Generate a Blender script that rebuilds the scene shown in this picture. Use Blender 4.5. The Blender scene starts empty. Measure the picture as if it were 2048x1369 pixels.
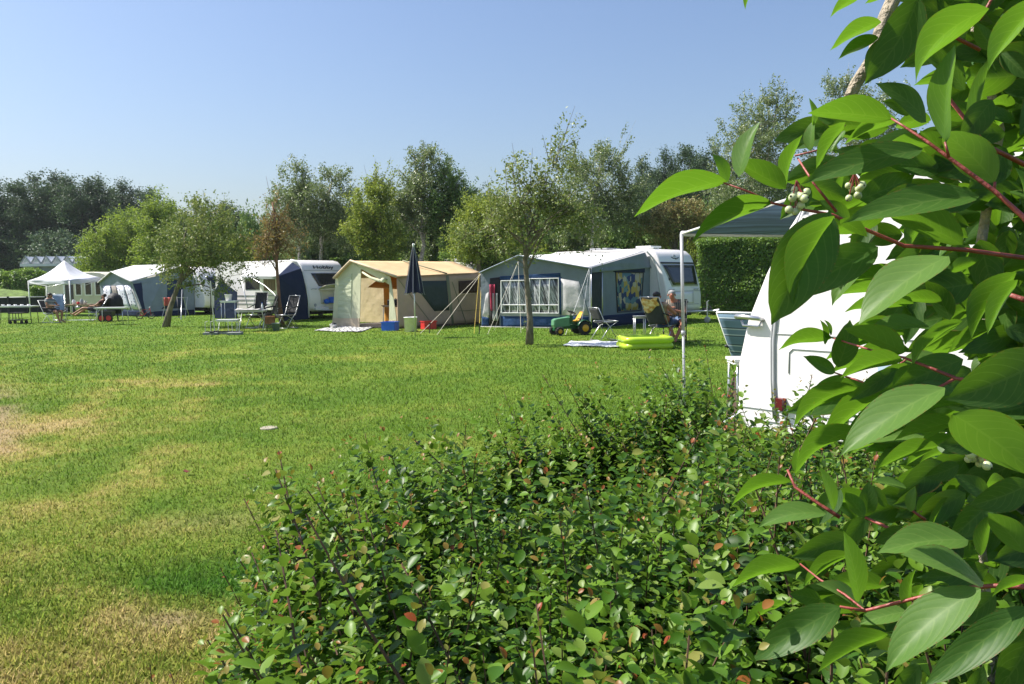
import bpy, math, random
import numpy as np
from mathutils import Vector, Matrix
SC = bpy.context.scene
COL = SC.collection
R = math.radians
# ------------------------------------------------------------------ camera
F = 1577.0
CAM_H = 1.6
PITCH = math.atan((684.5 - 560.0) / F)
ROLL = -0.0125
cam = bpy.data.cameras.new('camera')
cam_o = bpy.data.objects.new('camera', cam)
COL.objects.link(cam_o)
CR = Matrix.Rotation(math.pi / 2 - PITCH, 3, 'X') @ Matrix.Rotation(ROLL, 3, 'Z')
cam_o.matrix_world = Matrix.Translation((0, 0, CAM_H)) @ CR.to_4x4()
cam.sensor_width = 36.0
cam.lens = F / 2048 * 36.0
cam.clip_start = 0.05
cam.clip_end = 6000
SC.camera = cam_o
# ------------------------------------------------------------------ light
SUN_EL = R(52)
SUN_DIR = Vector((-0.978 * math.cos(SUN_EL), 0.208 * math.cos(SUN_EL), math.sin(SUN_EL))).normalized()
W = bpy.data.worlds.new('World')
SC.world = W
W.use_nodes = True
nt = W.node_tree
bg = nt.nodes['Background']
sky = nt.nodes.new('ShaderNodeTexSky')
sky.sky_type = 'NISHITA'
sky.sun_disc = False
sky.sun_elevation = SUN_EL
sky.sun_rotation = math.atan2(SUN_DIR.x, SUN_DIR.y)
sky.altitude = 0
sky.air_density = 1.3
sky.dust_density = 2.0
sky.ozone_density = 2.0
tint = nt.nodes.new('ShaderNodeMixRGB'); tint.blend_type = 'MULTIPLY'; tint.inputs[0].default_value = 1.0; tint.inputs[2].default_value = (0.98, 1.035, 1.2, 1)
nt.links.new(sky.outputs[0], tint.inputs[1]); nt.links.new(tint.outputs[0], bg.inputs[0])
bg.inputs[1].default_value = 0.062
sun = bpy.data.lights.new('sun', 'SUN')
sun.energy = 4.3
sun.angle = R(0.55)
sun.color = (1.0, 0.95, 0.86)
sun_o = bpy.data.objects.new('sun', sun)
COL.objects.link(sun_o)
sun_o.rotation_euler = SUN_DIR.to_track_quat('Z', 'Y').to_euler()
sun_o.location = (-30, 10, 40)
SC.view_settings.view_transform = 'Standard'
SC.view_settings.look = 'None'
SC.view_settings.exposure = 1.10
SC.view_settings.gamma = 1.0
SC.render.film_transparent = False
SC.cycles.max_bounces = 7
SC.cycles.transparent_max_bounces = 8
SC.cycles.use_denoising = True

# ------------------------------------------------------------------ helpers
def ray(px, py):
    return CR @ Vector(((px - 1024) / F, -(py - 684.5) / F, -1.0))
def P(px, py, d):
    v = ray(px, py)
    return Vector((0, 0, CAM_H)) + v * (d / v.y)
def G(px, py):
    v = ray(px, py)
    return Vector((0, 0, CAM_H)) + v * (-CAM_H / v.z)
def GX(px, d):
    p = P(px, 600, d)
    return Vector((p.x, d, 0))
def rgb(r, g, b):
    f = lambda c: c / 12.92 if c <= 0.04045 else ((c + 0.055) / 1.055) ** 2.4
    return (f(r / 255), f(g / 255), f(b / 255))
def V(*a):
    return Vector(a)

def tag(o, label=None, cat=None, group=None, kind=None):
    if label: o['label'] = label
    if cat: o['category'] = cat
    if group: o['group'] = group
    if kind: o['kind'] = kind
    return o
def empty(name, loc, label, cat, group=None, rz=0.0):
    o = bpy.data.objects.new(name, None)
    o.empty_display_size = 0.2
    COL.objects.link(o)
    o.location = loc
    o.rotation_euler = (0, 0, rz)
    tag(o, label, cat, group)
    return o
def wmat(o):
    return Matrix.LocRotScale(o.location, o.rotation_euler, o.scale) if o is not None else Matrix.Identity(4)

class MB:
    """collects geometry in world (or local) coordinates"""
    def __init__(s):
        s.v = []; s.f = []
    def add(s, vs, fs):
        b = len(s.v)
        s.v += [tuple(v) for v in vs]
        s.f += [tuple(i + b for i in f) for f in fs]
        return s
    def box(s, c, size, rot=None, taper=1.0):
        c = Vector(c)
        hx, hy, hz = size[0] / 2, size[1] / 2, size[2] / 2
        vs = []
        for z, k in ((-hz, 1.0), (hz, taper)):
            for x, y in ((-hx, -hy), (hx, -hy), (hx, hy), (-hx, hy)):
                p = Vector((x * k, y * k, z))
                if rot is not None: p = rot @ p
                vs.append(c + p)
        return s.add(vs, [(3, 2, 1, 0), (4, 5, 6, 7), (0, 1, 5, 4), (1, 2, 6, 5), (2, 3, 7, 6), (3, 0, 4, 7)])
    def tube(s, pts, r, n=6, caps=True):
        pts = [Vector(p) for p in pts]
        if not hasattr(r, '__len__'): r = [r] * len(pts)
        rings = []; ref = None
        for i, p in enumerate(pts):
            t = (pts[min(i + 1, len(pts) - 1)] - pts[max(i - 1, 0)])
            t = t.normalized() if t.length > 1e-9 else Vector((0, 0, 1))
            if ref is None:
                ref = t.orthogonal().normalized()
            u = ref - t * ref.dot(t)
            u = u.normalized() if u.length > 1e-6 else t.orthogonal().normalized()
            ref = u
            w = t.cross(u)
            rings.append([p + (u * math.cos(2 * math.pi * k / n) + w * math.sin(2 * math.pi * k / n)) * r[i] for k in range(n)])
        vs = [q for ring in rings for q in ring]
        fs = []
        for i in range(len(pts) - 1):
            for k in range(n):
                a = i * n + k; b = i * n + (k + 1) % n
                fs.append((a, b, b + n, a + n))
        if caps:
            fs.append(tuple(range(n - 1, -1, -1)))
            fs.append(tuple(range((len(pts) - 1) * n, len(pts) * n)))
        return s.add(vs, fs)
    def lathe(s, c, prof, n=16, axis=(0, 0, 1)):
        c = Vector(c); q = Vector((0, 0, 1)).rotation_difference(Vector(axis))
        vs = []; fs = []
        for (r, z) in prof:
            for k in range(n):
                a = 2 * math.pi * k / n
                vs.append(c + q @ Vector((r * math.cos(a), r * math.sin(a), z)))
        for i in range(len(prof) - 1):
            for k in range(n):
                a = i * n + k; b = i * n + (k + 1) % n
                fs.append((a, b, b + n, a + n))
        fs.append(tuple(range(n - 1, -1, -1)))
        fs.append(tuple(range((len(prof) - 1) * n, len(prof) * n)))
        return s.add(vs, fs)
    def ball(s, c, r, n=8, m=6):
        r = r if hasattr(r, '__len__') else (r, r, r)
        vs = []; fs = []
        for i in range(m + 1):
            ph = math.pi * i / m
            for k in range(n):
                a = 2 * math.pi * k / n
                vs.append((c[0] + r[0] * math.sin(ph) * math.cos(a), c[1] + r[1] * math.sin(ph) * math.sin(a), c[2] - r[2] * math.cos(ph)))
        for i in range(m):
            for k in range(n):
                a = i * n + k; b = i * n + (k + 1) % n
                fs.append((a, b, b + n, a + n))
        return s.add(vs, fs)
    def slab(s, pts, th, nrm=None):
        """polygon with thickness th behind its face"""
        pts = [Vector(p) for p in pts]
        if nrm is None:
            nrm = (pts[1] - pts[0]).cross(pts[2] - pts[0]).normalized()
        n = len(pts)
        vs = pts + [p - nrm * th for p in pts]
        fs = [tuple(range(n)), tuple(range(2 * n - 1, n - 1, -1))]
        for i in range(n):
            j = (i + 1) % n
            fs.append((i, i + n, j + n, j))
        return s.add(vs, fs)
    def grid(s, fn, nu, nv, th=0.0, nrm=None):
        vs = [Vector(fn(i / nu, j / nv)) for j in range(nv + 1) for i in range(nu + 1)]
        W_ = nu + 1
        fs = [(j * W_ + i, j * W_ + i + 1, (j + 1) * W_ + i + 1, (j + 1) * W_ + i) for j in range(nv) for i in range(nu)]
        if th:
            m = len(vs)
            vs = vs + [p - Vector(nrm) * th for p in vs]
            fs += [tuple(k + m for k in reversed(f)) for f in fs]
            rim = [i for i in range(W_)] + [j * W_ + nu for j in range(1, nv + 1)] + [nv * W_ + i for i in range(nu - 1, -1, -1)] + [j * W_ for j in range(nv - 1, 0, -1)]
            for a, b in zip(rim, rim[1:] + rim[:1]):
                fs.append((a, a + m, b + m, b))
        return s.add(vs, fs)
    def build(s, name, mat, parent=None, smooth=False, local=False):
        me = bpy.data.meshes.new(name)
        vs = s.v
        if parent is not None and not local:
            root = parent; chain = []
            while root is not None:
                chain.append(root); root = root.parent
            M = Matrix.Identity(4)
            for q in reversed(chain): M = M @ wmat(q)
            Mi = M.inverted()
            vs = [tuple(Mi @ Vector(v)) for v in vs]
        me.from_pydata(vs, [], s.f)
        if smooth:
            me.polygons.foreach_set('use_smooth', [True] * len(me.polygons))
        me.materials.append(mat)
        me.update()
        o = bpy.data.objects.new(name, me)
        COL.objects.link(o)
        if parent is not None: o.parent = parent
        return o

def np_mesh(name, verts, faces, mat, parent=None, attr=None, smooth=False, uv=None):
    """verts (N,3), faces (M,k) arrays; attr: dict name->(domain, values)"""
    me = bpy.data.meshes.new(name)
    nv, (nf, k) = len(verts), faces.shape
    me.vertices.add(nv); me.vertices.foreach_set('co', np.ascontiguousarray(verts, dtype=np.float32).ravel())
    me.loops.add(nf * k); me.loops.foreach_set('vertex_index', np.ascontiguousarray(faces, dtype=np.int32).ravel())
    me.polygons.add(nf)
    me.polygons.foreach_set('loop_start', np.arange(0, nf * k, k, dtype=np.int32))
    me.polygons.foreach_set('use_smooth', np.full(nf, smooth, dtype=bool))
    for an, (dom, val) in (attr or {}).items():
        a = me.attributes.new(an, 'FLOAT', dom)
        a.data.foreach_set('value', np.ascontiguousarray(val, dtype=np.float32))
    me.update(calc_edges=True)
    me.validate()
    if uv is not None:
        l = me.uv_layers.new(name='UVMap')
        l.data.foreach_set('uv', np.ascontiguousarray(uv[faces.ravel()], dtype=np.float32).ravel())
    me.materials.append(mat)
    o = bpy.data.objects.new(name, me)
    COL.objects.link(o)
    if parent is not None: o.parent = parent
    return o

def copy_tree(o, parent=None):
    c = o.copy(); COL.objects.link(c)
    if parent is not None: c.parent = parent
    for ch in [q for q in o.children]:
        copy_tree(ch, c)
    return c

# ------------------------------------------------------------------ materials
def new_mat(name):
    m = bpy.data.materials.new(name); m.use_nodes = True
    n = m.node_tree
    return m, n, n.nodes['Principled BSDF'], n.nodes['Material Output']
def ramp(n, stops):
    r = n.nodes.new('ShaderNodeValToRGB')
    e = r.color_ramp.elements
    while len(e) < len(stops): e.new(0.5)
    for q, (p, c) in zip(e, stops):
        q.position = p; q.color = (*c, 1)
    return r
def surf(name, col, rough=0.6, var=0.15, scale=6.0, bump=0.0, bscale=40.0, metal=0.0, spec=0.5, transl=0.0, stretch=(1, 1, 1), dirt=0.0):
    m, n, b, out = new_mat(name)
    tc = n.nodes.new('ShaderNodeTexCoord')
    mp = n.nodes.new('ShaderNodeMapping'); mp.inputs['Scale'].default_value = stretch
    n.links.new(tc.outputs['Object'], mp.inputs[0])
    nz = n.nodes.new('ShaderNodeTexNoise'); nz.inputs['Scale'].default_value = scale; nz.inputs['Detail'].default_value = 5
    n.links.new(mp.outputs[0], nz.inputs['Vector'])
    lo = tuple(c * (1 - var) for c in col); hi = tuple(min(1, c * (1 + var)) for c in col)
    rp = ramp(n, [(0.3, lo), (0.7, hi)])
    n.links.new(nz.outputs[0], rp.inputs[0])
    src = rp.outputs[0]
    if dirt:
        n2 = n.nodes.new('ShaderNodeTexNoise'); n2.inputs['Scale'].default_value = 1.7; n2.inputs['Detail'].default_value = 8; n2.inputs['Roughness'].default_value = .7
        n.links.new(mp.outputs[0], n2.inputs['Vector'])
        r2 = ramp(n, [(0.5, (0, 0, 0)), (0.75, (dirt, dirt, dirt))])
        n.links.new(n2.outputs[0], r2.inputs[0])
        mx = n.nodes.new('ShaderNodeMixRGB'); mx.inputs[2].default_value = (col[0] * .5, col[1] * .48, col[2] * .4, 1)
        n.links.new(r2.outputs[0], mx.inputs[0]); n.links.new(src, mx.inputs[1]); src = mx.outputs[0]
    n.links.new(src, b.inputs['Base Color'])
    b.inputs['Roughness'].default_value = rough
    b.inputs['Metallic'].default_value = metal
    b.inputs['Specular IOR Level'].default_value = spec
    if bump:
        nb = n.nodes.new('ShaderNodeTexNoise'); nb.inputs['Scale'].default_value = bscale; nb.inputs['Detail'].default_value = 4
        n.links.new(mp.outputs[0], nb.inputs['Vector'])
        bp = n.nodes.new('ShaderNodeBump'); bp.inputs['Strength'].default_value = bump; bp.inputs['Distance'].default_value = 0.05
        n.links.new(nb.outputs[0], bp.inputs['Height']); n.links.new(bp.outputs[0], b.inputs['Normal'])
    if transl:
        t = n.nodes.new('ShaderNodeBsdfTranslucent'); n.links.new(src, t.inputs[0])
        mx = n.nodes.new('ShaderNodeMixShader'); mx.inputs[0].default_value = transl
        n.links.new(b.outputs[0], mx.inputs[1]); n.links.new(t.outputs[0], mx.inputs[2])
        n.links.new(mx.outputs[0], out.inputs[0])
    return m
def leaf_mat(name, stops, tcol, tfac=0.35, rough=0.45, spec=0.4, veins=False):
    """stops: colour ramp over the per-leaf value v"""
    m, n, b, out = new_mat(name)
    at = n.nodes.new('ShaderNodeAttribute'); at.attribute_name = 'v'
    rp = ramp(n, stops); n.links.new(at.outputs['Fac'], rp.inputs[0])
    src = rp.outputs[0]
    if veins:  # uv.y runs -1..1 from edge to edge
        uv = n.nodes.new('ShaderNodeUVMap')
        sp = n.nodes.new('ShaderNodeSeparateXYZ'); n.links.new(uv.outputs[0], sp.inputs[0])
        def mth(op, a, bb=None):
            q = n.nodes.new('ShaderNodeMath'); q.operation = op
            for i, x in enumerate((a, bb)):
                if x is None: continue
                if isinstance(x, (int, float)): q.inputs[i].default_value = x
                else: n.links.new(x, q.inputs[i])
            return q.outputs[0]
        av = mth('ABSOLUTE', sp.outputs[1])
        ph = mth('MULTIPLY', mth('SUBTRACT', sp.outputs[0], mth('ADD', mth('MULTIPLY', mth('SUBTRACT', 1.0, mth('SQRT', mth('MAXIMUM', mth('SUBTRACT', 1.0, mth('MULTIPLY', av, av)), 0.0))), 0.40), mth('MULTIPLY', av, 0.16))), 7.0)
        fr = mth('ABSOLUTE', mth('SUBTRACT', mth('FRACT', ph), 0.5))
        side = mth('GREATER_THAN', fr, 0.435)
        mid = mth('LESS_THAN', av, 0.045)
        vein = mth('MAXIMUM', side, mid)
        nz = n.nodes.new('ShaderNodeTexNoise'); nz.inputs['Scale'].default_value = 60; nz.inputs['Detail'].default_value = 4
        vv = mth('ADD', mth('MULTIPLY', vein, 0.13), mth('MULTIPLY', nz.outputs[0], 0.12))
        mx = n.nodes.new('ShaderNodeMixRGB'); mx.inputs[2].default_value = (0.33, 0.45, 0.12, 1)
        n.links.new(vv, mx.inputs[0]); n.links.new(src, mx.inputs[1]); src = mx.outputs[0]
        n3 = n.nodes.new('ShaderNodeTexNoise'); n3.inputs['Scale'].default_value = 95; n3.inputs['Detail'].default_value = 3
        edge = mth('MULTIPLY', mth('GREATER_THAN', av, 0.93), mth('GREATER_THAN', n3.outputs[0], 0.55))
        spot = mth('MAXIMUM', mth('GREATER_THAN', n3.outputs[0], 0.735), edge)
        m3 = n.nodes.new('ShaderNodeMixRGB'); m3.inputs[2].default_value = (0.16, 0.10, 0.03, 1)
        n.links.new(mth('MULTIPLY', spot, 0.7), m3.inputs[0]); n.links.new(src, m3.inputs[1]); src = m3.outputs[0]
        hh = mth('ADD', mth('MULTIPLY', mth('COSINE', mth('MULTIPLY', ph, 6.2832)), -0.32), mth('MULTIPLY', nz.outputs[0], 0.5))
        bp = n.nodes.new('ShaderNodeBump'); bp.inputs['Strength'].default_value = 0.13; bp.inputs['Distance'].default_value = 0.0008
        n.links.new(hh, bp.inputs['Height']); n.links.new(bp.outputs[0], b.inputs['Normal'])
    n.links.new(src, b.inputs['Base Color'])
    b.inputs['Roughness'].default_value = rough
    b.inputs['Specular IOR Level'].default_value = spec
    t = n.nodes.new('ShaderNodeBsdfTranslucent')
    mc = n.nodes.new('ShaderNodeMixRGB'); mc.inputs[0].default_value = 0.62; mc.inputs[2].default_value = (*tcol, 1)
    n.links.new(src, mc.inputs[1]); n.links.new(mc.outputs[0], t.inputs[0])
    mx = n.nodes.new('ShaderNodeMixShader'); mx.inputs[0].default_value = tfac
    n.links.new(b.outputs[0], mx.inputs[1]); n.links.new(t.outputs[0], mx.inputs[2])
    n.links.new(mx.outputs[0], out.inputs[0])
    return m
def ramp_between(*cs):
    return [(i / (len(cs) - 1), c) for i, c in enumerate(cs)]

M = {}
M['white'] = surf('white_paint', (0.80, 0.80, 0.79), 0.28, 0.03, 2.0, dirt=0.12)
M['caravan'] = surf('caravan_skin', (0.80, 0.765, 0.765), 0.25, 0.03, 3.0, dirt=0.10)
M['cream'] = surf('cream_paint', (0.62, 0.57, 0.46), 0.45, 0.06, 3.0, dirt=0.2)
M['greytrim'] = surf('grey_trim', (0.36, 0.37, 0.39), 0.4, 0.06)
M['black'] = surf('black_plastic', (0.018, 0.018, 0.02), 0.5, 0.2)
M['rubber'] = surf('rubber', (0.02, 0.02, 0.02), 0.85, 0.25, 12, 0.2)
M['alu'] = surf('aluminium', (0.62, 0.62, 0.62), 0.32, 0.06, metal=0.85)
M['steel'] = surf('galvanised_steel', (0.48, 0.49, 0.5), 0.45, 0.15, 14, metal=0.6)
M['glass'] = surf('tinted_glass', (0.02, 0.022, 0.026), 0.12, 0.3, 2.0, spec=0.6)
M['underside'] = surf('dark_underside', (0.015, 0.015, 0.015), 0.9)
M['red'] = surf('red_plastic', (0.55, 0.03, 0.03), 0.4)
M['blue'] = surf('blue_plastic', (0.02, 0.13, 0.62), 0.35, 0.08)
M['rope'] = surf('pale_rope', (0.62, 0.58, 0.46), 0.8)
M['yrope'] = surf('yellow_rope', (0.7, 0.52, 0.08), 0.7)
M['wood'] = surf('weathered_wood', (0.28, 0.2, 0.13), 0.8, 0.3, 9, 0.2, stretch=(1, 1, 6))
M['bark'] = surf('grey_bark', (0.17, 0.14, 0.10), 0.95, 0.45, 14, 0.6, 30, stretch=(1, 1, .35))
M['bark_red'] = surf('reddish_bark', (0.21, 0.12, 0.075), 0.95, 0.4, 14, 0.6, 30, stretch=(1, 1, .35))
M['birch'] = surf('birch_bark', (0.50, 0.46, 0.40), 0.9, 0.5, 9, 0.3, 20, stretch=(1, 1, 1.6))
M['dark_bark'] = surf('dark_bark', (0.06, 0.05, 0.04), 0.95, 0.4, 9, 0.5)

# ------------------------------------------------------------------ noise in numpy
_rs = np.random.RandomState(7)
_T = _rs.rand(256, 256)
def vnoise(x, y):
    xi = np.floor(x).astype(int); yi = np.floor(y).astype(int)
    fx = x - xi; fy = y - yi
    fx = fx * fx * (3 - 2 * fx); fy = fy * fy * (3 - 2 * fy)
    g = lambda a, b: _T[a % 256, b % 256]
    return (g(xi, yi) * (1 - fx) + g(xi + 1, yi) * fx) * (1 - fy) + (g(xi, yi + 1) * (1 - fx) + g(xi + 1, yi + 1) * fx) * fy
def fbm(x, y, o=4):
    s = 0; a = 0.5; t = 0
    for i in range(o):
        s = s + a * vnoise(x * 2 ** i + 17.3 * i, y * 2 ** i + 9.1 * i); t += a; a *= 0.55
    return s / t
def sstep(a, b, x):
    t = np.clip((x - a) / (b - a), 0, 1); return t * t * (3 - 2 * t)
def grass_tone(x, y):
    """(dry, clover) 0..1 - where the lawn is straw-dry and where darker clover grows"""
    n1 = fbm(x * 0.55, y * 0.55, 4); n2 = fbm(x * 1.6 + 31, y * 1.6 + 5, 3); n3 = fbm(x * .18 + 3, y * .22 + 40, 3)
    left = sstep(-0.4, -4.2, x + 0.12 * (y - 5)) * sstep(22, 7, y)
    near = sstep(6.0, 3.0, y) * sstep(0.8, -1.2, x)
    dry = 0.95 * sstep(0.46, 0.74, n1 * 0.6 + n2 * 0.25 + n3 * 0.15) * 0.42 + 0.38 * left + 0.42 * near + 0.30 * (n2 - .5) + .35 * (fbm(x * 5 + 7, y * 5 + 3, 3) - .5)
    # wheel tracks running up the left of the field
    for off in (0.0, 1.5):
        c = -3.6 - 0.26 * (y - 8) - off + .25 * (n2 - .5)
        dry = dry + 0.42 * n2 * np.exp(-((x - c) / 0.28) ** 2) * sstep(4, 8, y) * sstep(34, 18, y)
    bare = 0.85 * sstep(0.42, 0.60, fbm(x * 0.8 + 3, y * 0.5 + 77, 3)) * sstep(-.605, -.66, x / np.maximum(y, .1)) * sstep(14, 10, y) * sstep(5.5, 7, y)
    for (cx, cy, rx, ry, k) in ((-1.65, 3.64, .20, .10, .9), (-2.0, 5.2, .5, .25, .3)):
        bare = bare + k * np.exp(-(((x - cx) / rx) ** 2 + ((y - cy) / ry) ** 2)) * (0.5 + n2)
    clo = 0.0
    for (cx, cy, rx, ry, k) in ((-1.25, 4.22, .85, .32, 1.0), (-0.35, 4.75, .7, .25, .9), (-.3, 6.7, 1.6, .7, .25), (-1.1, 6.2, .8, .3, .25), (1.2, 9.5, 2.2, .9, .2),
                                (-6.5, 15, 2.5, 1.0, .2), (-2.5, 8.8, 2.2, .7, .2), (0.5, 22, 6, 2.0, .15), (3.6, 18.5, 2.5, 1.2, .25), (-4.4, 13.0, .9, .35, .4)):
        clo = clo + k * np.exp(-(((x - cx) / rx) ** 2 + ((y - cy) / ry) ** 2) ** 1.5)
    clo = np.clip(clo * (.35 + 1.5 * sstep(.3, .66, n2 * .7 + n1 * .3)) * .8 + 0.25 * sstep(0.52, 0.30, n1 * .5 + n2 * .5), 0, 1)
    dry = np.clip(dry - 0.75 * clo * (clo > .4) - 0.3 * clo, 0, 1)
    return dry, clo, np.clip(bare, 0, 1)

def grass_mat(name, ground):
    m, n, b, out = new_mat(name)
    at = n.nodes.new('ShaderNodeAttribute'); at.attribute_name = 'dry'
    ac = n.nodes.new('ShaderNodeAttribute'); ac.attribute_name = 'clover'
    ab = n.nodes.new('ShaderNodeAttribute'); ab.attribute_name = 'bare'
    geo = n.nodes.new('ShaderNodeNewGeometry')
    nz = n.nodes.new('ShaderNodeTexNoise'); nz.inputs['Scale'].default_value = 5.5; nz.inputs['Detail'].default_value = 9; nz.inputs['Roughness'].default_value = .72
    n.links.new(geo.outputs['Position'], nz.inputs['Vector'])
    ad = n.nodes.new('ShaderNodeMath'); ad.operation = 'MULTIPLY_ADD'
    n.links.new(nz.outputs[0], ad.inputs[0]); ad.inputs[1].default_value = 0.8; n.links.new(at.outputs['Fac'], ad.inputs[2])
    sb = n.nodes.new('ShaderNodeMath'); sb.operation = 'SUBTRACT'; n.links.new(ad.outputs[0], sb.inputs[0]); sb.inputs[1].default_value = 0.40
    rp = ramp(n, [(0.0, (0.122, 0.212, 0.024)), (0.34, (0.196, 0.270, 0.037)), (0.66, (0.305, 0.305, 0.066)), (1.0, (0.50, 0.39, 0.17))])
    n.links.new(sb.outputs[0], rp.inputs[0])
    mx = n.nodes.new('ShaderNodeMixRGB'); mx.inputs[2].default_value = (0.068, 0.172, 0.018, 1)
    n.links.new(ac.outputs['Fac'], mx.inputs[0]); n.links.new(rp.outputs[0], mx.inputs[1])
    mb_ = n.nodes.new('ShaderNodeMixRGB'); mb_.inputs[2].default_value = (0.40, 0.29, 0.17, 1)
    n.links.new(ab.outputs['Fac'], mb_.inputs[0]); n.links.new(mx.outputs[0], mb_.inputs[1])
    src = mb_.outputs[0]
    hsv = n.nodes.new('ShaderNodeHueSaturation')
    n.links.new(src, hsv.inputs['Color'])
    if ground:
        n2 = n.nodes.new('ShaderNodeTexNoise'); n2.inputs['Scale'].default_value = 55; n2.inputs['Detail'].default_value = 6; n2.inputs['Roughness'].default_value = .8
        n.links.new(geo.outputs['Position'], n2.inputs['Vector'])
        mr = n.nodes.new('ShaderNodeMapRange'); mr.inputs[1].default_value = .3; mr.inputs[2].default_value = .7; mr.inputs[3].default_value = .55; mr.inputs[4].default_value = 1.15
        n.links.new(n2.outputs[0], mr.inputs[0]); n.links.new(mr.outputs[0], hsv.inputs['Value'])
        bp = n.nodes.new('ShaderNodeBump'); bp.inputs['Strength'].default_value = .8; bp.inputs['Distance'].default_value = .03
        n.links.new(n2.outputs[0], bp.inputs['Height']); n.links.new(bp.outputs[0], b.inputs['Normal'])
    else:
        av = n.nodes.new('ShaderNodeAttribute'); av.attribute_name = 'v'
        mr = n.nodes.new('ShaderNodeMapRange'); mr.inputs[3].default_value = .42; mr.inputs[4].default_value = 1.6
        n.links.new(av.outputs['Fac'], mr.inputs[0]); n.links.new(mr.outputs[0], hsv.inputs['Value'])
    n.links.new(hsv.outputs[0], b.inputs['Base Color'])
    b.inputs['Roughness'].default_value = 0.75 if ground else 0.55
    b.inputs['Specular IOR Level'].default_value = 0.08
    if not ground:
        t = n.nodes.new('ShaderNodeBsdfTranslucent'); n.links.new(hsv.outputs[0], t.inputs[0])
        ms = n.nodes.new('ShaderNodeMixShader'); ms.inputs[0].default_value = .4
        n.links.new(b.outputs[0], ms.inputs[1]); n.links.new(t.outputs[0], ms.inputs[2]); n.links.new(ms.outputs[0], out.inputs[0])
    return m

# ------------------------------------------------------------------ ground
xs = np.concatenate([[-2500, -800, -300, -140, -80, -50], np.arange(-36, -14, .5), np.arange(-14, 9, .14), np.arange(9, 24, .6), [30, 60, 140, 300, 800, 2500]])
ys = np.concatenate([[-400, -60, -10, 0], np.arange(1.5, 12, .10), np.arange(12, 26, .22), np.arange(26, 60, .6), [70, 100, 160, 300, 700, 1500, 4000]])
gx, gy = np.meshgrid(xs, ys)
gz = 0.03 * (fbm(gx * .25, gy * .25, 2) - .5) * (np.abs(gx) < 40)
gd, gc, gb = grass_tone(gx.ravel(), gy.ravel())
nx, ny = len(xs), len(ys)
ii, jj = np.meshgrid(np.arange(nx - 1), np.arange(ny - 1))
q = (jj * nx + ii).ravel()
o = np_mesh('ground', np.stack([gx.ravel(), gy.ravel(), gz.ravel()], 1), np.stack([q, q + 1, q + nx + 1, q + nx], 1), grass_mat('lawn', True),
            attr={'dry': ('POINT', gd), 'clover': ('POINT', gc), 'bare': ('POINT', gb)}, smooth=True)
tag(o, kind='structure')

def grass_blades():
    r = np.random.RandomState(3)
    N = 420000
    u = r.rand(N)
    d0, d1 = 2.5, 40.0
    d = d0 * (d1 / d0) ** (u ** 1.05)
    x = (r.rand(N) * 2 - 1) * 0.70 * d
    keep = (x < 0.52 * d) & (x < -0.55 + 0.74 * (d - 1.9) + 0.5)
    d = d[keep]; x = x[keep]
    x = x + 0.0; N = len(d)
    dr, cl, ba = grass_tone(x, d)
    k = r.rand(N) > ba * .55
    x, d, dr, cl, ba = x[k], d[k], dr[k], cl[k], ba[k]; N = len(x)
    s = np.maximum(1.0, (d / 6.0) ** 0.85)
    h = (0.015 + 0.022 * r.rand(N)) * (1 + .35 * np.exp(-(d - 2.5) / 2.5)) * (1 + .25 * cl) * np.minimum(s, 1.7)
    w = (0.0030 + 0.0022 * r.rand(N)) * s
    az = r.rand(N) * 2 * np.pi
    tilt = 0.35 + 0.9 * r.rand(N)
    rot = az + np.pi / 2 + r.randn(N) * .4
    z0 = 0.03 * (fbm(x * .25, d * .25, 2) - .5)
    bx = np.cos(rot) * w; by = np.sin(rot) * w
    a = np.stack([x - bx, d - by, z0], 1); b = np.stack([x + bx, d + by, z0], 1)
    L = h
    c = np.stack([x + np.cos(az) * np.sin(tilt) * L, d + np.sin(az) * np.sin(tilt) * L, z0 + np.cos(tilt) * L + .002], 1)
    vs = np.empty((N * 3, 3)); vs[0::3] = a; vs[1::3] = b; vs[2::3] = c
    fs = np.arange(N * 3).reshape(N, 3)
    dr = np.clip(dr + r.randn(N) * .16, 0, 1)
    o = np_mesh('grass', vs, fs, grass_mat('grass_blade', False), attr={'dry': ('FACE', dr), 'clover': ('FACE', cl), 'bare': ('FACE', ba * .5), 'v': ('FACE', r.rand(N))})
    tag(o, 'short mown lawn grass with dry straw patches', 'grass', kind='stuff')
grass_blades()

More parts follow.
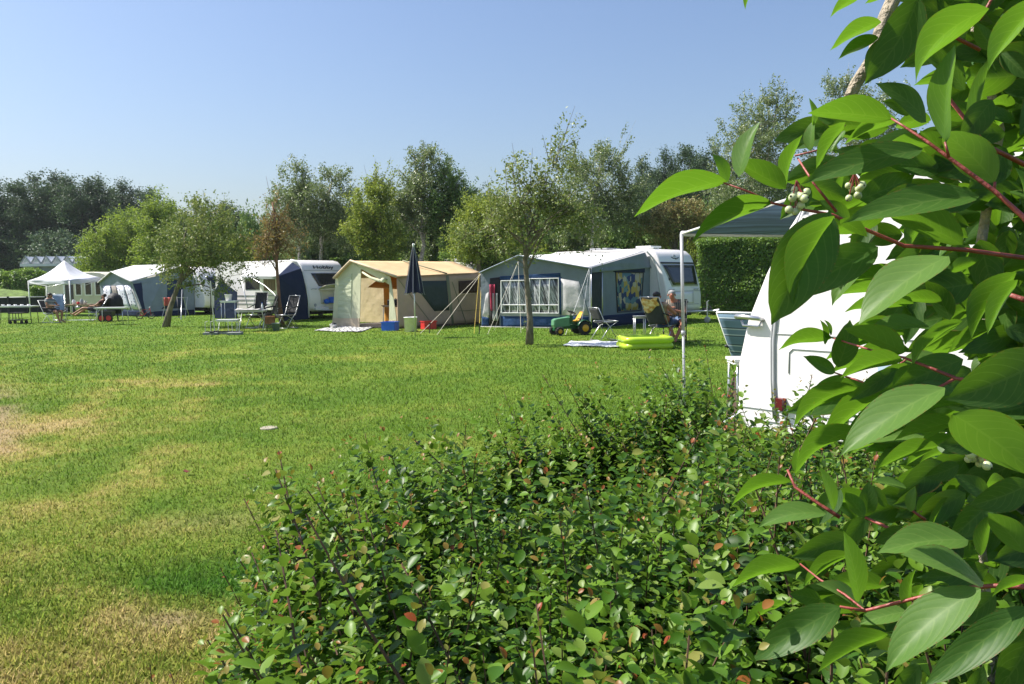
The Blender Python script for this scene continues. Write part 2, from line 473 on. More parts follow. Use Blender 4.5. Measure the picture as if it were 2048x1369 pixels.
# ------------------------------------------------------------------ leaves and trees
T_QUAD = (np.array([[0, 0, 0], [.45, .5, .07], [1, 0, -.04], [.45, -.5, .07]]), np.array([[0, 3, 2, 1]]))
T_LEAF = (np.array([[0, 0, 0], [.25, .42, .05], [.62, .42, .03], [1, 0, -.13], [.62, -.42, .03], [.25, -.42, .05], [.45, 0, -.035]]),
          np.array([[0, 6, 2, 1], [6, 3, 2, 2], [0, 5, 4, 6], [6, 4, 3, 3]]))
T_LEAF = (np.array([[0, 0, 0], [.22, .40, .06], [.62, .44, .04], [1, 0, -.13], [.62, -.44, .04], [.22, -.40, .06], [.5, 0, -.04]]),
          np.array([[0, 6, 2, 1], [6, 3, 3, 2], [0, 5, 4, 6], [6, 4, 3, 3]]))
def nrm(a):
    return a / np.maximum(np.linalg.norm(a, axis=1, keepdims=True), 1e-9)
def leaves(base, axis, up, length, width, tmpl):
    tv, tf = tmpl
    axis = nrm(axis); side = nrm(np.cross(up, axis)); up = np.cross(axis, side)
    N, K = len(base), len(tv)
    vs = base[:, None, :] + axis[:, None, :] * (tv[None, :, 0:1] * length[:, None, None]) + side[:, None, :] * (tv[None, :, 1:2] * width[:, None, None]) + up[:, None, :] * (tv[None, :, 2:3] * length[:, None, None])
    fs = tf[None] + (np.arange(N) * K)[:, None, None]
    return vs.reshape(-1, 3), fs.reshape(-1, tf.shape[1])

def leaf_object(name, base, axis, up, length, width, v, mat, parent, hero=False):
    if hero:
        # rounded folded leaf: four stations of left edge, rib, right edge
        st = ((.14, .27, .05, -.01), (.38, .47, .08, -.03), (.64, .47, .05, -.05), (.86, .27, -.03, -.09))
        tv = [[0, 0, 0]]
        for t, hw, ze, zr in st: tv += [[t, hw, ze], [t, 0, zr], [t, -hw, ze]]
        tv = np.array(tv + [[1, 0, -.15]]); T = [[0, 2, 1], [0, 3, 2]]
        for q in range(3):
            a = 1 + 3 * q; b = a + 3
            T += [[a, a + 1, b], [a + 1, b + 1, b], [a + 1, a + 2, b + 1], [a + 2, b + 2, b + 1]]
        T = np.array(T + [[10, 11, 13], [11, 12, 13]])
        vs, fs = leaves(base, axis, up, length, width, (tv, T)); k = len(T)
    else:
        vs, fs = leaves(base, axis, up, length, width, T_QUAD); k = 1
    return np_mesh(name, vs, fs, mat, parent, attr={'v': ('FACE', np.repeat(v, k))}, smooth=hero)

LM = {}
def LMAT(key, stops, tcol, tf=.35, rough=.5, spec=.3):
    LM[key] = leaf_mat('foliage_' + key, stops, tcol, tf, rough, spec)
LMAT('poplar', ramp_between((.036, .068, .036), (.065, .110, .052), (.106, .162, .081)), (.10, .16, .05), .22)
LMAT('greybush', ramp_between((.065, .102, .058), (.109, .160, .094), (.160, .217, .145)), (.14, .2, .08), .25)
LMAT('willow', ramp_between((.099, .165, .022), (.176, .264, .039), (.286, .363, .077)), (.35, .45, .05), .4)
LMAT('apple', ramp_between((.066, .110, .026), (.138, .198, .048), (.228, .282, .084), (.360, .312, .126)), (.24, .30, .05), .3)
LMAT('rust', ramp_between((.080, .110, .028), (.140, .160, .050), (.210, .170, .060), (.270, .155, .070)), (.35, .22, .06), .35)
LMAT('birch', ramp_between((.079, .122, .046), (.151, .205, .079), (.237, .288, .128), (.358, .371, .205)), (.22, .30, .07), .3, .38, .5)
LMAT('hazel', ramp_between((.077, .129, .019), (.155, .225, .036), (.270, .335, .064), (.361, .347, .077)), (.35, .42, .05), .4)
LMAT('hedge', ramp_between((.064, .129, .022), (.122, .223, .036), (.216, .331, .064)), (.26, .38, .05), .35, .4, .45)
LMAT('mixed', ramp_between((.065, .127, .036), (.130, .227, .058), (.234, .345, .091)), (.18, .25, .06), .3)
LMAT('redshrub', ramp_between((.103, .167, .041), (.196, .241, .069), (.299, .265, .103), (.380, .276, .138)), (.3, .2, .08), .3)
LMAT('greenapple', ramp_between((.075, .117, .030), (.151, .208, .059), (.250, .300, .092), (.350, .300, .117)), (.25, .3, .06), .35, .42, .45)

def blob(px, py, rx, ry, d, w=1.0):
    c = P(px, py, d)
    k = d / F
    return (np.array(c), np.array([rx * k, max(rx, ry * .8) * k * .8, ry * k]), w)

def crown_points(rs, blobs, nclu, ntw, upb, tl, shell=.4):
    vol = np.array([np.prod(b[1]) ** .8 * b[2] for b in blobs]); vol = vol / vol.sum()
    ci = rs.choice(len(blobs), nclu, p=vol)
    C = np.array([b[0] for b in blobs])[ci]; Rr = np.array([b[1] for b in blobs])[ci]
    u = nrm(rs.randn(nclu, 3)); rad = rs.rand(nclu, 1) ** shell * .92
    cc = C + u * rad * Rr
    size = np.cbrt(np.prod(Rr, 1))[:, None]
    k = rs.randint(0, nclu, ntw)
    st = cc[k] + rs.randn(ntw, 3) * size[k] * .13
    out = nrm(u[k] * rad[k] + rs.randn(ntw, 3) * .25)
    dr = nrm(out * .7 + np.array([0, 0, upb]) + rs.randn(ntw, 3) * .45)
    ln = tl * (.5 + rs.rand(ntw)) 
    return cc, st, dr, ln

def make_tree(name, label, cat, blobs, trunk, tr, mat, bark, nleaf=9000, lsize=.09, nclu=70, ntw=600, upb=.5, tl=.5, seed=1, group=None, droop=.25, shoots=(), shell=.45, limbs=10, crown_name='crown', hero=False):
    rs = np.random.RandomState(seed)
    base = Vector(trunk[0]); base_l = Vector((base.x, base.y, 0))
    root = empty(name, base_l, label, cat, group)
    off = np.array(base_l)
    cc, st, dr, ln = crown_points(rs, blobs, nclu, ntw, upb, tl, shell)
    # explicit leafy shoots: (start, end)
    for (a, b, cnt) in shoots:
        a = np.array(a); b = np.array(b)
        cnt = max(2, int(cnt * .55)); st = np.concatenate([st, np.repeat(a[None], cnt, 0) + rs.randn(cnt, 3) * .06]); dd = (b - a)
        dr = np.concatenate([dr, nrm(np.repeat(dd[None], cnt, 0) / np.linalg.norm(dd) + rs.randn(cnt, 3) * .13)]); ln = np.concatenate([ln, np.linalg.norm(dd) * (.55 + .45 * rs.rand(cnt))])
    p = ln / ln.sum()
    k = rs.choice(len(st), nleaf, p=p)
    t = rs.rand(nleaf) ** .8
    pos = st[k] + dr[k] * (ln[k] * t)[:, None] + rs.randn(nleaf, 3) * (lsize * .55)
    ax = nrm(dr[k] * .5 + rs.randn(nleaf, 3) * .8 + np.array([0, 0, -droop]))
    up = nrm(rs.randn(nleaf, 3) * .8 + np.array([0, 0, .7]))
    L = lsize * (.6 + .8 * rs.rand(nleaf)); Wd = L * (.5 + .2 * rs.rand(nleaf))
    kv = rs.rand(len(st))
    v = np.clip(.55 * rs.rand(nleaf) + .45 * kv[k], 0, 1)
    leaf_object(crown_name, pos - off, ax, up, L, Wd, v, mat, root, hero)
    mb = MB()
    tp = [Vector(q) for q in trunk]
    n = len(tp)
    mb.tube(tp, [tr * (1 - .62 * i / (n - 1)) * (1.35 if i == 0 else 1) for i in range(n)], 9)
    # limbs from the trunk's upper part to clusters
    order = rs.permutation(len(cc))[:limbs]
    for j in order:
        f = rs.rand() * .55 + .42
        i = min(int(f * (n - 1)), n - 2); a = tp[i].lerp(tp[i + 1], f * (n - 1) - i)
        e = Vector(cc[j]); mid = a.lerp(e, .5) + Vector((rs.randn() * .08, rs.randn() * .08, .12 * (e - a).length))
        r0 = tr * (.42 - .2 * (f - .4))
        mb.tube([a, mid, e], [r0, r0 * .6, r0 * .22], 5, False)
    for j in rs.permutation(len(st))[:min(260, len(st))]:
        a = Vector(st[j]); b = a + Vector(dr[j]) * float(ln[j])
        mb.tube([a, a.lerp(b, .55) + Vector(rs.randn(3) * .015), b], [.007, .005, .002], 3, False)
    for (a, b, cnt) in shoots:
        mb.tube([a, b], [.014, .004], 4, False)
    mb.build('trunk', bark, root, smooth=True)
    return root
# ================================================================== far trees
def far_variants():
    """three poplar-like crowns in local coordinates, copied along the wood edge"""
    out = []
    for s in range(3):
        rs = np.random.RandomState(40 + s)
        H = 14.0
        bl = [(np.array([0, 0, 5.0]), np.array([2.5, 2.3, 4.2]), 1.0), (np.array([rs.randn() * .3, 0, 9.0]), np.array([2.2, 2.0, 3.6]), 1.0),
              (np.array([rs.randn() * .5, 0, 11.6]), np.array([1.5, 1.4, 2.1]), 1.2)]
        cc, st, dr, ln = crown_points(rs, bl, 90, 700, 1.1, 1.1, .42)
        n = 38000
        k = rs.randint(0, len(st), n); t = rs.rand(n)
        pos = st[k] + dr[k] * (ln[k] * t)[:, None] + rs.randn(n, 3) * .2
        ax = nrm(dr[k] * .6 + rs.randn(n, 3) * .7); up = nrm(rs.randn(n, 3) + np.array([0, 0, .6]))
        L = .185 * (.6 + .8 * rs.rand(n)); kv = rs.rand(len(st))
        v = np.clip(.4 * rs.rand(n) + .6 * kv[k], 0, 1)
        out.append((pos, ax, up, L, v, cc))
    return out
FV = far_variants()
def far_proto(i, mat, name, label, group):
    pos, ax, up, L, v, cc = FV[i]
    root = empty(name, (0, 0, 0), label, 'tree', group)
    leaf_object('crown', pos, ax, up, L, L * .55, v, mat, root)
    mb = MB(); mb.tube([(0, 0, -.1), (.1, 0, 4), (0, .1, 9), (0, 0, 13)], [.24, .19, .12, .03], 7)
    rs = np.random.RandomState(i)
    for j in range(14):
        e = Vector(cc[j]); a = Vector((0, 0, max(1.5, e.z - 2.0)))
        mb.tube([a, e], [.07, .02], 4, False)
    mb.build('trunk', M['dark_bark'], root, local=True)
    return root
def far_place(protos, used, i, px, py_top, d, wpx, label=None, hz=14.7):
    base = GX(px, d); top = P(px, py_top, d).z
    if used[i]: r = copy_tree(protos[i])
    else: r = protos[i]; used[i] = True
    r.location = (base.x, d, 0)
    s = top / hz
    w = wpx * d / F / 3.6
    r.scale = (w, w, s)
    r.rotation_euler = (0, 0, random.random() * 6)
    if label: r['label'] = label
    return r
random.seed(5)
pop = [far_proto(i, LM['poplar'], 'poplar_tree', 'dark green tree of the far wood edge', None) for i in range(3)]
used = [False] * 3
wood = [(-30, 372, 96, 80, 'dark tree of the far wood cut off by the left edge of the picture'), (28, 350, 98, 92, 'dark tree of the far wood above the sunlit left hedge'),
        (82, 342, 96, 84, 'tallest dark tree of the far wood above the round grey bush'), (128, 346, 99, 84, 'dark tree of the far wood above the white greenhouse roofs'),
        (172, 344, 95, 82, 'dark full-topped tree of the far wood just behind the leftmost pale willow'), (212, 350, 98, 80, 'dark tree of the far wood behind the middle pale willow'),
        (256, 362, 96, 76, 'dark tree of the far wood, second from its stepped right end'), (296, 372, 97, 72, 'dark lower tree ending the far wood on its right, behind the pale willows')]
for k, (px, py, d, w, lab) in enumerate(wood):
    o = far_place(pop, used, k % 3, px, py, d, w, lab); o['group'] = 'dark trees of the far wood'
fill = [(345, 398, 88, 80, 'dark tree behind the leaning fruit tree, showing left of its crown'), (405, 412, 86, 90, 'dark tree behind the top of the leaning fruit tree'),
        (462, 405, 84, 84, 'dark tree in the gap right of the leaning fruit tree'), (520, 425, 90, 100, 'dark tree behind the thin rusty-leaved tree'),
        (600, 425, 88, 110, 'dark tree hidden behind the grey birches'), (690, 415, 86, 100, 'dark tree between the grey birches and the yellow-green hazel'),
        (770, 400, 88, 110, 'dark tree behind the yellow-green hazel'), (950, 372, 78, 80, 'dark tree right of the tall birch behind the tan tent'),
        (990, 388, 80, 60, 'dark small-topped tree left of the front fruit tree'), (1060, 400, 84, 110, 'dark tree behind the front fruit tree'),
        (1150, 395, 84, 110, 'dark tree behind the birch right of the front fruit tree'), (1330, 300, 76, 62, 'dark feathery tree left of the tall right-hand birch'),
        (1378, 282, 75, 74, 'highest dark feathery tree left of the tall right-hand birch'), (1428, 284, 78, 66, 'dark feathery tree tucked against the tall right-hand birch'),
        (1286, 318, 82, 62, 'dark low tree at the left foot of the feathery trees'), (1480, 330, 80, 90, 'dark tree behind the tall right-hand birch'),
        (1580, 330, 82, 110, 'dark tree behind the gap of the two right-hand birches'), (1700, 330, 84, 120, 'dark tree behind the foreground dogwood leaves'),
        (870, 420, 86, 100, 'dark tree behind the tall birch and the navy parasol')]
for k, (px, py, d, w, lab) in enumerate(fill):
    o = far_place(pop, used, (k + 1) % 3, px, py, d, w, lab); o['group'] = 'dark trees behind the campsite'

# ================================================================== middle trees
def B(px, d):
    g = GX(px, d); return Vector((g.x, d, -.05))
def PV(px, py, d):
    return Vector(P(px, py, d))
make_tree('willow_bush', 'round grey-green bush in front of the dark far wood', 'bush', [blob(112, 508, 50, 50, 72), blob(95, 520, 35, 40, 72), blob(140, 515, 35, 45, 72)],
          [B(112, 72), PV(112, 520, 72)], .18, LM['greybush'], M['dark_bark'], 9000, .22, 60, 500, .6, .6, 11)
for (px, top, w, d, lab, sd) in ((205, 440, 44, 60, 'pale yellow-green willow right behind the white gazebo', 21), (258, 420, 46, 62, 'pale yellow-green willow between its two neighbours', 22),
                                 (318, 396, 42, 58, 'tallest pale yellow-green willow beside the leaning fruit tree', 23)):
    make_tree('willow_tree', lab, 'tree', [blob(px, top + 60, w, 50, d, 1.2), blob(px - 10, top + 110, w * 1.15, 50, d, 1), blob(px + 5, top + 25, w * .55, 28, d, .8)],
              [B(px, d), PV(px + 4, 520, d), PV(px, top + 60, d)], .16, LM['willow'], M['bark'], 13000, .15, 90, 900, .8, .8, sd, 'pale willows behind the gazebo', shell=.5)
# leaning fruit tree, left
d = 29.3
make_tree('fruit_tree', 'fruit tree with leaning bare trunk and brownish dense crown', 'tree',
          [blob(410, 470, 84, 62, d, 1.2), blob(370, 505, 60, 50, d, 1), blob(450, 520, 62, 58, d, 1.0), blob(425, 428, 52, 32, d, .9), blob(345, 550, 30, 24, d, .5), blob(400, 565, 60, 22, d, .8), blob(455, 575, 26, 30, d, .5)],
          [B(329, d), PV(340, 618, d), PV(354, 578, d), PV(368, 540, d), PV(395, 490, d)], .115, LM['apple'], M['bark'], 15000, .085, 110, 1100, .25, .42, 31, droop=.5, shell=.55, limbs=16,
          shoots=[(PV(360, 560, d), PV(312, 560, d), 6), (PV(365, 560, d), PV(410, 585, d), 6), (PV(420, 440, d), PV(422, 396, d), 5), (PV(430, 560, d), PV(520, 540, d), 5)])
# slim straight tree in front of the caravan
d = 28.5
make_tree('rusty_leaved_tree', 'slim straight tree with sparse rusty leaves before the lettered caravan', 'tree',
          [blob(552, 475, 48, 40, d, 1), blob(535, 500, 34, 26, d, .7), blob(585, 470, 34, 34, d, .6), blob(545, 430, 26, 34, d, .35)],
          [B(563, d), PV(558, 600, d), PV(553, 520, d), PV(551, 450, d), PV(545, 405, d)], .075, LM['rust'], M['bark_red'], 3600, .075, 60, 420, .35, .45, 41, shell=.7, limbs=22, droop=.4,
          shoots=[(PV(548, 430, d), PV(532, 352, d), 7), (PV(548, 440, d), PV(560, 372, d), 4), (PV(550, 480, d), PV(500, 470, d), 5), (PV(553, 490, d), PV(612, 440, d), 4), (PV(551, 500, d), PV(508, 505, d), 5)])
make_tree('sapling', 'small leafy sapling at the foot of the slim rusty-leaved tree', 'plant', [blob(567, 655, 11, 13, 28.2), blob(578, 664, 14, 6, 28.1)],
          [B(566, 28.2), PV(567, 655, 28.2)], .015, LM['hazel'], M['bark'], 420, .08, 14, 60, .6, .18, 43, limbs=5)
# birches behind the lettered caravan
def birch(name_label, blobs, trunks, n, seed, shoots=(), mat='birch', ls=.092, nclu=120, ntw=1200, d=38, kind='birch_tree', tr=.09, bark='birch', shell=.5):
    blobs = [(b[0], b[1] * np.array([1.10, 1.1, 1.06]), b[2]) for b in blobs]
    r = make_tree(kind, name_label, 'tree', blobs, trunks, tr, LM[mat], M[bark], int(n * 1.45), ls, nclu, ntw, .75, .5, seed, shell=shell, limbs=20, shoots=shoots, droop=.4)
    return r
d = 38
birch('grey-leaved birch with its top nearest the thin rusty tree', [blob(600, 400, 48, 62, d), blob(590, 460, 52, 50, d), blob(610, 352, 26, 26, d, .7), blob(575, 430, 30, 60, d, .6)],
      [B(603, d), PV(598, 500, d), PV(597, 440, d), PV(605, 370, d)], 13000, 51, [(PV(600, 370, d), PV(585, 328, d), 10), (PV(605, 370, d), PV(614, 326, d), 12), (PV(610, 380, d), PV(632, 340, d), 8), (PV(575, 400, d), PV(552, 352, d), 6)], d=d)
birch('grey-leaved birch left of the yellow-green hazel', [blob(670, 410, 42, 58, d), blob(680, 470, 46, 50, d), blob(664, 362, 24, 24, d, .7), blob(640, 450, 40, 50, d)],
      [B(640, d), PV(642, 470, d), PV(650, 420, d), PV(665, 360, d)], 13000, 52, [(PV(665, 370, d), PV(656, 336, d), 10), (PV(670, 370, d), PV(690, 346, d), 8), (PV(690, 400, d), PV(718, 368, d), 7)], d=d)
d = 36
birch('yellow-green hazel between the grey birches and the tall birch', [blob(748, 440, 42, 60, d), blob(742, 400, 34, 34, d, .8), blob(760, 490, 46, 40, d), blob(720, 470, 26, 40, d)],
      [B(752, d), PV(752, 480, d), PV(748, 400, d)], 13000, 53, [(PV(745, 400, d), PV(728, 330, d), 8), (PV(750, 390, d), PV(750, 318, d), 8), (PV(757, 390, d), PV(782, 316, d), 8), (PV(765, 390, d), PV(800, 330, d), 6)], 'hazel', .10, kind='hazel_tree', bark='bark')
d = 38
birch('tall birch with pale crooked trunk above the navy parasol', [blob(850, 370, 44, 64, d), blob(838, 430, 54, 56, d), blob(870, 320, 20, 26, d, .6), blob(800, 420, 40, 70, d), blob(845, 315, 16, 22, d, .5)],
      [B(843, d), PV(842, 520, d), PV(848, 490, d), PV(843, 470, d), PV(848, 400, d), PV(846, 320, d)], 15000, 54, [(PV(848, 340, d), PV(844, 293, d), 12), (PV(855, 340, d), PV(875, 305, d), 10), (PV(835, 345, d), PV(826, 312, d), 8)], d=d, tr=.12)
birch('dark green birch right of the tall crooked birch', [blob(905, 400, 46, 56, d), blob(915, 455, 50, 56, d), blob(890, 352, 26, 26, d, .8)],
      [B(905, d), PV(903, 480, d), PV(900, 400, d)], 14000, 55, [(PV(890, 360, d), PV(887, 320, d), 8), (PV(905, 370, d), PV(930, 334, d), 9), (PV(925, 400, d), PV(962, 372, d), 7)], 'mixed', .095, d=d, bark='bark')
d = 34
birch('yellow-tinged bush tree rising behind the right end of the tan tent', [blob(960, 450, 50, 52, d), blob(950, 490, 56, 36, d), blob(985, 430, 30, 40, d)],
      [B(955, d), PV(958, 480, d), PV(960, 420, d)], 12000, 56, [(PV(975, 410, d), PV(984, 352, d), 4), (PV(985, 410, d), PV(1004, 358, d), 4)], 'hazel', .095, kind='bushy_tree', bark='bark')
d = 37
birch('wide birch just right of the front fruit tree', [blob(1200, 400, 74, 66, d), blob(1240, 400, 52, 56, d), blob(1190, 340, 60, 34, d), blob(1260, 440, 50, 40, d), blob(1140, 430, 60, 50, d)],
      [B(1180, d), PV(1185, 470, d), PV(1190, 400, d), PV(1200, 330, d)], 20000, 57, [(PV(1205, 330, d), PV(1202, 276, d), 10), (PV(1230, 330, d), PV(1272, 240, d), 9), (PV(1270, 340, d), PV(1300, 298, d), 5), (PV(1180, 340, d), PV(1150, 300, d), 8)], 'birch', .09, 130, 1300, d=d)
d = 36
birch('tall right-hand birch with wispy olive top', [blob(1535, 250, 62, 56, d), blob(1500, 300, 70, 56, d), blob(1545, 330, 80, 60, d), blob(1560, 200, 26, 30, d, .7), blob(1480, 380, 70, 50, d), blob(1560, 410, 80, 50, d)],
      [B(1530, d), PV(1532, 430, d), PV(1535, 320, d), PV(1555, 210, d)], 22000, 58, [(PV(1555, 230, d), PV(1560, 148, d), 16), (PV(1540, 240, d), PV(1520, 158, d), 8), (PV(1570, 240, d), PV(1590, 180, d), 9), (PV(1500, 280, d), PV(1462, 232, d), 8)], 'birch', .085, 150, 1500, d=d)
d = 36.5
birch('second right-hand birch mostly hidden behind dogwood leaves', [blob(1690, 230, 50, 50, d), blob(1700, 310, 80, 70, d), blob(1690, 180, 30, 30, d, .6), blob(1760, 260, 60, 80, d)],
      [B(1700, d), PV(1700, 400, d), PV(1695, 200, d)], 15000, 59, [(PV(1690, 200, d), PV(1698, 126, d), 12), (PV(1680, 200, d), PV(1655, 152, d), 9)], 'birch', .085, d=d)
d = 37
birch('reddish-topped shrub left of the blue sun canopy', [blob(1345, 445, 46, 34, d), blob(1390, 452, 40, 32, d), blob(1310, 462, 40, 30, d)], [B(1350, d), PV(1350, 450, d)], 9000, 60, [], 'redshrub', .10, kind='flowering_shrub', bark='bark')
# ---- front fruit tree
d = 19.35
fr = make_tree('fruit_tree', 'nearest lawn tree with straight grey trunk before the blue awning', 'tree',
          [blob(1075, 410, 66, 60, d, 1.1), blob(1020, 440, 58, 50, d, 1), blob(975, 470, 56, 40, d, .8), blob(1115, 365, 52, 44, d, .8), blob(1140, 430, 60, 48, d, .9), blob(1180, 470, 50, 30, d, .6), blob(1060, 490, 34, 22, d, .4), blob(1035, 355, 36, 40, d, .5)],
          [B(1058, d), PV(1060, 640, d), PV(1055, 580, d), PV(1050, 520, d), PV(1058, 480, d), PV(1075, 440, d), PV(1085, 395, d)], .082, LM['greenapple'], M['bark'], 10000, .072, 130, 1400, .35, .4, 71, shell=.65, limbs=22, droop=.3,
          shoots=[(PV(1085, 400, d), PV(1105, 300, d), 12), (PV(1105, 340, d), PV(1150, 212, d), 26), (PV(1100, 330, d), PV(1085, 270, d), 14), (PV(1040, 380, d), PV(1024, 286, d), 12), (PV(1060, 380, d), PV(1065, 296, d), 12),
                  (PV(1120, 300, d), PV(1160, 276, d), 7), (PV(1050, 525, d), PV(1110, 500, d), 5), (PV(1110, 500, d), PV(1222, 506, d), 6), (PV(1015, 400, d), PV(1010, 330, d), 8), (PV(985, 440, d), PV(975, 360, d), 4),
                  (PV(1058, 590, d), PV(1068, 580, d), 3), (PV(1052, 660, d), PV(1046, 625, d), 4), (PV(1050, 530, d), PV(955, 470, d), 7)])

# ================================================================== hedges
def hedge_box(name, label, a, b, depth, h, mat, n, ls, seed, wav=.12, hero=False, group=None):
    """clipped hedge from a to b (front foot line), depth behind it, height h"""
    rs = np.random.RandomState(seed)
    a = np.array(a, float); b = np.array(b, float); L = np.linalg.norm(b - a); u = (b - a) / L
    w = np.array([-u[1], u[0], 0])
    if w[1] < 0: w = -w
    root = empty(name, tuple((a + b) / 2 * np.array([1, 1, 0])), label, 'hedge', group)
    off = np.array(root.location)
    s = rs.rand(n) * L; t = rs.rand(n); z = rs.rand(n) * h
    face = rs.rand(n)
    af = L * h; at_ = L * depth; pf = af / (af + at_)
    front = face < pf * .85; back = (face >= pf * .85) & (face < pf * .95)
    dn = np.abs(rs.randn(n)) * .09
    bump = (fbm(s * .8 + 5 * seed, z * .9, 3) - .5) * 2 * wav
    tt = np.where(front, dn - bump, np.where(back, depth - dn, t * depth))
    hh = h + (fbm(s * .6 + 9, t * 2 + seed, 3) - .5) * 2 * wav
    zz = np.where(front | back, np.minimum(z * 1.02, hh), hh - dn)
    pos = a + u * s[:, None] + w * tt[:, None] + np.array([0, 0, 1.0]) * zz[:, None]
    outn = np.where(front[:, None], -w[None] * .8 + np.array([0, 0, .45]), np.where(back[:, None], w[None], np.array([0, 0, 1.])[None]))
    up = nrm(outn + rs.randn(n, 3) * .75); ax = nrm(rs.randn(n, 3) + np.array([0, 0, -.35]))
    Ls = ls * (.6 + .8 * rs.rand(n)); v = np.clip(.5 * rs.rand(n) + .5 * fbm(s * 2.5, z * 2.5 + seed, 2), 0, 1)
    leaf_object('foliage', pos - off, ax, up, Ls, Ls * .6, v, LM[mat], root)
    mb = MB()
    q = [a + w * depth * .3, b + w * depth * .3, b + w * depth * .75, a + w * depth * .75]
    mb.slab([Vector(p) + Vector((0, 0, h - .3)) for p in q], h - .28, Vector((0, 0, 1)))
    mb.build('branches', M['dark_bark'], root)
    return root
hedge_box('hedge', 'tall clipped hedge beside the grey-nosed caravan, shaded front and sunlit top', GX(1395, 33.2) , GX(1800, 31.5), 2.6, 3.15, 'hedge', 52000, .115, 81, .26)
hedge_box('hedge', 'bright hedge showing between the tan tent and the blue awning', GX(880, 34.5), GX(1120, 34.5), 1.6, 2.75, 'hedge', 16000, .10, 82, .25)
hedge_box('hedge', 'sunlit hedge strip between lettered caravan and tan tent ridge', GX(660, 38.5), GX(800, 38.5), 1.4, 2.75, 'hedge', 9000, .10, 83, .25)
hedge_box('hedge', 'bright leafy hedge at the far left edge below the dark wood', GX(-60, 62), GX(78, 60), 3, 2.65, 'hedge', 16000, .16, 84, .7)
hedge_box('hedge', 'low bright hedge behind the white gazebo posts', GX(60, 49), GX(165, 50), 1.5, 1.45, 'hedge', 9000, .11, 85, .25)
# grassy bank on the left
def bank():
    rs = np.random.RandomState(9)
    mb = MB()
    c = P(20, 600, 51)
    def fn(u, v):
        x = (u - .5) * 13; y = (v - .5) * 5
        h = 1.42 * max(0, 1 - (x / 6.5) ** 4) * max(0, 1 - (y / 2.5) ** 2) ** .6
        return (c.x - 3.0 + x, 51 + y, h + .05 * rs.randn() * (h > .1) - .02)
    mb.grid(fn, 40, 16)
    o = mb.build('grass_bank', surf('bank_grass', (.10, .16, .025), .9, .5, 3.0, .8, 20), None, True)
    tag(o, kind='structure')
bank()
# ---- undergrowth bushes behind the pitches
def bush_proto(seed, key):
    rs = np.random.RandomState(seed)
    root = empty('bush', (0, 0, 0), 'bush', 'bush', 'bushes behind the pitches')
    bl = [(np.array([0, 0, 1.3]), np.array([1.5, 1.2, 1.5]), 1.0), (np.array([.7, 0, 1.9]), np.array([1.0, .9, 1.1]), .8), (np.array([-.8, 0, 1.6]), np.array([.9, .9, 1.2]), .8)]
    cc, st, dr, ln = crown_points(rs, bl, 70, 500, .5, .5, .4)
    n = 15000; k = rs.randint(0, len(st), n)
    pos = st[k] + dr[k] * (ln[k] * rs.rand(n))[:, None] + rs.randn(n, 3) * .06
    pos[:, 2] = np.abs(pos[:, 2])
    L = .12 * (.6 + .8 * rs.rand(n)); kv = rs.rand(len(st))
    leaf_object('foliage', pos, nrm(dr[k] * .5 + rs.randn(n, 3)), nrm(rs.randn(n, 3) + np.array([0, 0, .8])), L, L * .58, np.clip(.5 * rs.rand(n) + .5 * kv[k], 0, 1), LM[key], root)
    mb = MB()
    for j in range(16): mb.tube([(0, 0, -.05), tuple(cc[j] * np.array([.5, .5, .6])), tuple(cc[j])], [.03, .02, .008], 4, False)
    mb.build('stem', M['dark_bark'], root, local=True)
    return root
bp_ = [bush_proto(90, 'mixed'), bush_proto(91, 'birch'), bush_proto(92, 'hazel')]
bu_ = [False] * 3
random.seed(8)
for k, (px, top, d, wpx, kind, lab) in enumerate((
        (430, 470, 46, 130, 0, 'dark bush behind the crown of the leaning fruit tree'), (500, 455, 47, 120, 0, 'dark bush left of the thin rusty tree'),
        (455, 500, 44, 120, 2, 'brighter bush over the white roof of the lettered caravan'), (640, 450, 45, 150, 1, 'grey-green bush under the grey birches'), (560, 470, 50, 130, 0, 'dark bush behind the grey house roof'),
        (715, 450, 46, 130, 0, 'dark bush left of the yellow-green hazel'), (800, 440, 44, 150, 0, 'dark bush below the hazel and tall birch'), (880, 450, 44, 150, 1, 'grey-green bush right of the navy parasol'),
        (935, 470, 43, 120, 0, 'dark bush above the far end of the tan tent'), (1020, 450, 42, 130, 2, 'brighter bush left of the front fruit tree crown'), (1090, 440, 43, 150, 0, 'dark bush behind the front fruit tree crown'),
        (1160, 445, 42, 140, 1, 'grey-green bush above the blue awning roof'), (1240, 440, 42, 140, 0, 'dark bush above the grey-nosed caravan'), (1310, 455, 41, 130, 0, 'dark bush behind the reddish-topped shrub'),
        (1380, 440, 44, 130, 2, 'brighter bush right of the reddish-topped shrub'), (1450, 420, 42, 150, 0, 'dark bush at the foot of the tall right-hand birch'), (1540, 420, 42, 160, 1, 'grey-green bush behind the blue canopy'),
        (1640, 420, 42, 170, 0, 'dark bush behind the nearest white caravan'))):
    if bu_[kind]: r = copy_tree(bp_[kind])
    else: r = bp_[kind]; bu_[kind] = True
    g = GX(px, d); top_z = P(px, top - 24, d).z
    r.location = (g.x, d, 0); w = wpx * 1.25 * d / F / 3.6
    r.scale = (w, w * .8, top_z / 3.1); r.rotation_euler = (0, 0, random.random() * 6)
    r['label'] = lab
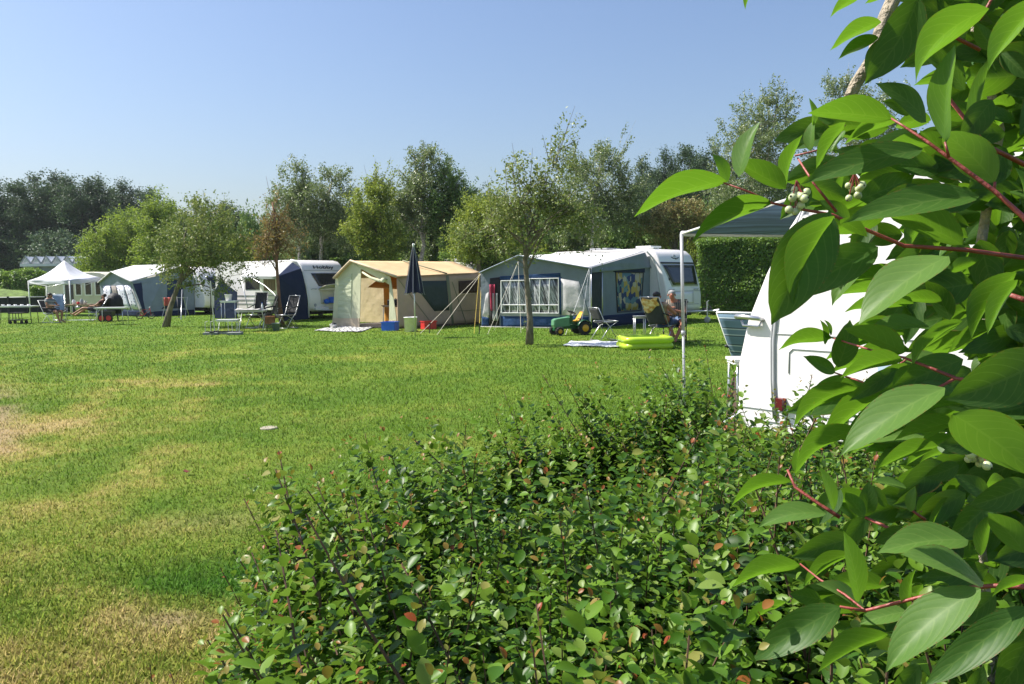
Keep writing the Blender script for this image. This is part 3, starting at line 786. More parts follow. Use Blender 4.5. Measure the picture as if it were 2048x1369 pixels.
# ================================================================== caravans
def lerp(a, b, t): return a + (b - a) * t
def interp(pr, z):
    for (s0, z0), (s1, z1) in zip(pr, pr[1:]):
        if z0 <= z <= z1 and z1 > z0:
            return s0 + (s1 - s0) * (z - z0) / (z1 - z0)
    return pr[-1][0]
class Caravan:
    STEEP = [(.05, .38), (0, .55), (0, .95), (.06, 1.25), (.16, 1.6), (.27, 1.92), (.34, 2.12), (.45, 2.33), (.64, 2.48), (.95, 2.54), (1.4, 2.55)]
    FRONT = [(.07, .38), (0.0, .52), (.0, .9), (.08, 1.25), (.24, 1.62), (.42, 1.95), (.60, 2.2), (.82, 2.39), (1.10, 2.50), (1.5, 2.55)]
    def __init__(s, name, O, a, b, label, W_=2.2, L=5.5, group=None, skin='caravan', H=2.55, front=None, wheel=True):
        s.O = Vector(O); s.a = Vector(a).normalized(); s.b = Vector(b).normalized(); s.W = W_; s.L = L
        k = H / 2.55
        s.fr = [(x, z * k if z > 1 else z) for x, z in (front or s.FRONT)]
        s.H = H
        s.root = empty(name, s.O, label, 'caravan', group)
        prof = s.fr + [(L - .5, H), (L - .18, H - .08), (L - .05, H - .3), (L, 1.4), (L, .38)]
        mb = MB(); n = len(prof)
        cz = sum(p[1] for p in prof) / n; cs = L / 2
        rings = [(0.0, .045), (.025, .012), (.07, 0.0), (W_ - .07, 0.0), (W_ - .025, .012), (W_, .045)]
        vs = []
        for t, ins in rings:
            for (x, z) in prof:
                dx = cs - x; dz = cz - z; l = math.hypot(dx, dz)
                vs.append(s.pt(x + dx / l * ins, t, z + dz / l * ins))
        fs = []
        for r in range(len(rings) - 1):
            for i in range(n):
                j = (i + 1) % n
                fs.append((r * n + i, r * n + j, (r + 1) * n + j, (r + 1) * n + i))
        fs.append(tuple(range(n - 1, -1, -1))); fs.append(tuple(range((len(rings) - 1) * n, len(rings) * n)))
        mb.add(vs, fs)
        s.body = mb.build('body', M[skin], s.root)
        me = s.body.data
        sm = [len(p.vertices) == 4 for p in me.polygons]
        me.polygons.foreach_set('use_smooth', sm)
        # chassis below the body
        mb = MB(); s._bx(mb, .35, L - .2, .12, W_ - .12, .2, .385)
        mb.build('chassis', M['underside'], s.root)
        if wheel:
            for t in (.10, W_ - .12):
                s.wheel(L * .56, t)
    def pt(s, x, t, z):
        return s.O + s.a * x + s.b * t + Vector((0, 0, z))
    def _bx(s, mb, x0, x1, t0, t1, z0, z1):
        c = s.pt((x0 + x1) / 2, (t0 + t1) / 2, (z0 + z1) / 2)
        rot = Matrix((s.a, s.b, Vector((0, 0, 1)))).transposed()
        mb.box(c, (x1 - x0, t1 - t0, z1 - z0), rot)
    def F(s, t, z, off=0.0):
        """point on the nose surface"""
        x = interp(s.fr, z); e = .02
        dx = interp(s.fr, z + e) - interp(s.fr, z - e); nn = Vector((-2 * e, 0, dx)); nn.normalize()
        return s.pt(x + nn.x * off, t, z + nn.z * off)
    def nose_patch(s, name, corners, off, mat, th=.02, parent=None, nu=8, nv=6):
        """corners: (t0b,t1b,z0),(t0t,t1t,z1) -> patch on the nose"""
        (a0, a1, z0), (b0, b1, z1) = corners
        mb = MB()
        def g(o):
            def fn(u, v):
                z = lerp(z0, z1, v); return s.F(lerp(lerp(a0, b0, v), lerp(a1, b1, v), u), z, o)
            return fn
        mb.grid(g(off), nu, nv); k = len(mb.v)
        mb.grid(g(off - th), nu, nv)
        W_ = nu + 1
        rim = [i for i in range(W_)] + [j * W_ + nu for j in range(1, nv + 1)] + [nv * W_ + i for i in range(nu - 1, -1, -1)] + [j * W_ for j in range(nv - 1, 0, -1)]
        for p, q in zip(rim, rim[1:] + rim[:1]): mb.f.append((p, p + k, q + k, q))
        return mb.build(name, mat, parent or s.root, True)
    def nose_poly(s, name, pts, off, mat, th=.02, parent=None):
        mb = MB(); m = [s.F(t, z, off) for t, z in pts]; back = [s.F(t, z, off - th) for t, z in pts]
        n = len(m); mb.add(m + back, [tuple(range(n)), tuple(range(2 * n - 1, n - 1, -1))] + [(i, i + n, (i + 1) % n + n, (i + 1) % n) for i in range(n)])
        return mb.build(name, mat, parent or s.root)
    def wheel(s, x, t):
        mb = MB(); c = s.pt(x, t, .31)
        mb.lathe(c - s.b * .09, [(.20, 0), (.29, .01), (.31, .04), (.31, .14), (.29, .17), (.20, .18)], 20, s.b)
        ty = mb.build('wheel', M['rubber'], s.root, True)
        mb = MB(); mb.lathe(c - s.b * .095, [(.19, 0), (.17, .03), (.06, .02), (.03, .0)], 14, s.b); mb.build('rim', M['alu'], ty, True)
    def drawbar(s, ln=1.1):
        mb = MB()
        h = s.pt(-ln, s.W / 2, .42)
        for t in (.35, s.W - .35): mb.tube([s.pt(.3, t, .36), h], .035, 6)
        mb.tube([h, h - s.a * .22 + Vector((0, 0, .03))], [.04, .05], 8)
        mb.build('drawbar', M['steel'], s.root)
        mb = MB(); c = s.pt(-ln + .18, s.W / 2 - .12, 0)
        mb.tube([c + Vector((0, 0, .22)), c + Vector((0, 0, .75))], .025, 6)
        mb.lathe(c + Vector((0, 0, .11)) - s.b * .035, [(.05, 0), (.11, .005), (.11, .065), (.05, .07)], 14, s.b)
        mb.tube([c + Vector((0, 0, .75)), c + Vector((0, 0, .78)) + s.b * .1], .012, 5)
        mb.build('jockey_wheel', M['steel'], s.root)
        mb = MB(); s._bx(mb, -ln + .12, -ln + .4, s.W / 2 - .1, s.W / 2 + .1, .44, .52); mb.tube([s.pt(-ln + .1, s.W / 2 + .05, .5), s.pt(-ln + .35, s.W / 2 + .08, .72)], .015, 5)
        mb.build('coupling_cover', M['black'], s.root)
    def roof_box(s, x0, x1, t0, t1, name='roof_vent', h=.12, mat='white'):
        mb = MB(); s._bx(mb, x0, x1, t0, t1, s.H - .01, s.H + h * .4)
        s._bx(mb, x0 - .05, x1 + .05, t0 - .05, t1 + .05, s.H + h * .4 + .002, s.H + h)
        return mb.build(name, M[mat], s.root)
    def grab(s, t0, t1, z):
        mb = MB(); mb.tube([s.F(t0, z, 0), s.F(t0, z, .07), s.F(t1, z, .07), s.F(t1, z, 0)], .016, 6)
        return mb.build('grab_handle', M['greytrim'], s.root)

# ---- right-hand caravan with the ship emblem
nose_n = Vector((.73, -.683, 0)); A_ = -nose_n; B_ = Vector((.683, .73, 0))
BR = GX(1300, 28.2)
rc = Caravan('caravan', BR + nose_n * .72, A_, B_, 'grey-nosed caravan with dark front window and ship emblem beside the hedge', 2.35, 5.6, H=2.66, front=Caravan.STEEP)
rc.nose_patch('window', [(.46, 2.10, 1.34), (.14, 2.22, 2.04)], .03, M['glass'])
rc.nose_patch('window_frame', [(.38, 2.18, 1.29), (.08, 2.28, 2.08)], .012, M['greytrim'], .02)
rc.nose_patch('dark_band', [(.03, 2.3, 2.10), (.03, 2.3, 2.16)], .012, M['black'], .01, nv=2)
rc.nose_patch('seam', [(.03, 2.3, 1.10), (.03, 2.3, 1.125)], .006, M['greytrim'], .01, nv=2)
rc.nose_patch('seam', [(.06, 2.15, .62), (.06, 2.15, .64)], .006, M['greytrim'], .01, nv=2)
rc.nose_patch('locker_door', [(.40, 1.80, .66), (.40, 1.80, 1.08)], .012, M['caravan'], .012)
mb = MB(); mb.ball(rc.F(1.35, .72, .01), (.03, .03, .03)); mb.build('locker_lock', M['black'], rc.root)
rc.nose_poly('emblem', [(.98, 2.29), (1.30, 2.29), (1.42, 2.35), (1.36, 2.35), (1.27, 2.315), (1.0, 2.315), (.92, 2.35), (.86, 2.35)], .012, M['black'], .01)
rc.nose_poly('emblem', [(1.02, 2.36), (1.24, 2.36), (1.2, 2.40), (1.15, 2.43), (1.09, 2.43), (1.05, 2.40)], .012, M['greytrim'], .01)
rc.nose_poly('emblem', [(1.10, 2.26), (1.18, 2.26), (1.16, 2.285), (1.12, 2.285)], .012, M['black'], .01)
rc.grab(.16, .40, 1.17); rc.grab(1.85, 2.08, 1.17)
mb = MB(); mb.box(rc.F(.30, 1.55, .02), (.05, .05, .09)); mb.build('side_lamp', M['black'], rc.root)
rc.drawbar(1.15)
rc.roof_box(1.2, 1.75, .75, 1.35); rc.roof_box(.95, 1.25, .55, .8, h=.04); rc.roof_box(3.0, 3.7, .5, 1.3, h=.1, mat='greytrim')

# ---- lettered caravan
n2 = Vector((.82, -.57, 0)); B2 = Vector((.57, .82, 0))
HO = GX(619, 33.7)
hc = Caravan('caravan', HO, -n2, B2, 'white caravan lettered across its nose with an open front locker', 2.3, 6.6, H=2.58, front=Caravan.STEEP)
hc.nose_patch('window', [(.62, 1.95, 1.42), (.36, 2.1, 1.98)], .03, M['glass'])
hc.nose_patch('seam', [(.03, 2.25, 2.10), (.03, 2.25, 2.125)], .008, M['greytrim'], .01, nv=2)
hc.nose_patch('locker_opening', [(.62, 2.05, .66), (.62, 2.05, 1.26)], .010, M['cream'], .01)
lid = MB()
def lidf(u, v):
    t = lerp(.55, 2.1, u); zz = 1.30 + .06 * math.sin(math.pi * u)
    return hc.F(t, zz, .02 + .55 * v) + Vector((0, 0, -.10 * v * v + .12 * v))
lid.grid(lidf, 8, 5, .03, (0, 0, 1)); lid.build('locker_lid', M['cream'], hc.root, True)
mb = MB(); mb.box(hc.F(1.2, .82, .13), (.30, .28, .26)); mb.ball(hc.F(.85, .76, .13), (.13, .13, .12)); mb.build('locker_tub', M['blue'], hc.root)
mb = MB(); mb.tube([hc.F(1.3, .7, .12), hc.F(1.3, 1.1, .14)], .02); mb.lathe(hc.F(1.65, .68, .14), [(.10, 0), (.12, .2), (.07, .28), (.03, .3)], 10); mb.build('gas_bottle', M['greytrim'], hc.root)
mb = MB(); mb.lathe(hc.F(.30, .62, .0), [(.07, 0), (.07, .02), (.04, .03)], 12, n2); mb.build('front_lamp', M['greytrim'], hc.root)
hc.grab(.18, .42, 1.3); hc.drawbar(1.0)
mb = MB(); hc._bx(mb, -.1, .1, .25, 1.0, .40, .50); mb.build('step_plate', M['white'], hc.root)
# lettering
cu = bpy.data.curves.new('lettering', 'FONT'); cu.body = 'Hobby'; cu.size = .30; cu.extrude = .004; cu.offset = .006; cu.align_x = 'CENTER'
to = bpy.data.objects.new('lettering', cu); COL.objects.link(to)
bpy.context.view_layer.update()
me = bpy.data.meshes.new_from_object(to.evaluated_get(bpy.context.evaluated_depsgraph_get()))
COL.objects.unlink(to); bpy.data.objects.remove(to)
mb = MB()
vv = [hc.F(1.16 + 1.45 * v.co.x, min(2.53, 2.19 + .62 * v.co.y), .012 + v.co.z) for v in me.vertices]
mb.add(vv, [tuple(p.vertices) for p in me.polygons])
mb.build('lettering', M['black'], hc.root)
# body details on the side under its canopy: window with curtain, stripes, wheel arch
def side_panel(cv, name, x0, x1, z0, z1, mat, th=.015, parent=None):
    mb = MB(); cv._bx(mb, x0, x1, -th, .002, z0, z1); return mb.build(name, mat, parent or cv.root)
side_panel(hc, 'curtain', 2.2, 3.0, 1.25, 1.98, surf('striped_curtain', (.20, .14, .11), .8, .7, 9, stretch=(5, 5, .2)))
side_panel(hc, 'window', 3.3, 4.3, 1.30, 1.95, M['glass'])
side_panel(hc, 'service_hatch', 1.1, 1.45, 1.40, 1.55, M['greytrim'])
for k, z in enumerate((.62, .80, 1.0)): side_panel(hc, 'stripe', .5, 6.0, z, z + .06, M['greytrim'], .012 + .002 * k)
mb = MB(); mb.lathe(hc.pt(2.0, -.02, .38), [(.36, 0), (.36, .03)], 18, B2); mb.build('wheel_arch', M['black'], hc.root)

# ---- caravan of the left awning
LBR = GX(392, 40.6)
lc = Caravan('caravan', LBR + n2 * .75, -n2, B2, 'white caravan nose showing between the leaning tree and the dark canopy', 2.2, 5.2, H=2.5)
lc.nose_patch('seam', [(.03, 2.15, 1.0), (.03, 2.15, 1.02)], .008, M['greytrim'], .01, nv=2)
lc.nose_patch('window', [(.55, 1.9, 1.35), (.4, 2.0, 1.95)], .03, M['glass'])
lc.drawbar(.9)
# ---- cream caravan behind the gazebo
n3 = Vector((.97, -.24, 0)); B3 = Vector((.24, .97, 0))
gc = Caravan('caravan', GX(236, 45.0), -n3, B3, 'cream caravan with brown windows standing behind the white gazebo', 2.2, 5.0, skin='cream', H=2.35)
for (x0, x1) in ((.9, 1.45), (1.75, 2.15), (2.45, 2.8)):
    w_ = side_panel(gc, 'window', x0, x1, 1.05, 1.85, M['glass'])
    mb = MB()
    for (u0, u1, z0, z1) in ((x0 - .05, x0, 1.0, 1.9), (x1, x1 + .05, 1.0, 1.9), (x0, x1, 1.85, 1.9), (x0, x1, 1.0, 1.05)): gc._bx(mb, u0, u1, -.03, .003, z0, z1)
    mb.build('window_frame', M['white'], w_)
side_panel(gc, 'door', 3.0, 3.55, .45, 1.95, surf('dark_door', (.05, .04, .04), .6))
side_panel(gc, 'door_post', 3.58, 3.68, .4, 2.0, M['white'])
# ---- roof of the caravan behind the tan tent
bc = Caravan('caravan', GX(945, 33.2), -n2, B2, 'white caravan whose roof just shows above the tan tent ridge', 2.2, 4.5, H=2.42)
bc.nose_patch('window', [(.5, 1.9, 1.3), (.4, 2.0, 1.9)], .03, M['glass']); bc.roof_box(1.3, 1.9, .6, 1.3)

# ================================================================== tents
class Wall:
    """bilinear cloth wall; corners bl, br, tr, tl; normal faces the viewer side"""
    def __init__(s, bl, br, tr, tl):
        s.c = [Vector(p) for p in (bl, br, tr, tl)]
        s.n = (s.c[1] - s.c[0]).cross(s.c[3] - s.c[0]).normalized()
        if s.n.dot(Vector((0, 0, 1.6)) - s.c[0]) < 0: s.n = -s.n
    def at(s, u, v, off=0.0):
        a = s.c[0].lerp(s.c[1], u); b = s.c[3].lerp(s.c[2], u)
        return a.lerp(b, v) + s.n * off
    def panel(s, name, uv, off, mat, parent, th=.012, nu=1):
        if len(uv) == 4:
            mb = MB()
            def fn(i, j):
                a = (lerp(uv[0][0], uv[1][0], i), lerp(uv[0][1], uv[1][1], i)); b = (lerp(uv[3][0], uv[2][0], i), lerp(uv[3][1], uv[2][1], i))
                return s.at(lerp(a[0], b[0], j), lerp(a[1], b[1], j), off)
            mb.grid(fn, max(nu, 4), max(nu, 4), th, s.n)
        else:
            mb = MB(); mb.slab([s.at(u, v, off) for u, v in uv], th, s.n)
        return mb.build(name, mat, parent, len(uv) == 4)
    def line(s, name, uv, off, r, mat, parent):
        mb = MB(); mb.tube([s.at(u, v, off) for u, v in uv], r, 5); return mb.build(name, mat, parent)
def cloth(name, corners, mat, parent, sag=.04, n=10, th=.006, seed=1, wob=.012):
    """draped cloth through 4 corners (bl, br, tr, tl)"""
    c = [Vector(p) for p in corners]; rs = random.Random(seed)
    nn = (c[1] - c[0]).cross(c[3] - c[0]).normalized()
    if nn.z < 0: nn = -nn
    ph = [rs.random() * 6 for _ in range(4)]
    mb = MB()
    def fn(u, v):
        p = c[0].lerp(c[1], u).lerp(c[3].lerp(c[2], u), v)
        k = math.sin(math.pi * u) * math.sin(math.pi * v)
        w = math.sin(u * 9 + ph[0] + 3 * v) * math.sin(v * 5 + ph[1]) * wob * min(1, 3 * k)
        return p - Vector((0, 0, 1)) * sag * k + nn * w
    mb.grid(fn, n, n, th, nn)
    return mb.build(name, mat, parent, True)
def rail(name, pts, r, mat, parent):
    mb = MB(); mb.tube(pts, r, 6); return mb.build(name, mat, parent, True)
def up(p, z): return Vector((p.x, p.y, z))
def fabric(name, col, tr=.12, bump=.5, bs=5.0, stretch=(1, 1, 1), var=.08):
    return surf(name, col, .85, var, 2.2, bump, bs, spec=.15, transl=tr, stretch=stretch, dirt=.15)
M['roofcloth'] = fabric('white_roof_cloth', (.66, .66, .66), .12)
M['greycloth'] = fabric('slate_grey_cloth', (.195, .228, .262), .05, .6)
M['greycloth2'] = fabric('pale_slate_cloth', (.24, .285, .33), .05, .6)
M['navycloth'] = fabric('navy_cloth', (.022, .034, .075), .03, .5)
M['bluecloth'] = fabric('blue_cloth', (.022, .055, .135), .04, .9, 4)
M['palecloth'] = fabric('pale_grey_cloth', (.76, .75, .75), .5, .7, 3.5)
M['tan'] = fabric('tan_canvas', (.60, .43, .24), .10, .4, 4)
M['greencv'] = fabric('sage_canvas', (.62, .63, .44), .12, .5, 4, (1, 1, .5))
M['beigecv'] = fabric('beige_canvas', (.52, .385, .29), .10, .5, 4)
M['mud'] = fabric('mudwall_canvas', (.66, .54, .38), .1, .6, 5)
M['olive'] = fabric('olive_canvas', (.24, .25, .17), .08)
M['gauze'] = fabric('window_gauze', (.055, .075, .075), .05, .7, 7)
M['brownw'] = fabric('brown_window', (.08, .05, .04), .05, .7, 7)
M['orange'] = fabric('orange_lining', (.80, .42, .07), .45, .6, 3)
M['sheetcream'] = fabric('cream_lining', (.86, .72, .48), .45, .8, 3)
def pattern(name, kind):
    m, n, b, out = new_mat(name)
    tc = n.nodes.new('ShaderNodeTexCoord'); mp = n.nodes.new('ShaderNodeMapping'); n.links.new(tc.outputs['Object'], mp.inputs[0])
    if kind == 'patch':
        vo = n.nodes.new('ShaderNodeTexVoronoi'); vo.distance = 'CHEBYCHEV'; vo.inputs['Scale'].default_value = 5.5; n.links.new(mp.outputs[0], vo.inputs[0])
        sp = n.nodes.new('ShaderNodeSeparateColor'); n.links.new(vo.outputs['Color'], sp.inputs[0])
        rp = ramp(n, [(0, (.02, .04, .12)), (.22, (.04, .10, .20)), (.25, (.42, .30, .07)), (.45, (.36, .25, .08)), (.48, (.10, .19, .22)), (.68, (.14, .22, .24)), (.71, (.42, .38, .26)), (1, (.025, .05, .15))]); rp.color_ramp.interpolation = 'CONSTANT'
        n.links.new(sp.outputs[0], rp.inputs[0])
    elif kind == 'dots':
        vo = n.nodes.new('ShaderNodeTexVoronoi'); vo.inputs['Scale'].default_value = 6.0; n.links.new(mp.outputs[0], vo.inputs[0])
        rp = ramp(n, [(.0, (.05, .05, .12)), (.24, (.08, .08, .18)), (.30, (.62, .62, .74)), (1, (.66, .66, .76))]); n.links.new(vo.outputs['Distance'], rp.inputs[0])
    elif kind == 'zigzag':
        mp.inputs['Scale'].default_value = (1, 1, 1)
        wv = n.nodes.new('ShaderNodeTexWave'); wv.inputs['Scale'].default_value = 2.2; wv.inputs['Distortion'].default_value = 6; wv.inputs['Detail'].default_value = 1; wv.inputs['Detail Scale'].default_value = 1.4
        n.links.new(mp.outputs[0], wv.inputs[0]); rp = ramp(n, [(.42, (.09, .09, .10)), (.5, (.6, .59, .57))]); n.links.new(wv.outputs[0], rp.inputs[0])
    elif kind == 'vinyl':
        # vinyl window: dark interior, pale diagonal reflections and curtain folds painted into the colour
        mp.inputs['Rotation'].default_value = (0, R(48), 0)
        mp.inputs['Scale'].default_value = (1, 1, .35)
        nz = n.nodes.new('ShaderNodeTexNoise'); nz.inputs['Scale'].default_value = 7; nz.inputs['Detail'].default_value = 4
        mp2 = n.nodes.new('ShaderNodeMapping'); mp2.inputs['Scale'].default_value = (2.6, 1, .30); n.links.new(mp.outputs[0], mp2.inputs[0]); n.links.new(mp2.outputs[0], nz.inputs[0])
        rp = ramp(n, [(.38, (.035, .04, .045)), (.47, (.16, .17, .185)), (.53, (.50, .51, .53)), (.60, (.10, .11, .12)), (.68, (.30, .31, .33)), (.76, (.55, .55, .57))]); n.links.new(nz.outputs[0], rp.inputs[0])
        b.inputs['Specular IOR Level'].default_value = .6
    elif kind == 'stripe':
        wv = n.nodes.new('ShaderNodeTexWave'); wv.bands_direction = 'Z'; wv.inputs['Scale'].default_value = 1.5; n.links.new(mp.outputs[0], wv.inputs[0])
        rp = ramp(n, [(0, (.09, .16, .23)), (.42, (.11, .19, .27)), (.46, (.02, .04, .065)), (.62, (.025, .045, .075)), (.65, (.34, .42, .47)), (.80, (.36, .44, .49)), (.83, (.10, .17, .24))])
        n.links.new(wv.outputs[0], rp.inputs[0])
    elif kind == 'towel':
        nz = n.nodes.new('ShaderNodeTexNoise'); nz.inputs['Scale'].default_value = 14; n.links.new(mp.outputs[0], nz.inputs[0])
        rp = ramp(n, [(.35, (.52, .24, .04)), (.5, (.70, .45, .14)), (.65, (.78, .62, .32))]); n.links.new(nz.outputs[0], rp.inputs[0])
    elif kind == 'shirt':
        wv = n.nodes.new('ShaderNodeTexWave'); wv.inputs['Scale'].default_value = 7; wv.inputs['Distortion'].default_value = 2; n.links.new(mp.outputs[0], wv.inputs[0])
        rp = ramp(n, [(.2, (.05, .05, .045)), (.6, (.10, .09, .075)), (.9, (.24, .20, .15))]); n.links.new(wv.outputs[0], rp.inputs[0])
    elif kind == 'dress':
        wv = n.nodes.new('ShaderNodeTexWave'); wv.bands_direction = 'Z'; wv.inputs['Scale'].default_value = 5; n.links.new(mp.outputs[0], wv.inputs[0])
        rp = ramp(n, [(.4, (.02, .02, .025)), (.55, (.5, .5, .5))]); n.links.new(wv.outputs[0], rp.inputs[0])
    n.links.new(rp.outputs[0], b.inputs['Base Color']); b.inputs['Roughness'].default_value = .25 if kind == 'vinyl' else .8
    return m

# ---- blue awning of the right-hand caravan
FR, FL = GX(1181, 25.3), GX(962, 27.0)
BL = BR + (FL - FR)
ra = empty('awning', FR, 'grey and blue awning with white roof beside the grey-nosed caravan', 'awning')
zFR, zFL, zPK = P(1183, 537, 25.3).z, P(961, 546, 27.0).z, P(1042, 511, 26.1).z
PKg = FL.lerp(FR, .37); PK = up(PKg, zPK)
eFR, eFL = up(FR, zFR), up(FL, zFL)
rBR = P(1288, 503, 28.0); rBL = rBR + (FL - FR); rBL.z = 2.46
rMD = rBL.lerp(rBR, .45); rMD.z = 2.53
out_ = ((FR - FL).normalized()).cross(Vector((0, 0, 1))); out_ = out_ if out_.y < 0 else -out_
ov = out_ * .10
cloth('roof_panel', (eFL + ov, PK + ov, rMD, rBL), M['roofcloth'], ra, .05, 10, seed=1)
cloth('roof_panel', (PK + ov, eFR + ov, rBR, rMD), M['roofcloth'], ra, .06, 12, seed=2)
w = Wall(FL, FR, eFR, eFL)
g_ = MB(); g_.slab([FL, FR, eFR, PK, eFL], .02, w.n); g_.build('front_wall', M['greycloth'], ra)
def uvz(u, z): return (u, z / lerp(zFL, zFR, u))
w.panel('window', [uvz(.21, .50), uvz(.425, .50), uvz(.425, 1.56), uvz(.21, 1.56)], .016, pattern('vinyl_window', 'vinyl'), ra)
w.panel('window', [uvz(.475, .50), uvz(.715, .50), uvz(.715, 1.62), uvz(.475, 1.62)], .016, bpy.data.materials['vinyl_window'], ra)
for (a, b, z1) in ((.20, .43, 1.57), (.465, .725, 1.63)):
    w.line('window_frame', [uvz(a, .49), uvz(a, z1), uvz(b, z1), uvz(b, .49), uvz(a, .49)], .03, .022, M['white'], ra)
    for k in (.33, .66): w.line('glazing_bar', [uvz(lerp(a, b, k), .5), uvz(lerp(a, b, k) + .01, z1)], .03, .014, M['white'], ra)
    w.line('glazing_bar', [uvz(a, .76), uvz(b, .76)], .034, .014, M['white'], ra)
w.panel('navy_surround', [uvz(.185, 1.60), uvz(.74, 1.66), uvz(.74, 1.80), uvz(.185, 1.72)], .012, M['bluecloth'], ra)
w.panel('navy_surround', [uvz(.725, .45), uvz(.75, .45), uvz(.75, 1.66), uvz(.725, 1.66)], .012, M['bluecloth'], ra)
w.panel('pale_panel', [uvz(.75, .44), uvz(.985, .44), uvz(.90, 1.52), uvz(.745, 1.62)], .014, M['palecloth'], ra)
w.panel('pale_panel', [uvz(.19, .38), uvz(.73, .38), uvz(.73, .47), uvz(.19, .47)], .014, M['palecloth'], ra)
w.panel('skirt', [uvz(.19, .02), uvz(.985, .02), uvz(.985, .38), uvz(.19, .38)], .015, M['bluecloth'], ra)
w.panel('ground_flap', [uvz(.0, .0), uvz(.99, .0), uvz(.99, .03), uvz(.0, .03)], .05, M['palecloth'], ra)
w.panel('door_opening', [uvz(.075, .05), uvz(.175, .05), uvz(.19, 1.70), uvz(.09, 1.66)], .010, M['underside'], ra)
w.panel('door_flap', [uvz(.01, .32), uvz(.08, .32), uvz(.075, 1.2), uvz(.05, 1.12)], .014, M['palecloth'], ra)
w.panel('skirt', [uvz(.005, .02), uvz(.075, .02), uvz(.075, .32), uvz(.01, .36)], .015, M['bluecloth'], ra)
# side wall to the caravan
eBR = up(BR, 1.98)
ws = Wall(FR, BR, eBR, eFR)
g_ = MB(); g_.slab([FR, BR, up(BR, 2.38), eFR.lerp(up(BR, 2.42), .55), eFR], .02, ws.n); g_.build('side_wall', M['greycloth'], ra)
ws.panel('dark_seam', [(.005, .2), (.16, .2), (.16, .98), (.02, .98)], .010, fabric('charcoal_cloth', (.05, .058, .066)), ra)
ws.panel('window', [(.43, .255), (.82, .255), (.86, .90), (.40, .92)], .012, pattern('patchwork_curtain', 'patch'), ra)
ws.line('window_frame', [(.42, .24), (.39, .93), (.87, .91), (.83, .24), (.42, .24)], .02, .02, M['black'], ra)
ws.panel('window_head', [(.36, .93), (.90, .91), (.90, .985), (.36, .985)], .012, M['navycloth'], ra)
ws.panel('skirt', [(.01, .01), (.97, .01), (.97, .20), (.01, .20)], .013, M['navycloth'], ra)
cloth('eave_valance', (eFR + ws.n * .06 + Vector((0, 0, -.14)), eBR + ws.n * .06 + Vector((0, 0, -.02)), rBR + ws.n * .05 + Vector((0, 0, -.04)), eFR + ws.n * .06 + Vector((0, 0, .02))), M['greycloth'], ra, .0, 10, wob=.03)
rail('keder_rail', [rBR + ws.n * .10, up(BR, 2.3) + nose_n * .12, up(BR, 1.9) + nose_n * .28, up(BR, 1.2) + nose_n * .40, up(BR, .4) + nose_n * .44], .03, M['roofcloth'], ra)
rail('pole', [FR + ws.n * .03, eFR + ws.n * .03], .018, M['alu'], ra); rail('pole', [ws.at(.17, 0, .03), ws.at(.17, 1, .03)], .018, M['alu'], ra)
rail('eave_rail', [eFL + ov, PK + ov, eFR + ov], .022, M['greycloth2'], ra)
def guys(parent, top, feet, mat='rope', r=.0048):
    for (px, py) in feet:
        mb = MB(); mb.tube([top, G(px, py)], r, 4); mb.build('guy_rope', M[mat], parent)
guys(ra, up(PKg, 2.2) + ov, [(975, 670), (988, 662), (1042, 668)]); guys(ra, eFR + ov, [(1131, 670), (1160, 665), (1181, 664)], 'white', .0045)
guys(ra, eFL + ov, [(948, 668)], 'yrope')

# ---- tan tent
tn = empty('tent', GX(730, 27.5), 'tan roofed cabin tent with sage green front and rolled-up doorway', 'tent')
gR = GX(795, 26.5); gL = GX(664, 28.3); sR = GX(961, 28.9)
z = lambda px, py, d: P(px, py, d).z
eR = P(781, 554, 26.62); eL = P(672, 557, 28.2); ap = P(706, 522, 27.75)
rg2 = P(908, 524, 30.2); eS = P(960, 546, 29.0)
gw = Wall(gL, gR, eR, eL)
og = gw.n * .12
def gq(px, py): # point on gable plane by pixel
    v = ray(px, py); o_ = Vector((0, 0, CAM_H)); t = (gL - o_).dot(gw.n) / v.dot(gw.n); return o_ + v * t
# front: left panel, right panel, lintel above the doorway
def gpanel(name, pix, mat, off=0.0, th=.02):
    mb = MB(); pts = [gq(*p) + gw.n * off for p in pix]
    nn = (pts[1] - pts[0]).cross(pts[2] - pts[0])
    if nn.dot(gw.n) < 0: pts.reverse()
    mb.slab(pts, th, gw.n); return mb.build(name, mat, tn)
gpanel('front_panel', [(664, 653), (719, 654.5), (722, 538), (705, 524), (671, 556)], M['greencv'])
gpanel('front_panel', [(778, 656), (795, 656.5), (781, 555), (779, 556)], M['greencv'])
gpanel('front_panel', [(722, 538), (779, 570), (779, 553), (706, 523)], M['greencv'])
gpanel('rolled_window', [(676, 637), (702, 637), (704, 548), (678, 566)], fabric('creased_sage_canvas', (.56, .60, .43), .1, 1.0, 3.5, (.6, .6, 3.0)), .02)
gpanel('mud_wall', [(664, 653.5), (719, 655), (719, 637), (666, 636)], M['mud'], .014)
gpanel('mud_wall', [(778, 656), (795, 656.6), (793, 640), (778, 641)], M['mud'], .014)
rb = MB(); rb.tube([gq(727, 545) + gw.n * .05, gq(745, 556) + gw.n * .09, gq(762, 562) + gw.n * .07, gq(774, 560) + gw.n * .06], [.03, .045, .055, .06], 9); rb.build('rolled_door', M['greencv'], tn, True)
rb = MB(); rb.lathe(gq(771, 561) + gw.n * .12, [(.07, -.05), (.085, 0), (.07, .05)], 12, gw.n); rb.build('door_roll_end', M['greencv'], tn, True)
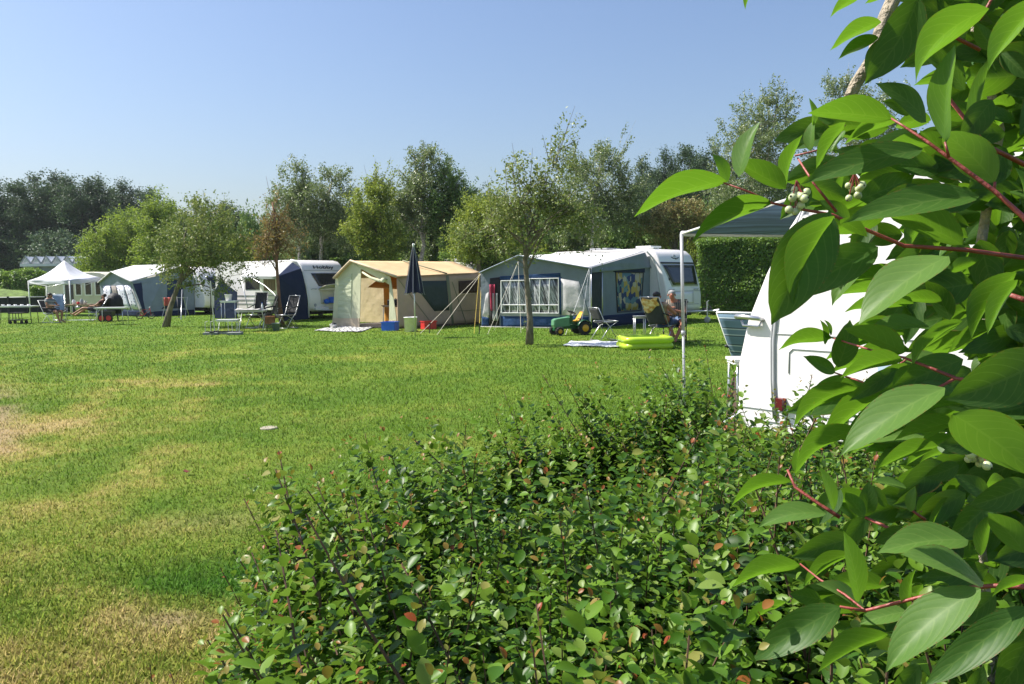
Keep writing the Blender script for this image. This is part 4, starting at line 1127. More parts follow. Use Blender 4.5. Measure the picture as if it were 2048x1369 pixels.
# side wall
wr = Wall(gR, sR, up(sR, eS.z), up(gR, eR.z))
wr.panel('side_wall', [(0, 0), (1, 0), (1, 1), (0, 1)], 0, M['beigecv'], tn, .02, 8)
wr.panel('window', [(.42, .30), (.60, .30), (.57, .88), (.16, .90)], .012, M['gauze'], tn)
wr.panel('window', [(.72, .62), (.965, .62), (.965, .86), (.72, .86)], .012, M['brownw'], tn)
wr.line('window_hem', [(.71, .60), (.71, .90), (.97, .89), (.97, .60), (.71, .60)], .016, .012, M['mud'], tn)
wr.panel('olive_band', [(.63, .02), (.655, .02), (.60, .98), (.565, .98)], .014, M['olive'], tn)
wr.line('seam', [(.02, .93), (.36, .12)], .014, .012, M['olive'], tn); wr.line('seam', [(.64, .85), (.81, .02)], .014, .014, M['olive'], tn)
wr.line('seam', [(.70, .28), (.98, .28)], .014, .010, M['olive'], tn)
# roof
side_n = wr.n * .10
cloth('roof_panel', (up(gR, eR.z) + side_n + og, eS + side_n, rg2, ap + og), M['tan'], tn, .06, 12, seed=4, wob=.02)
bL = eL + (rg2 - ap)
cloth('roof_panel', (eL + og, ap + og, rg2, bL), M['tan'], tn, .05, 8, seed=5)
hb = MB(); hb.slab([eS, up(sR, 0), up(sR, 0) + Vector((-1.9, 1.6, 0)), rg2 + Vector((-1.0, .9, -.6)), rg2], .02); hb.build('rear_wall', M['beigecv'], tn)
cloth('roof_panel', (eS + side_n, eS + Vector((-1.9, 1.9, 0)), rg2 + Vector((-.1, .1, 0)), rg2), M['tan'], tn, .02, 6, seed=6)
rail('ridge_band', [(up(gR, eR.z) + side_n).lerp(eS + side_n, .56) + Vector((0, 0, .03)), ap.lerp(rg2, .47) + Vector((0, 0, .03))], .022, M['olive'], tn)
rail('front_band', [eL + og, ap + og, up(gR, eR.z) + og + side_n], .045, M['mud'], tn)
# interior: lining, floor, back wall
ib = MB(); bk = gw.n * -2.3
ib.slab([up(gq(610, 652) + bk, .03), up(gq(722, 655) + bk, .03), gq(722, 545) + bk, gq(610, 548) + bk], .02, gw.n); ib.build('inner_wall', M['sheetcream'], tn)
ib = MB(); c0 = gq(742, 540) - gw.n * .9
cloth('lining', (gq(715, 575) - gw.n * .5, gq(790, 580) - gw.n * .5, gq(790, 545) - gw.n * 1.6, gq(715, 540) - gw.n * 1.6), M['orange'], tn, .12, 8, seed=9, wob=.05)
cloth('inner_curtain', (gq(722, 655) - gw.n * 1.2, gq(745, 655) - gw.n * 1.3, gq(730, 560) - gw.n * 1.2, gq(722, 560) - gw.n * 1.1), M['orange'], tn, 0, 8, seed=10, wob=.06)
cloth('inner_curtain', (gq(754, 652) - gw.n * 1.5, gq(776, 652) - gw.n * 1.4, gq(771, 555) - gw.n * 1.4, gq(766, 555) - gw.n * 1.5), M['orange'], tn, 0, 8, seed=12, wob=.06)
fb = MB(); fb.slab([gL + V(0, 0, .07), gR + V(0, 0, .07), sR + V(0, 0, .07), gL + (sR - gR) + V(0, 0, .07)], .06, V(0, 0, 1)); fb.build('groundsheet', surf('groundsheet', (.05, .04, .035), .8), tn)
guys(tn, eS + side_n, [(840, 668), (874, 670)], 'rope', .0058)
guys(tn, eS + side_n, [(958, 664)], 'yrope', .006)

# ---- left awning with patterned curtains
a0 = GX(288, 38.8); a1 = GX(389, 40.6); a2 = GX(204, 41.4)
la = empty('awning', a0, 'slate blue awning with small white gable and dotted curtains', 'awning')
e0 = P(264, 564, 39.0); e1 = P(386, 549, 40.6); e2 = P(199, 566, 41.4); pk = P(226, 543.5, 40.3)
e1 = up(a1, 1.95)
r1 = P(388, 527, 41.2); r2 = P(268, 531, 43.2)
lw = Wall(a2, a0, e0, e2); l2 = Wall(a0, a1, e1, e0)
g_ = MB(); g_.slab([a2, a0, e0, pk, e2], .02, lw.n); g_.build('front_wall', M['greycloth2'], la)
dots = pattern('dotted_curtain', 'dots')
for (u0, u1) in ((.10, .33), (.52, .72), (.75, .92)): lw.panel('curtain', [(u0, .24), (u1, .20), (u1, .90), (u0, .90)], .015, dots, la)
lw.panel('door_blind', [(.36, .2), (.50, .2), (.50, .9), (.36, .9)], .012, surf('taupe_blind', (.22, .19, .18), .8, .2, 3, stretch=(1, 1, 9)), la)
lw.panel('pale_panel', [(.93, .06), (1.0, .04), (.94, .8), (.93, .8)], .014, M['palecloth'], la)
lw.panel('skirt', [(.02, .01), (.99, .01), (.99, .17), (.02, .17)], .012, M['navycloth'], la)
g_ = MB(); g_.slab([a0, a1, up(a1, 2.3), e0.lerp(up(a1, 2.4), .55), e0], .02, l2.n); g_.build('side_wall', M['greycloth2'], la)
l2.panel('dark_seam', [(.005, .02), (.06, .02), (.14, .97), (.0, .98)], .012, M['navycloth'], la)
l2.panel('window', [(.30, .20), (.80, .20), (.80, .96), (.28, .97)], .012, fabric('blue_gauze', (.035, .055, .10), .03, .8, 4, (1, 1, 2)), la)
l2.panel('skirt', [(.03, .01), (.98, .01), (.98, .14), (.05, .14)], .014, M['navycloth'], la)
cloth('eave_valance', (e0 + l2.n * .05 + V(0, 0, -.12), e1 + l2.n * .05 + V(0, 0, -.10), r1 + l2.n * .05 + V(0, 0, -.30), e0 + l2.n * .05 + V(0, 0, .02)), M['greycloth2'], la, 0, 8, wob=.03)
lo_ = lw.n * .1
cloth('roof_panel', (pk + lo_, e0 + lo_, r1, r2), M['roofcloth'], la, .05, 10, seed=14)
cloth('roof_panel', (e2 + lo_, pk + lo_, r2, r2 + (e2 - pk)), M['roofcloth'], la, .03, 8, seed=15)
rail('eave_rail', [e2 + lo_, pk + lo_, e0 + lo_], .03, M['roofcloth'], la)
rail('side_pole', [P(352, 575, 38.5), G(358, 636)], .02, M['black'], la); rail('side_pole', [P(364, 580, 38.3), G(362, 640)], .02, M['alu'], la)

# ---- canopy of the lettered caravan
cb = empty('sun_canopy', GX(560, 32.2), 'white-topped caravan canopy with navy side panel and arched poles', 'canopy')
cR = GX(557, 32.2); cL = GX(484, 34.2)
rR = hc.pt(.95, -.05, 2.47); rL = hc.pt(4.2, -.05, 2.47)
fR = up(cR, P(557, 553, 32.2).z); fL = up(cL, P(484, 553, 34.2).z)
cloth('roof_panel', (fL, fR, rR, rL), M['roofcloth'], cb, .05, 12, seed=20)
cloth('valance', (fL + V(0, 0, -.12), fR + V(0, 0, -.12), fR + V(0, -.02, .01), fL + V(0, -.02, .01)), M['greytrim'], cb, 0, 6, wob=.01)
sp = hc.pt(.02, -.06, .05)
mbp = MB(); mbp.slab([cR, sp, hc.pt(.05, -.06, .9), hc.pt(.2, -.06, 1.6), hc.pt(.4, -.06, 2.2), rR, fR], .02); mbp.build('side_panel', M['navycloth'], cb)
rail('keder_rail', [hc.pt(x, -.05, z_) for x, z_ in ((1.05, 2.58), (.62, 2.50), (.38, 2.25), (.24, 1.85), (.09, 1.35), (.0, .8), (.02, .1))], .035, M['white'], cb)
rail('pole', [cR, fR], .022, M['alu'], cb); rail('pole', [GX(499, 33.6), fL], .022, M['alu'], cb)
rail('arched_pole', [fL, P(505, 557, 33.4), P(530, 572, 33.0), P(548, 588, 32.6), P(557, 600, 32.3), GX(563, 32.2)], .022, M['alu'], cb)
lwp = MB(); lwp.slab([GX(428, 36.2), GX(472, 35.6), P(474, 585, 35.6), P(440, 560, 36.0), P(428, 585, 36.2)], .02); lwp.build('side_panel', M['navycloth'], cb)
mbp = MB(); mbp.box(P(517, 652.5, 32.6) * 1.0, (.10, .02, .10)); mbp.build('fabric_label', M['white'], cb)

# ---- white gazebo
gz = empty('gazebo', GX(135, 41.5), 'white pop-up gazebo over the seated campers', 'gazebo')
gA, gF, gR_, gB = GX(59, 41.8), GX(141, 40.0), GX(203, 42.4), GX(95, 44.2)
zt = P(100, 562, 41).z
apx = P(128, 521, 42.1)
cs = [up(gA, P(57, 562, 41.8).z), up(gF, P(141, 562, 40).z), up(gR_, P(204, 556, 42.4).z), up(gB, P(95, 566, 44.2).z)]
M['gazebo'] = fabric('gazebo_cloth', (.68, .69, .74), .22, .4, 3)
def tri_roof(a, b, c):
    mb = MB(); nn = (b - a).cross(c - a).normalized()
    def fn(u, v):
        p = a.lerp(b, u).lerp(c, v); return p - V(0, 0, 1) * .16 * math.sin(math.pi * v) + nn * .02 * math.sin(u * 8) * (1 - v)
    mb.grid(fn, 8, 8, .008, nn); mb.build('roof_panel', M['gazebo'], gz, True)
for a, b in ((0, 1), (1, 2), (2, 3), (3, 0)):
    tri_roof(cs[a], cs[b], apx)
    cloth('valance', (cs[a] + V(0, 0, -.2), cs[b] + V(0, 0, -.2), cs[b], cs[a]), M['gazebo'], gz, 0, 6, wob=.02)
for g0, c0 in ((gA, cs[0]), (gF, cs[1]), (gR_, cs[2]), (gB, cs[3])): rail('post', [g0, c0], .032, M['white'], gz)
for a, b in ((0, 1), (1, 2)): rail('truss_bar', [cs[a] + V(0, 0, -.1), cs[a].lerp(cs[b], .5) + V(0, 0, -.3), cs[b] + V(0, 0, -.1)], .015, M['alu'], gz)

# ---- greenhouse and house roof
gh = empty('greenhouse', GX(115, 64), 'long glasshouse with a row of white gabled roofs before the dark wood', 'greenhouse')
M['ghroof'] = surf('whitewashed_glass', (.66, .67, .68), .4, .08, 2)
x0 = GX(50, 64).x; x1 = GX(215, 64).x; ze = P(110, 528, 64).z; zr = P(110, 513, 64).z; nb = 8
mb = MB(); wd = (x1 - x0) / nb
mb.box((lerp(x0, x1, .5), 67, ze / 2), (x1 - x0, 6, ze)); mb.build('glass_wall', surf('greenhouse_wall', (.42, .46, .45), .4, .15, 2), gh)
for k in range(nb):
    xa = x0 + wd * k; mb = MB()
    mb.add([(xa, 63.8, ze + .02), (xa + wd, 63.8, ze + .02), (xa + wd / 2, 63.8, zr), (xa, 70, ze + .02), (xa + wd, 70, ze + .02), (xa + wd / 2, 70, zr)], [(0, 1, 2), (5, 4, 3), (0, 2, 5, 3), (2, 1, 4, 5), (1, 0, 3, 4)])
    mb.build('roof', M['ghroof'], gh)
    mb = MB(); mb.tube([(xa, 63.7, ze + .02), (xa + wd / 2, 63.7, zr + .03), (xa + wd, 63.7, ze + .02)], .07, 4); mb.build('gable_trim', M['greytrim'], gh)
mb = MB(); mb.box((lerp(x0, x1, .5), 63.7, ze - .1), (x1 - x0, .2, .2)); mb.build('gutter', M['white'], gh)
hs = empty('house', GX(580, 58), 'low house with pinkish grey roof behind the lettered caravan', 'house')
h0, h1 = P(520, 525, 58), P(640, 525, 58); hr0, hr1 = P(535, 494, 61), P(612, 494, 61)
mb = MB(); mb.slab([up(h0, 0), up(h1, 0), h1, h0], .2); mb.build('wall', M['cream'], hs)
M['tiles'] = surf('grey_pink_tiles', (.34, .29, .28), .8, .25, 6, .4, 12, stretch=(1, 1, 5))
mb = MB(); mb.slab([h0 + V(-.4, -.3, -.1), h1 + V(.4, -.3, -.1), hr1, hr0], .12); mb.build('roof', M['tiles'], hs)
mb = MB(); mb.add([hr0, hr1, h1 + V(0, 6, 0), h0 + V(0, 6, 0)], [(0, 1, 2, 3)]); mb.build('roof', M['tiles'], hs)
# ---- black windbreak fence at the left
fe = empty('fence', GX(60, 46), 'long low black slatted fence below the left grassy bank', 'fence')
f0, f1 = GX(-60, 45.5), GX(168, 46.5); zt = .92
M['slats'] = surf('black_slats', (.012, .013, .016), .7, .4, 4, .3, 10, stretch=(.6, .6, 9))
mb = MB(); mb.slab([f0 + V(0, 0, .05), f1 + V(0, 0, .05), up(f1, zt), up(f0, zt)], .04); mb.build('panel', M['slats'], fe)
for k in range(7):
    p = f0.lerp(f1, k / 6); mb = MB(); mb.box(p + V(0, -.06, .5), (.08, .06, 1.0)); mb.build('post', M['black'], fe)
rail('top_rail', [up(f0, zt + .02) + V(0, -.03, 0), up(f1, zt + .02) + V(0, -.03, 0)], .03, M['greytrim'], fe)

# ================================================================== nearest caravan and its canopy
nN = Vector((-.64, .77, 0)).normalized(); aN = -nN; bN = Vector((.77, .64, 0)).normalized()
N0 = GX(1474, 6.35)
nc = Caravan('caravan', N0, aN, bN, 'nearest white caravan, sunlit and half hidden behind dogwood leaves', 2.25, 5.6, wheel=True)
def npanel(name, pts, mat, th=.006, off=.006):
    mb = MB(); q = [nc.pt(x, -off, z_) for x, z_ in pts]; mb.slab(q, th, -bN); return mb.build(name, mat, nc.root)
def nstrip(name, pts, w_, mat, off=.010):
    mb = MB(); mb.tube([nc.pt(x, -off * .3, z_) for x, z_ in pts], w_, 6); return mb.build(name, mat, nc.root, True)
nstrip('corner_trim', [(.62, 2.18), (.50, 1.9), (.42, 1.6), (.36, 1.3), (.34, 1.1), (.345, .8), (.37, .50)], .016, M['greytrim'])
nstrip('corner_trim', [(.60, 2.20), (.475, 1.9), (.39, 1.6), (.33, 1.3), (.315, 1.1), (.32, .8), (.345, .50)], .008, M['greytrim'])
nstrip('seam', [(.36, 1.16), (1.7, 1.16)], .004, M['greytrim']); nstrip('locker_door', [(.47, .86), (.47, 1.02), (.50, 1.05), (1.5, 1.05), (1.53, 1.02), (1.53, .6), (.5, .6)], .005, M['greytrim'])
nstrip('seam', [(.05, .56), (5.4, .56)], .005, M['greytrim']); nstrip('seam', [(.3, .47), (5.4, .47)], .006, M['greytrim'])
npanel('service_hatch', [(1.15, .88), (1.42, .88), (1.42, .98), (1.15, .98)], surf('pale_blue_hatch', (.45, .56, .68), .4))
mb = MB(); mb.tube([nc.pt(.03, .0, 1.28), nc.pt(.03, -.05, 1.285), nc.pt(.10, -.055, 1.285), nc.pt(.23, -.05, 1.275), nc.pt(.24, 0, 1.26)], [.016, .02, .02, .02, .016], 8)
mb.tube([nc.pt(.05, -.01, 1.25), nc.pt(.08, -.03, 1.215), nc.pt(.22, -.03, 1.21), nc.pt(.235, -.01, 1.25)], .010, 6); mb.build('grab_handle', M['alu'], nc.root, True)
mb = MB(); c = nc.pt(.42, -.03, .62); mb.box(c, (.06, .06, .09), Matrix((aN, bN, V(0, 0, 1))).transposed()); mb.build('marker_lamp', surf('dark_red_lens', (.10, .008, .012), .3), nc.root)
mb = MB(); mb.lathe(nc.pt(.60, -.012, 2.0), [(.055, 0), (.055, .006)], 20, -bN); 
e_ = mb.build('emblem', M['greytrim'], nc.root)
mb = MB(); mb.lathe(nc.pt(.60, -.0155, 2.0), [(.047, 0), (.047, .006)], 20, -bN); mb.build('emblem_face', M['white'], e_)
mb = MB()
for k, (dx, dz) in enumerate(((-.02, .01), (0, .0), (.02, .01))): mb.box(nc.pt(.60 + dx, -.0235, 2.0 + dz), (.012, .004, .04), Matrix((aN, bN, V(0, 0, 1))).transposed())
mb.build('emblem_mark', M['black'], e_)
mb = MB(); nc._bx(mb, 1.2, 2.4, .1, .5, .12, .30); mb.build('step_box', M['black'], nc.root)
mb = MB(); mb.tube([nc.pt(.05, .1, .55), nc.pt(-.16, .0, .36), nc.pt(-.2, .0, .06)], .02, 6); mb.box(nc.pt(-.2, .0, .03), (.12, .12, .03)); mb.build('corner_steady', M['alu'], nc.root)
mb = MB(); mb.slab([nc.pt(1.3, -.03, .06), nc.pt(2.6, -.03, .06), nc.pt(2.6, -.03, .36), nc.pt(1.3, -.03, .36)], .02, -bN); mb.build('draught_skirt', surf('ribbed_skirt', (.10, .12, .15), .6, .8, 5, .3, 8, stretch=(.3, .3, 14)), nc.root)
# sun canopy on poles beyond it
sc_ = empty('sun_canopy', G(1368, 850), 'blue-grey striped sun canopy on a silver pole behind the nearest caravan', 'canopy')
k1 = P(1363, 468, 8.7); k2 = P(1800, 472, 9.9); k3 = P(1830, 372, 8.4); k4 = P(1625, 383, 7.5)
M['canopy'] = surf('striped_canopy', (.09, .14, .25), .8, .5, 3.0, .2, 4, transl=.25, stretch=(.15, 5, 5))
cloth('canopy_cloth', (k1, k2, k3, k4), M['canopy'], sc_, .10, 14, seed=30, wob=.02)
rail('front_rail', [k1, k2], .032, M['greytrim'], sc_); rail('side_rail', [k1, k4], .013, M['white'], sc_); rail('side_rail', [k2, k3], .018, M['white'], sc_)
pf = GX(1371, 8.62)
pl = MB(); pl.tube([k1, k1.lerp(pf, .52)], .019, 10); pl.tube([k1.lerp(pf, .5), pf], .015, 10); pl.lathe(k1.lerp(pf, .52) - V(0, 0, .03), [(.024, 0), (.024, .05)], 10); pl.lathe(pf, [(.05, 0), (.05, .02), (.02, .03)], 10); pl.build('pole', M['greytrim'], sc_, True)
pl = MB(); pl.tube([k2, up(k2, 0)], .024, 8); pl.build('pole', M['alu'], sc_, True)
# ================================================================== small things
def frame(loc, face):
    """rotation z for a thing whose local +y looks along face"""
    return math.atan2(face[1], face[0]) - math.pi / 2
def bl(mb, name, mat, root, smooth=False):
    return mb.build(name, mat, root, smooth, local=True)
def chair(name, loc, face, label, seat_mat, leg_mat, back_top=.95, seat_z=.43, w=.52, lean=.22, arms=True, group='camping chairs on the lawn', cat='chair', scale=1.0):
    r = empty(name, loc, label, cat, group, frame(loc, face)); r.scale = (scale,) * 3
    h = w / 2
    mb = MB()
    def st(u, v):
        x = lerp(-h + .02, h - .02, u); return (x, lerp(-.20, .24, v), seat_z - .03 * math.sin(math.pi * u) - .02 * math.sin(math.pi * v))
    mb.grid(st, 6, 5, .012, (0, 0, 1)); bl(mb, 'seat', seat_mat, r, True)
    mb = MB(); bz0 = seat_z + .05
    def bk(u, v):
        z = lerp(bz0, back_top, v); return (lerp(-h + .02, h - .02, u), -.20 - lean * v - .035 * math.sin(math.pi * u), z)
    mb.grid(bk, 6, 8, .012, (0, 1, 0)); bl(mb, 'backrest', seat_mat, r, True)
    for sx in (-h, h):
        mb = MB(); mb.tube([(sx, .26, 0), (sx, .02, seat_z * .75), (sx, -.16, seat_z + .06), (sx, -.20 - lean, back_top + .02)], .012, 6); bl(mb, 'leg', leg_mat, r, True)
        mb = MB(); mb.tube([(sx, -.26, 0), (sx, .0, seat_z * .72), (sx, .26, seat_z + .01), (sx, -.16, seat_z)], .012, 6); bl(mb, 'leg', leg_mat, r, True)
        if arms:
            mb = MB(); mb.tube([(sx, -.20 - lean * .5, lerp(bz0, back_top, .42)), (sx, .2, seat_z + .21)], .018, 6); mb.tube([(sx, .16, seat_z + .2), (sx, .2, seat_z)], .010, 5); bl(mb, 'armrest', M['black'], r, True)
    for y, z in ((.26, .02), (-.26, .02), (.26, seat_z + .01), (-.20 - lean, back_top + .02)):
        mb = MB(); mb.tube([(-h, y, z), (h, y, z)], .012, 6); bl(mb, 'crossbar', leg_mat, r, True)
    return r
def table(name, loc, face, label, w, dp, z, top_mat, leg_mat, cross=False, group=None, th=.03):
    r = empty(name, loc, label, 'table', group, frame(loc, face))
    mb = MB(); mb.box((0, 0, z - th / 2), (w, dp, th)); mb.box((0, 0, z - th - .02), (w * .94, dp * .9, .03)); bl(mb, 'tabletop', top_mat, r)
    for sx in (-1, 1):
        for sy in (-1, 1):
            mb = MB(); x = sx * w * .42; y = sy * dp * .4
            if cross: mb.tube([(x, y, z - .05), (x, -y, 0.0)], .013, 6)
            else: mb.tube([(x, y, z - .05), (x * 1.06, y * 1.08, 0.0)], .014, 6)
            bl(mb, 'leg', leg_mat, r, True)
    return r
def crate(name, loc, face, label, mat, w=.42, dp=.32, h=.24, cat='crate', handles=True, group=None):
    r = empty(name, loc, label, cat, group, frame(loc, face)); mb = MB(); t = .015
    k = .90
    for (cx, cy, sx, sy) in ((0, dp / 2, w, t), (0, -dp / 2, w, t), (w / 2, 0, t, dp - t * 1.2), (-w / 2, 0, t, dp - t * 1.2)): mb.box((cx, cy, h / 2), (sx, sy, h))
    mb.box((0, 0, .012), (w - t, dp - t, .02)); bl(mb, 'body', mat, r)
    mb = MB()
    for (cx, cy, sx, sy) in ((0, dp / 2 + .01, w + .05, .03), (0, -dp / 2 - .01, w + .05, .03), (w / 2 + .01, 0, .03, dp - .012), (-w / 2 - .01, 0, .03, dp - .012)): mb.box((cx, cy, h + .005), (sx, sy, .03))
    bl(mb, 'rim', mat, r); return r
def bucket(name, loc, label, mat, rt=.15, rb=.12, h=.27, cat='bucket', lid=None, scale=1.0, handle=True):
    r = empty(name, loc, label, cat); r.scale = (scale,) * 3
    mb = MB(); mb.lathe((0, 0, 0), [(rb, 0), (rt, h), (rt + .01, h), (rt + .01, h - .02), (rt - .01, h - .004), (rb - .01, .02)], 18); bl(mb, 'body', mat, r, True)
    if handle:
        mb = MB(); mb.tube([(rt * math.cos(a), .02, h - .03 - rt * .8 * math.sin(a)) for a in np.linspace(0, math.pi, 9)], .005, 5); bl(mb, 'handle', M['steel'], r)
    if lid: mb = MB(); mb.lathe((0, 0, h), [(rt * .95, 0), (rt * .98, .02), (rt * .5, .05), (.02, .06)], 16); bl(mb, 'lid', lid, r, True)
    return r
DARKF = surf('dark_mesh_fabric', (.035, .037, .04), .8, .2, 8, .3, 60)
CHARC = surf('charcoal_fabric', (.05, .053, .058), .8, .15, 8, .3, 60)

# ---- closed parasol
pb = GX(829, 22.2)
pr = empty('parasol', pb, 'closed navy parasol standing on the lawn before the tan tent', 'parasol')
zt0, zt1 = P(828, 493, 22.2).z, P(830, 588, 22.2).z
mb = MB(); mb.tube([(0, 0, -.1), (0, 0, .9), (0, 0, zt0)], [.019, .019, .014], 10); bl(mb, 'pole', M['alu'], pr, True)
mb = MB(); nf = 8; N_ = 48
vs = []; fs = []; levels = 14
for i in range(levels + 1):
    t = i / levels; zz = lerp(zt0 - .02, zt1, t); rr = .02 + .25 * t ** .85
    for k in range(N_):
        a = 2 * math.pi * k / N_; f = abs(math.sin(a * nf / 2)); q = rr * (.55 + .45 * (1 - f) ** .7) * (1 + .06 * math.sin(3 * a + 4 * t))
        vs.append((q * math.cos(a), q * math.sin(a), zz + (.05 * f * t)))
for i in range(levels):
    for k in range(N_): a = i * N_ + k; b = i * N_ + (k + 1) % N_; fs.append((a, a + N_, b + N_, b))
mb.add(vs, fs); bl(mb, 'canopy', surf('navy_parasol', (.010, .012, .045), .7, .3, 4, .2, 8), pr, True)
for k in range(nf):
    a = 2 * math.pi * k / nf; mb = MB()
    mb.tube([((.026 + .25 * t ** .85) * math.cos(a), (.026 + .25 * t ** .85) * math.sin(a), lerp(zt0 - .02, zt1, t) - .0) for t in (0, .25, .5, .75, 1)] + [(.30 * math.cos(a), .30 * math.sin(a), zt1 - .03)], .006, 5); bl(mb, 'rib', M['greytrim'], pr)
mb = MB(); mb.lathe((0, 0, zt0 - .02), [(.025, 0), (.03, .03), (.03, .08), (.015, .10)], 10); bl(mb, 'finial', M['white'], pr, True)

# ---- things round the tan tent
crate('crate', GX(779, 25.7), (-.3, -1), 'blue plastic crate at the tan tent doorway', M['blue'], .46, .34, .27)
crate('crate', GX(856, 26.2), (.6, -1), 'red plastic crate against the shaded wall of the tan tent', M['red'], .42, .32, .25)
bucket('bin', GX(820, 25.0), 'white bag-lined bin beside the blue crate', surf('white_bag', (.78, .78, .78), .5, .1, 6, .8, 9), .20, .18, .44, 'bin', scale=1.05, handle=False)
bucket('bucket', GX(665, 27.2), 'small white bucket with dark lid at the left foot of the tan tent', M['white'], .12, .10, .14, lid=M['black'])
mb = MB(); c0 = [G(628, 663), G(720, 665.5), G(748, 656), G(672, 654)]
mb.grid(lambda u, v: c0[0].lerp(c0[1], u).lerp(c0[3].lerp(c0[2], u), v) + V(0, 0, .03 + .012 * math.sin(9 * u + 5 * v)), 18, 10, .01, (0, 0, 1))
tag(mb.build('rug', pattern('zigzag_rug', 'zigzag'), None, True), 'black and white zigzag rug on the grass before the tan tent', 'rug')
t_ = table('table', gq(758, 655) * 1.0 - gw.n * .7, (-.7, -.7), 'small folding table with pots inside the tan tent doorway', .7, .45, .70, M['wood'], M['alu'])
t_.location.z = 0.07
for k, (dx, kind) in enumerate(((-.18, 'dark lidded pot on the left of the tent doorway table'), (.02, 'squat dark pan in the middle of the tent doorway table'), (.18, 'dark kettle on the right of the tent doorway table'))):
    q = empty('pot', t_.location + Vector((dx * .7, -dx * .7, .70)), kind, 'pot'); mb = MB()
    hh = (.16, .09, .19)[k]; mb.lathe((0, 0, 0), [(.07, 0), (.08, .02), (.078, hh)], 14); bl(mb, 'body', M['black'], q, True)
    mb = MB(); mb.lathe((0, 0, hh), [(.08, 0), (.06, .02), (.015, .03), (.015, .05)], 14); bl(mb, 'lid', M['steel'], q, True)
    mb = MB(); mb.tube([(.07, 0, hh * .7), (.13, 0, hh * .75), (.13, 0, hh * .5)], .008, 5); bl(mb, 'handle', M['black'], q)
def peg(loc, label, group='tent pegs'):
    r = empty('tent_peg', loc, label, 'tent peg', group); mb = MB(); mb.tube([(0, 0, -.05), (.02, 0, .30)], .016, 6); bl(mb, 'shaft', M['black'], r); mb = MB(); mb.box((.02, 0, .31), (.05, .03, .03)); bl(mb, 'head', M['black'], r)
peg(G(859, 667), 'black tent peg among the pale ropes of the tan tent'); peg(G(958, 669), 'black tent peg at the yellow rope between tan tent and blue awning')
# ---- garments in the awning door
mb = MB()
cg = w.at(.11, .60, .06)
mb.grid(lambda u, v: w.at(lerp(.10, .135, u) + .02 * (v) * (u - .5), lerp(.30, .78, v), .06 + .03 * math.sin(7 * u)), 8, 10, .02, w.n)
tag(mb.build('jacket', surf('crimson_cloth', (.35, .02, .06), .8, .3, 6, .6, 8), None, True), 'crimson garment hanging in the door of the blue awning', 'garment')
mb = MB(); mb.grid(lambda u, v: w.at(lerp(.115, .165, u), lerp(.12, .62, v), .035 + .03 * math.sin(9 * u)), 8, 8, .015, w.n)
tag(mb.build('towel', M['palecloth'], None, True), 'pale towel hanging behind the crimson garment', 'towel')

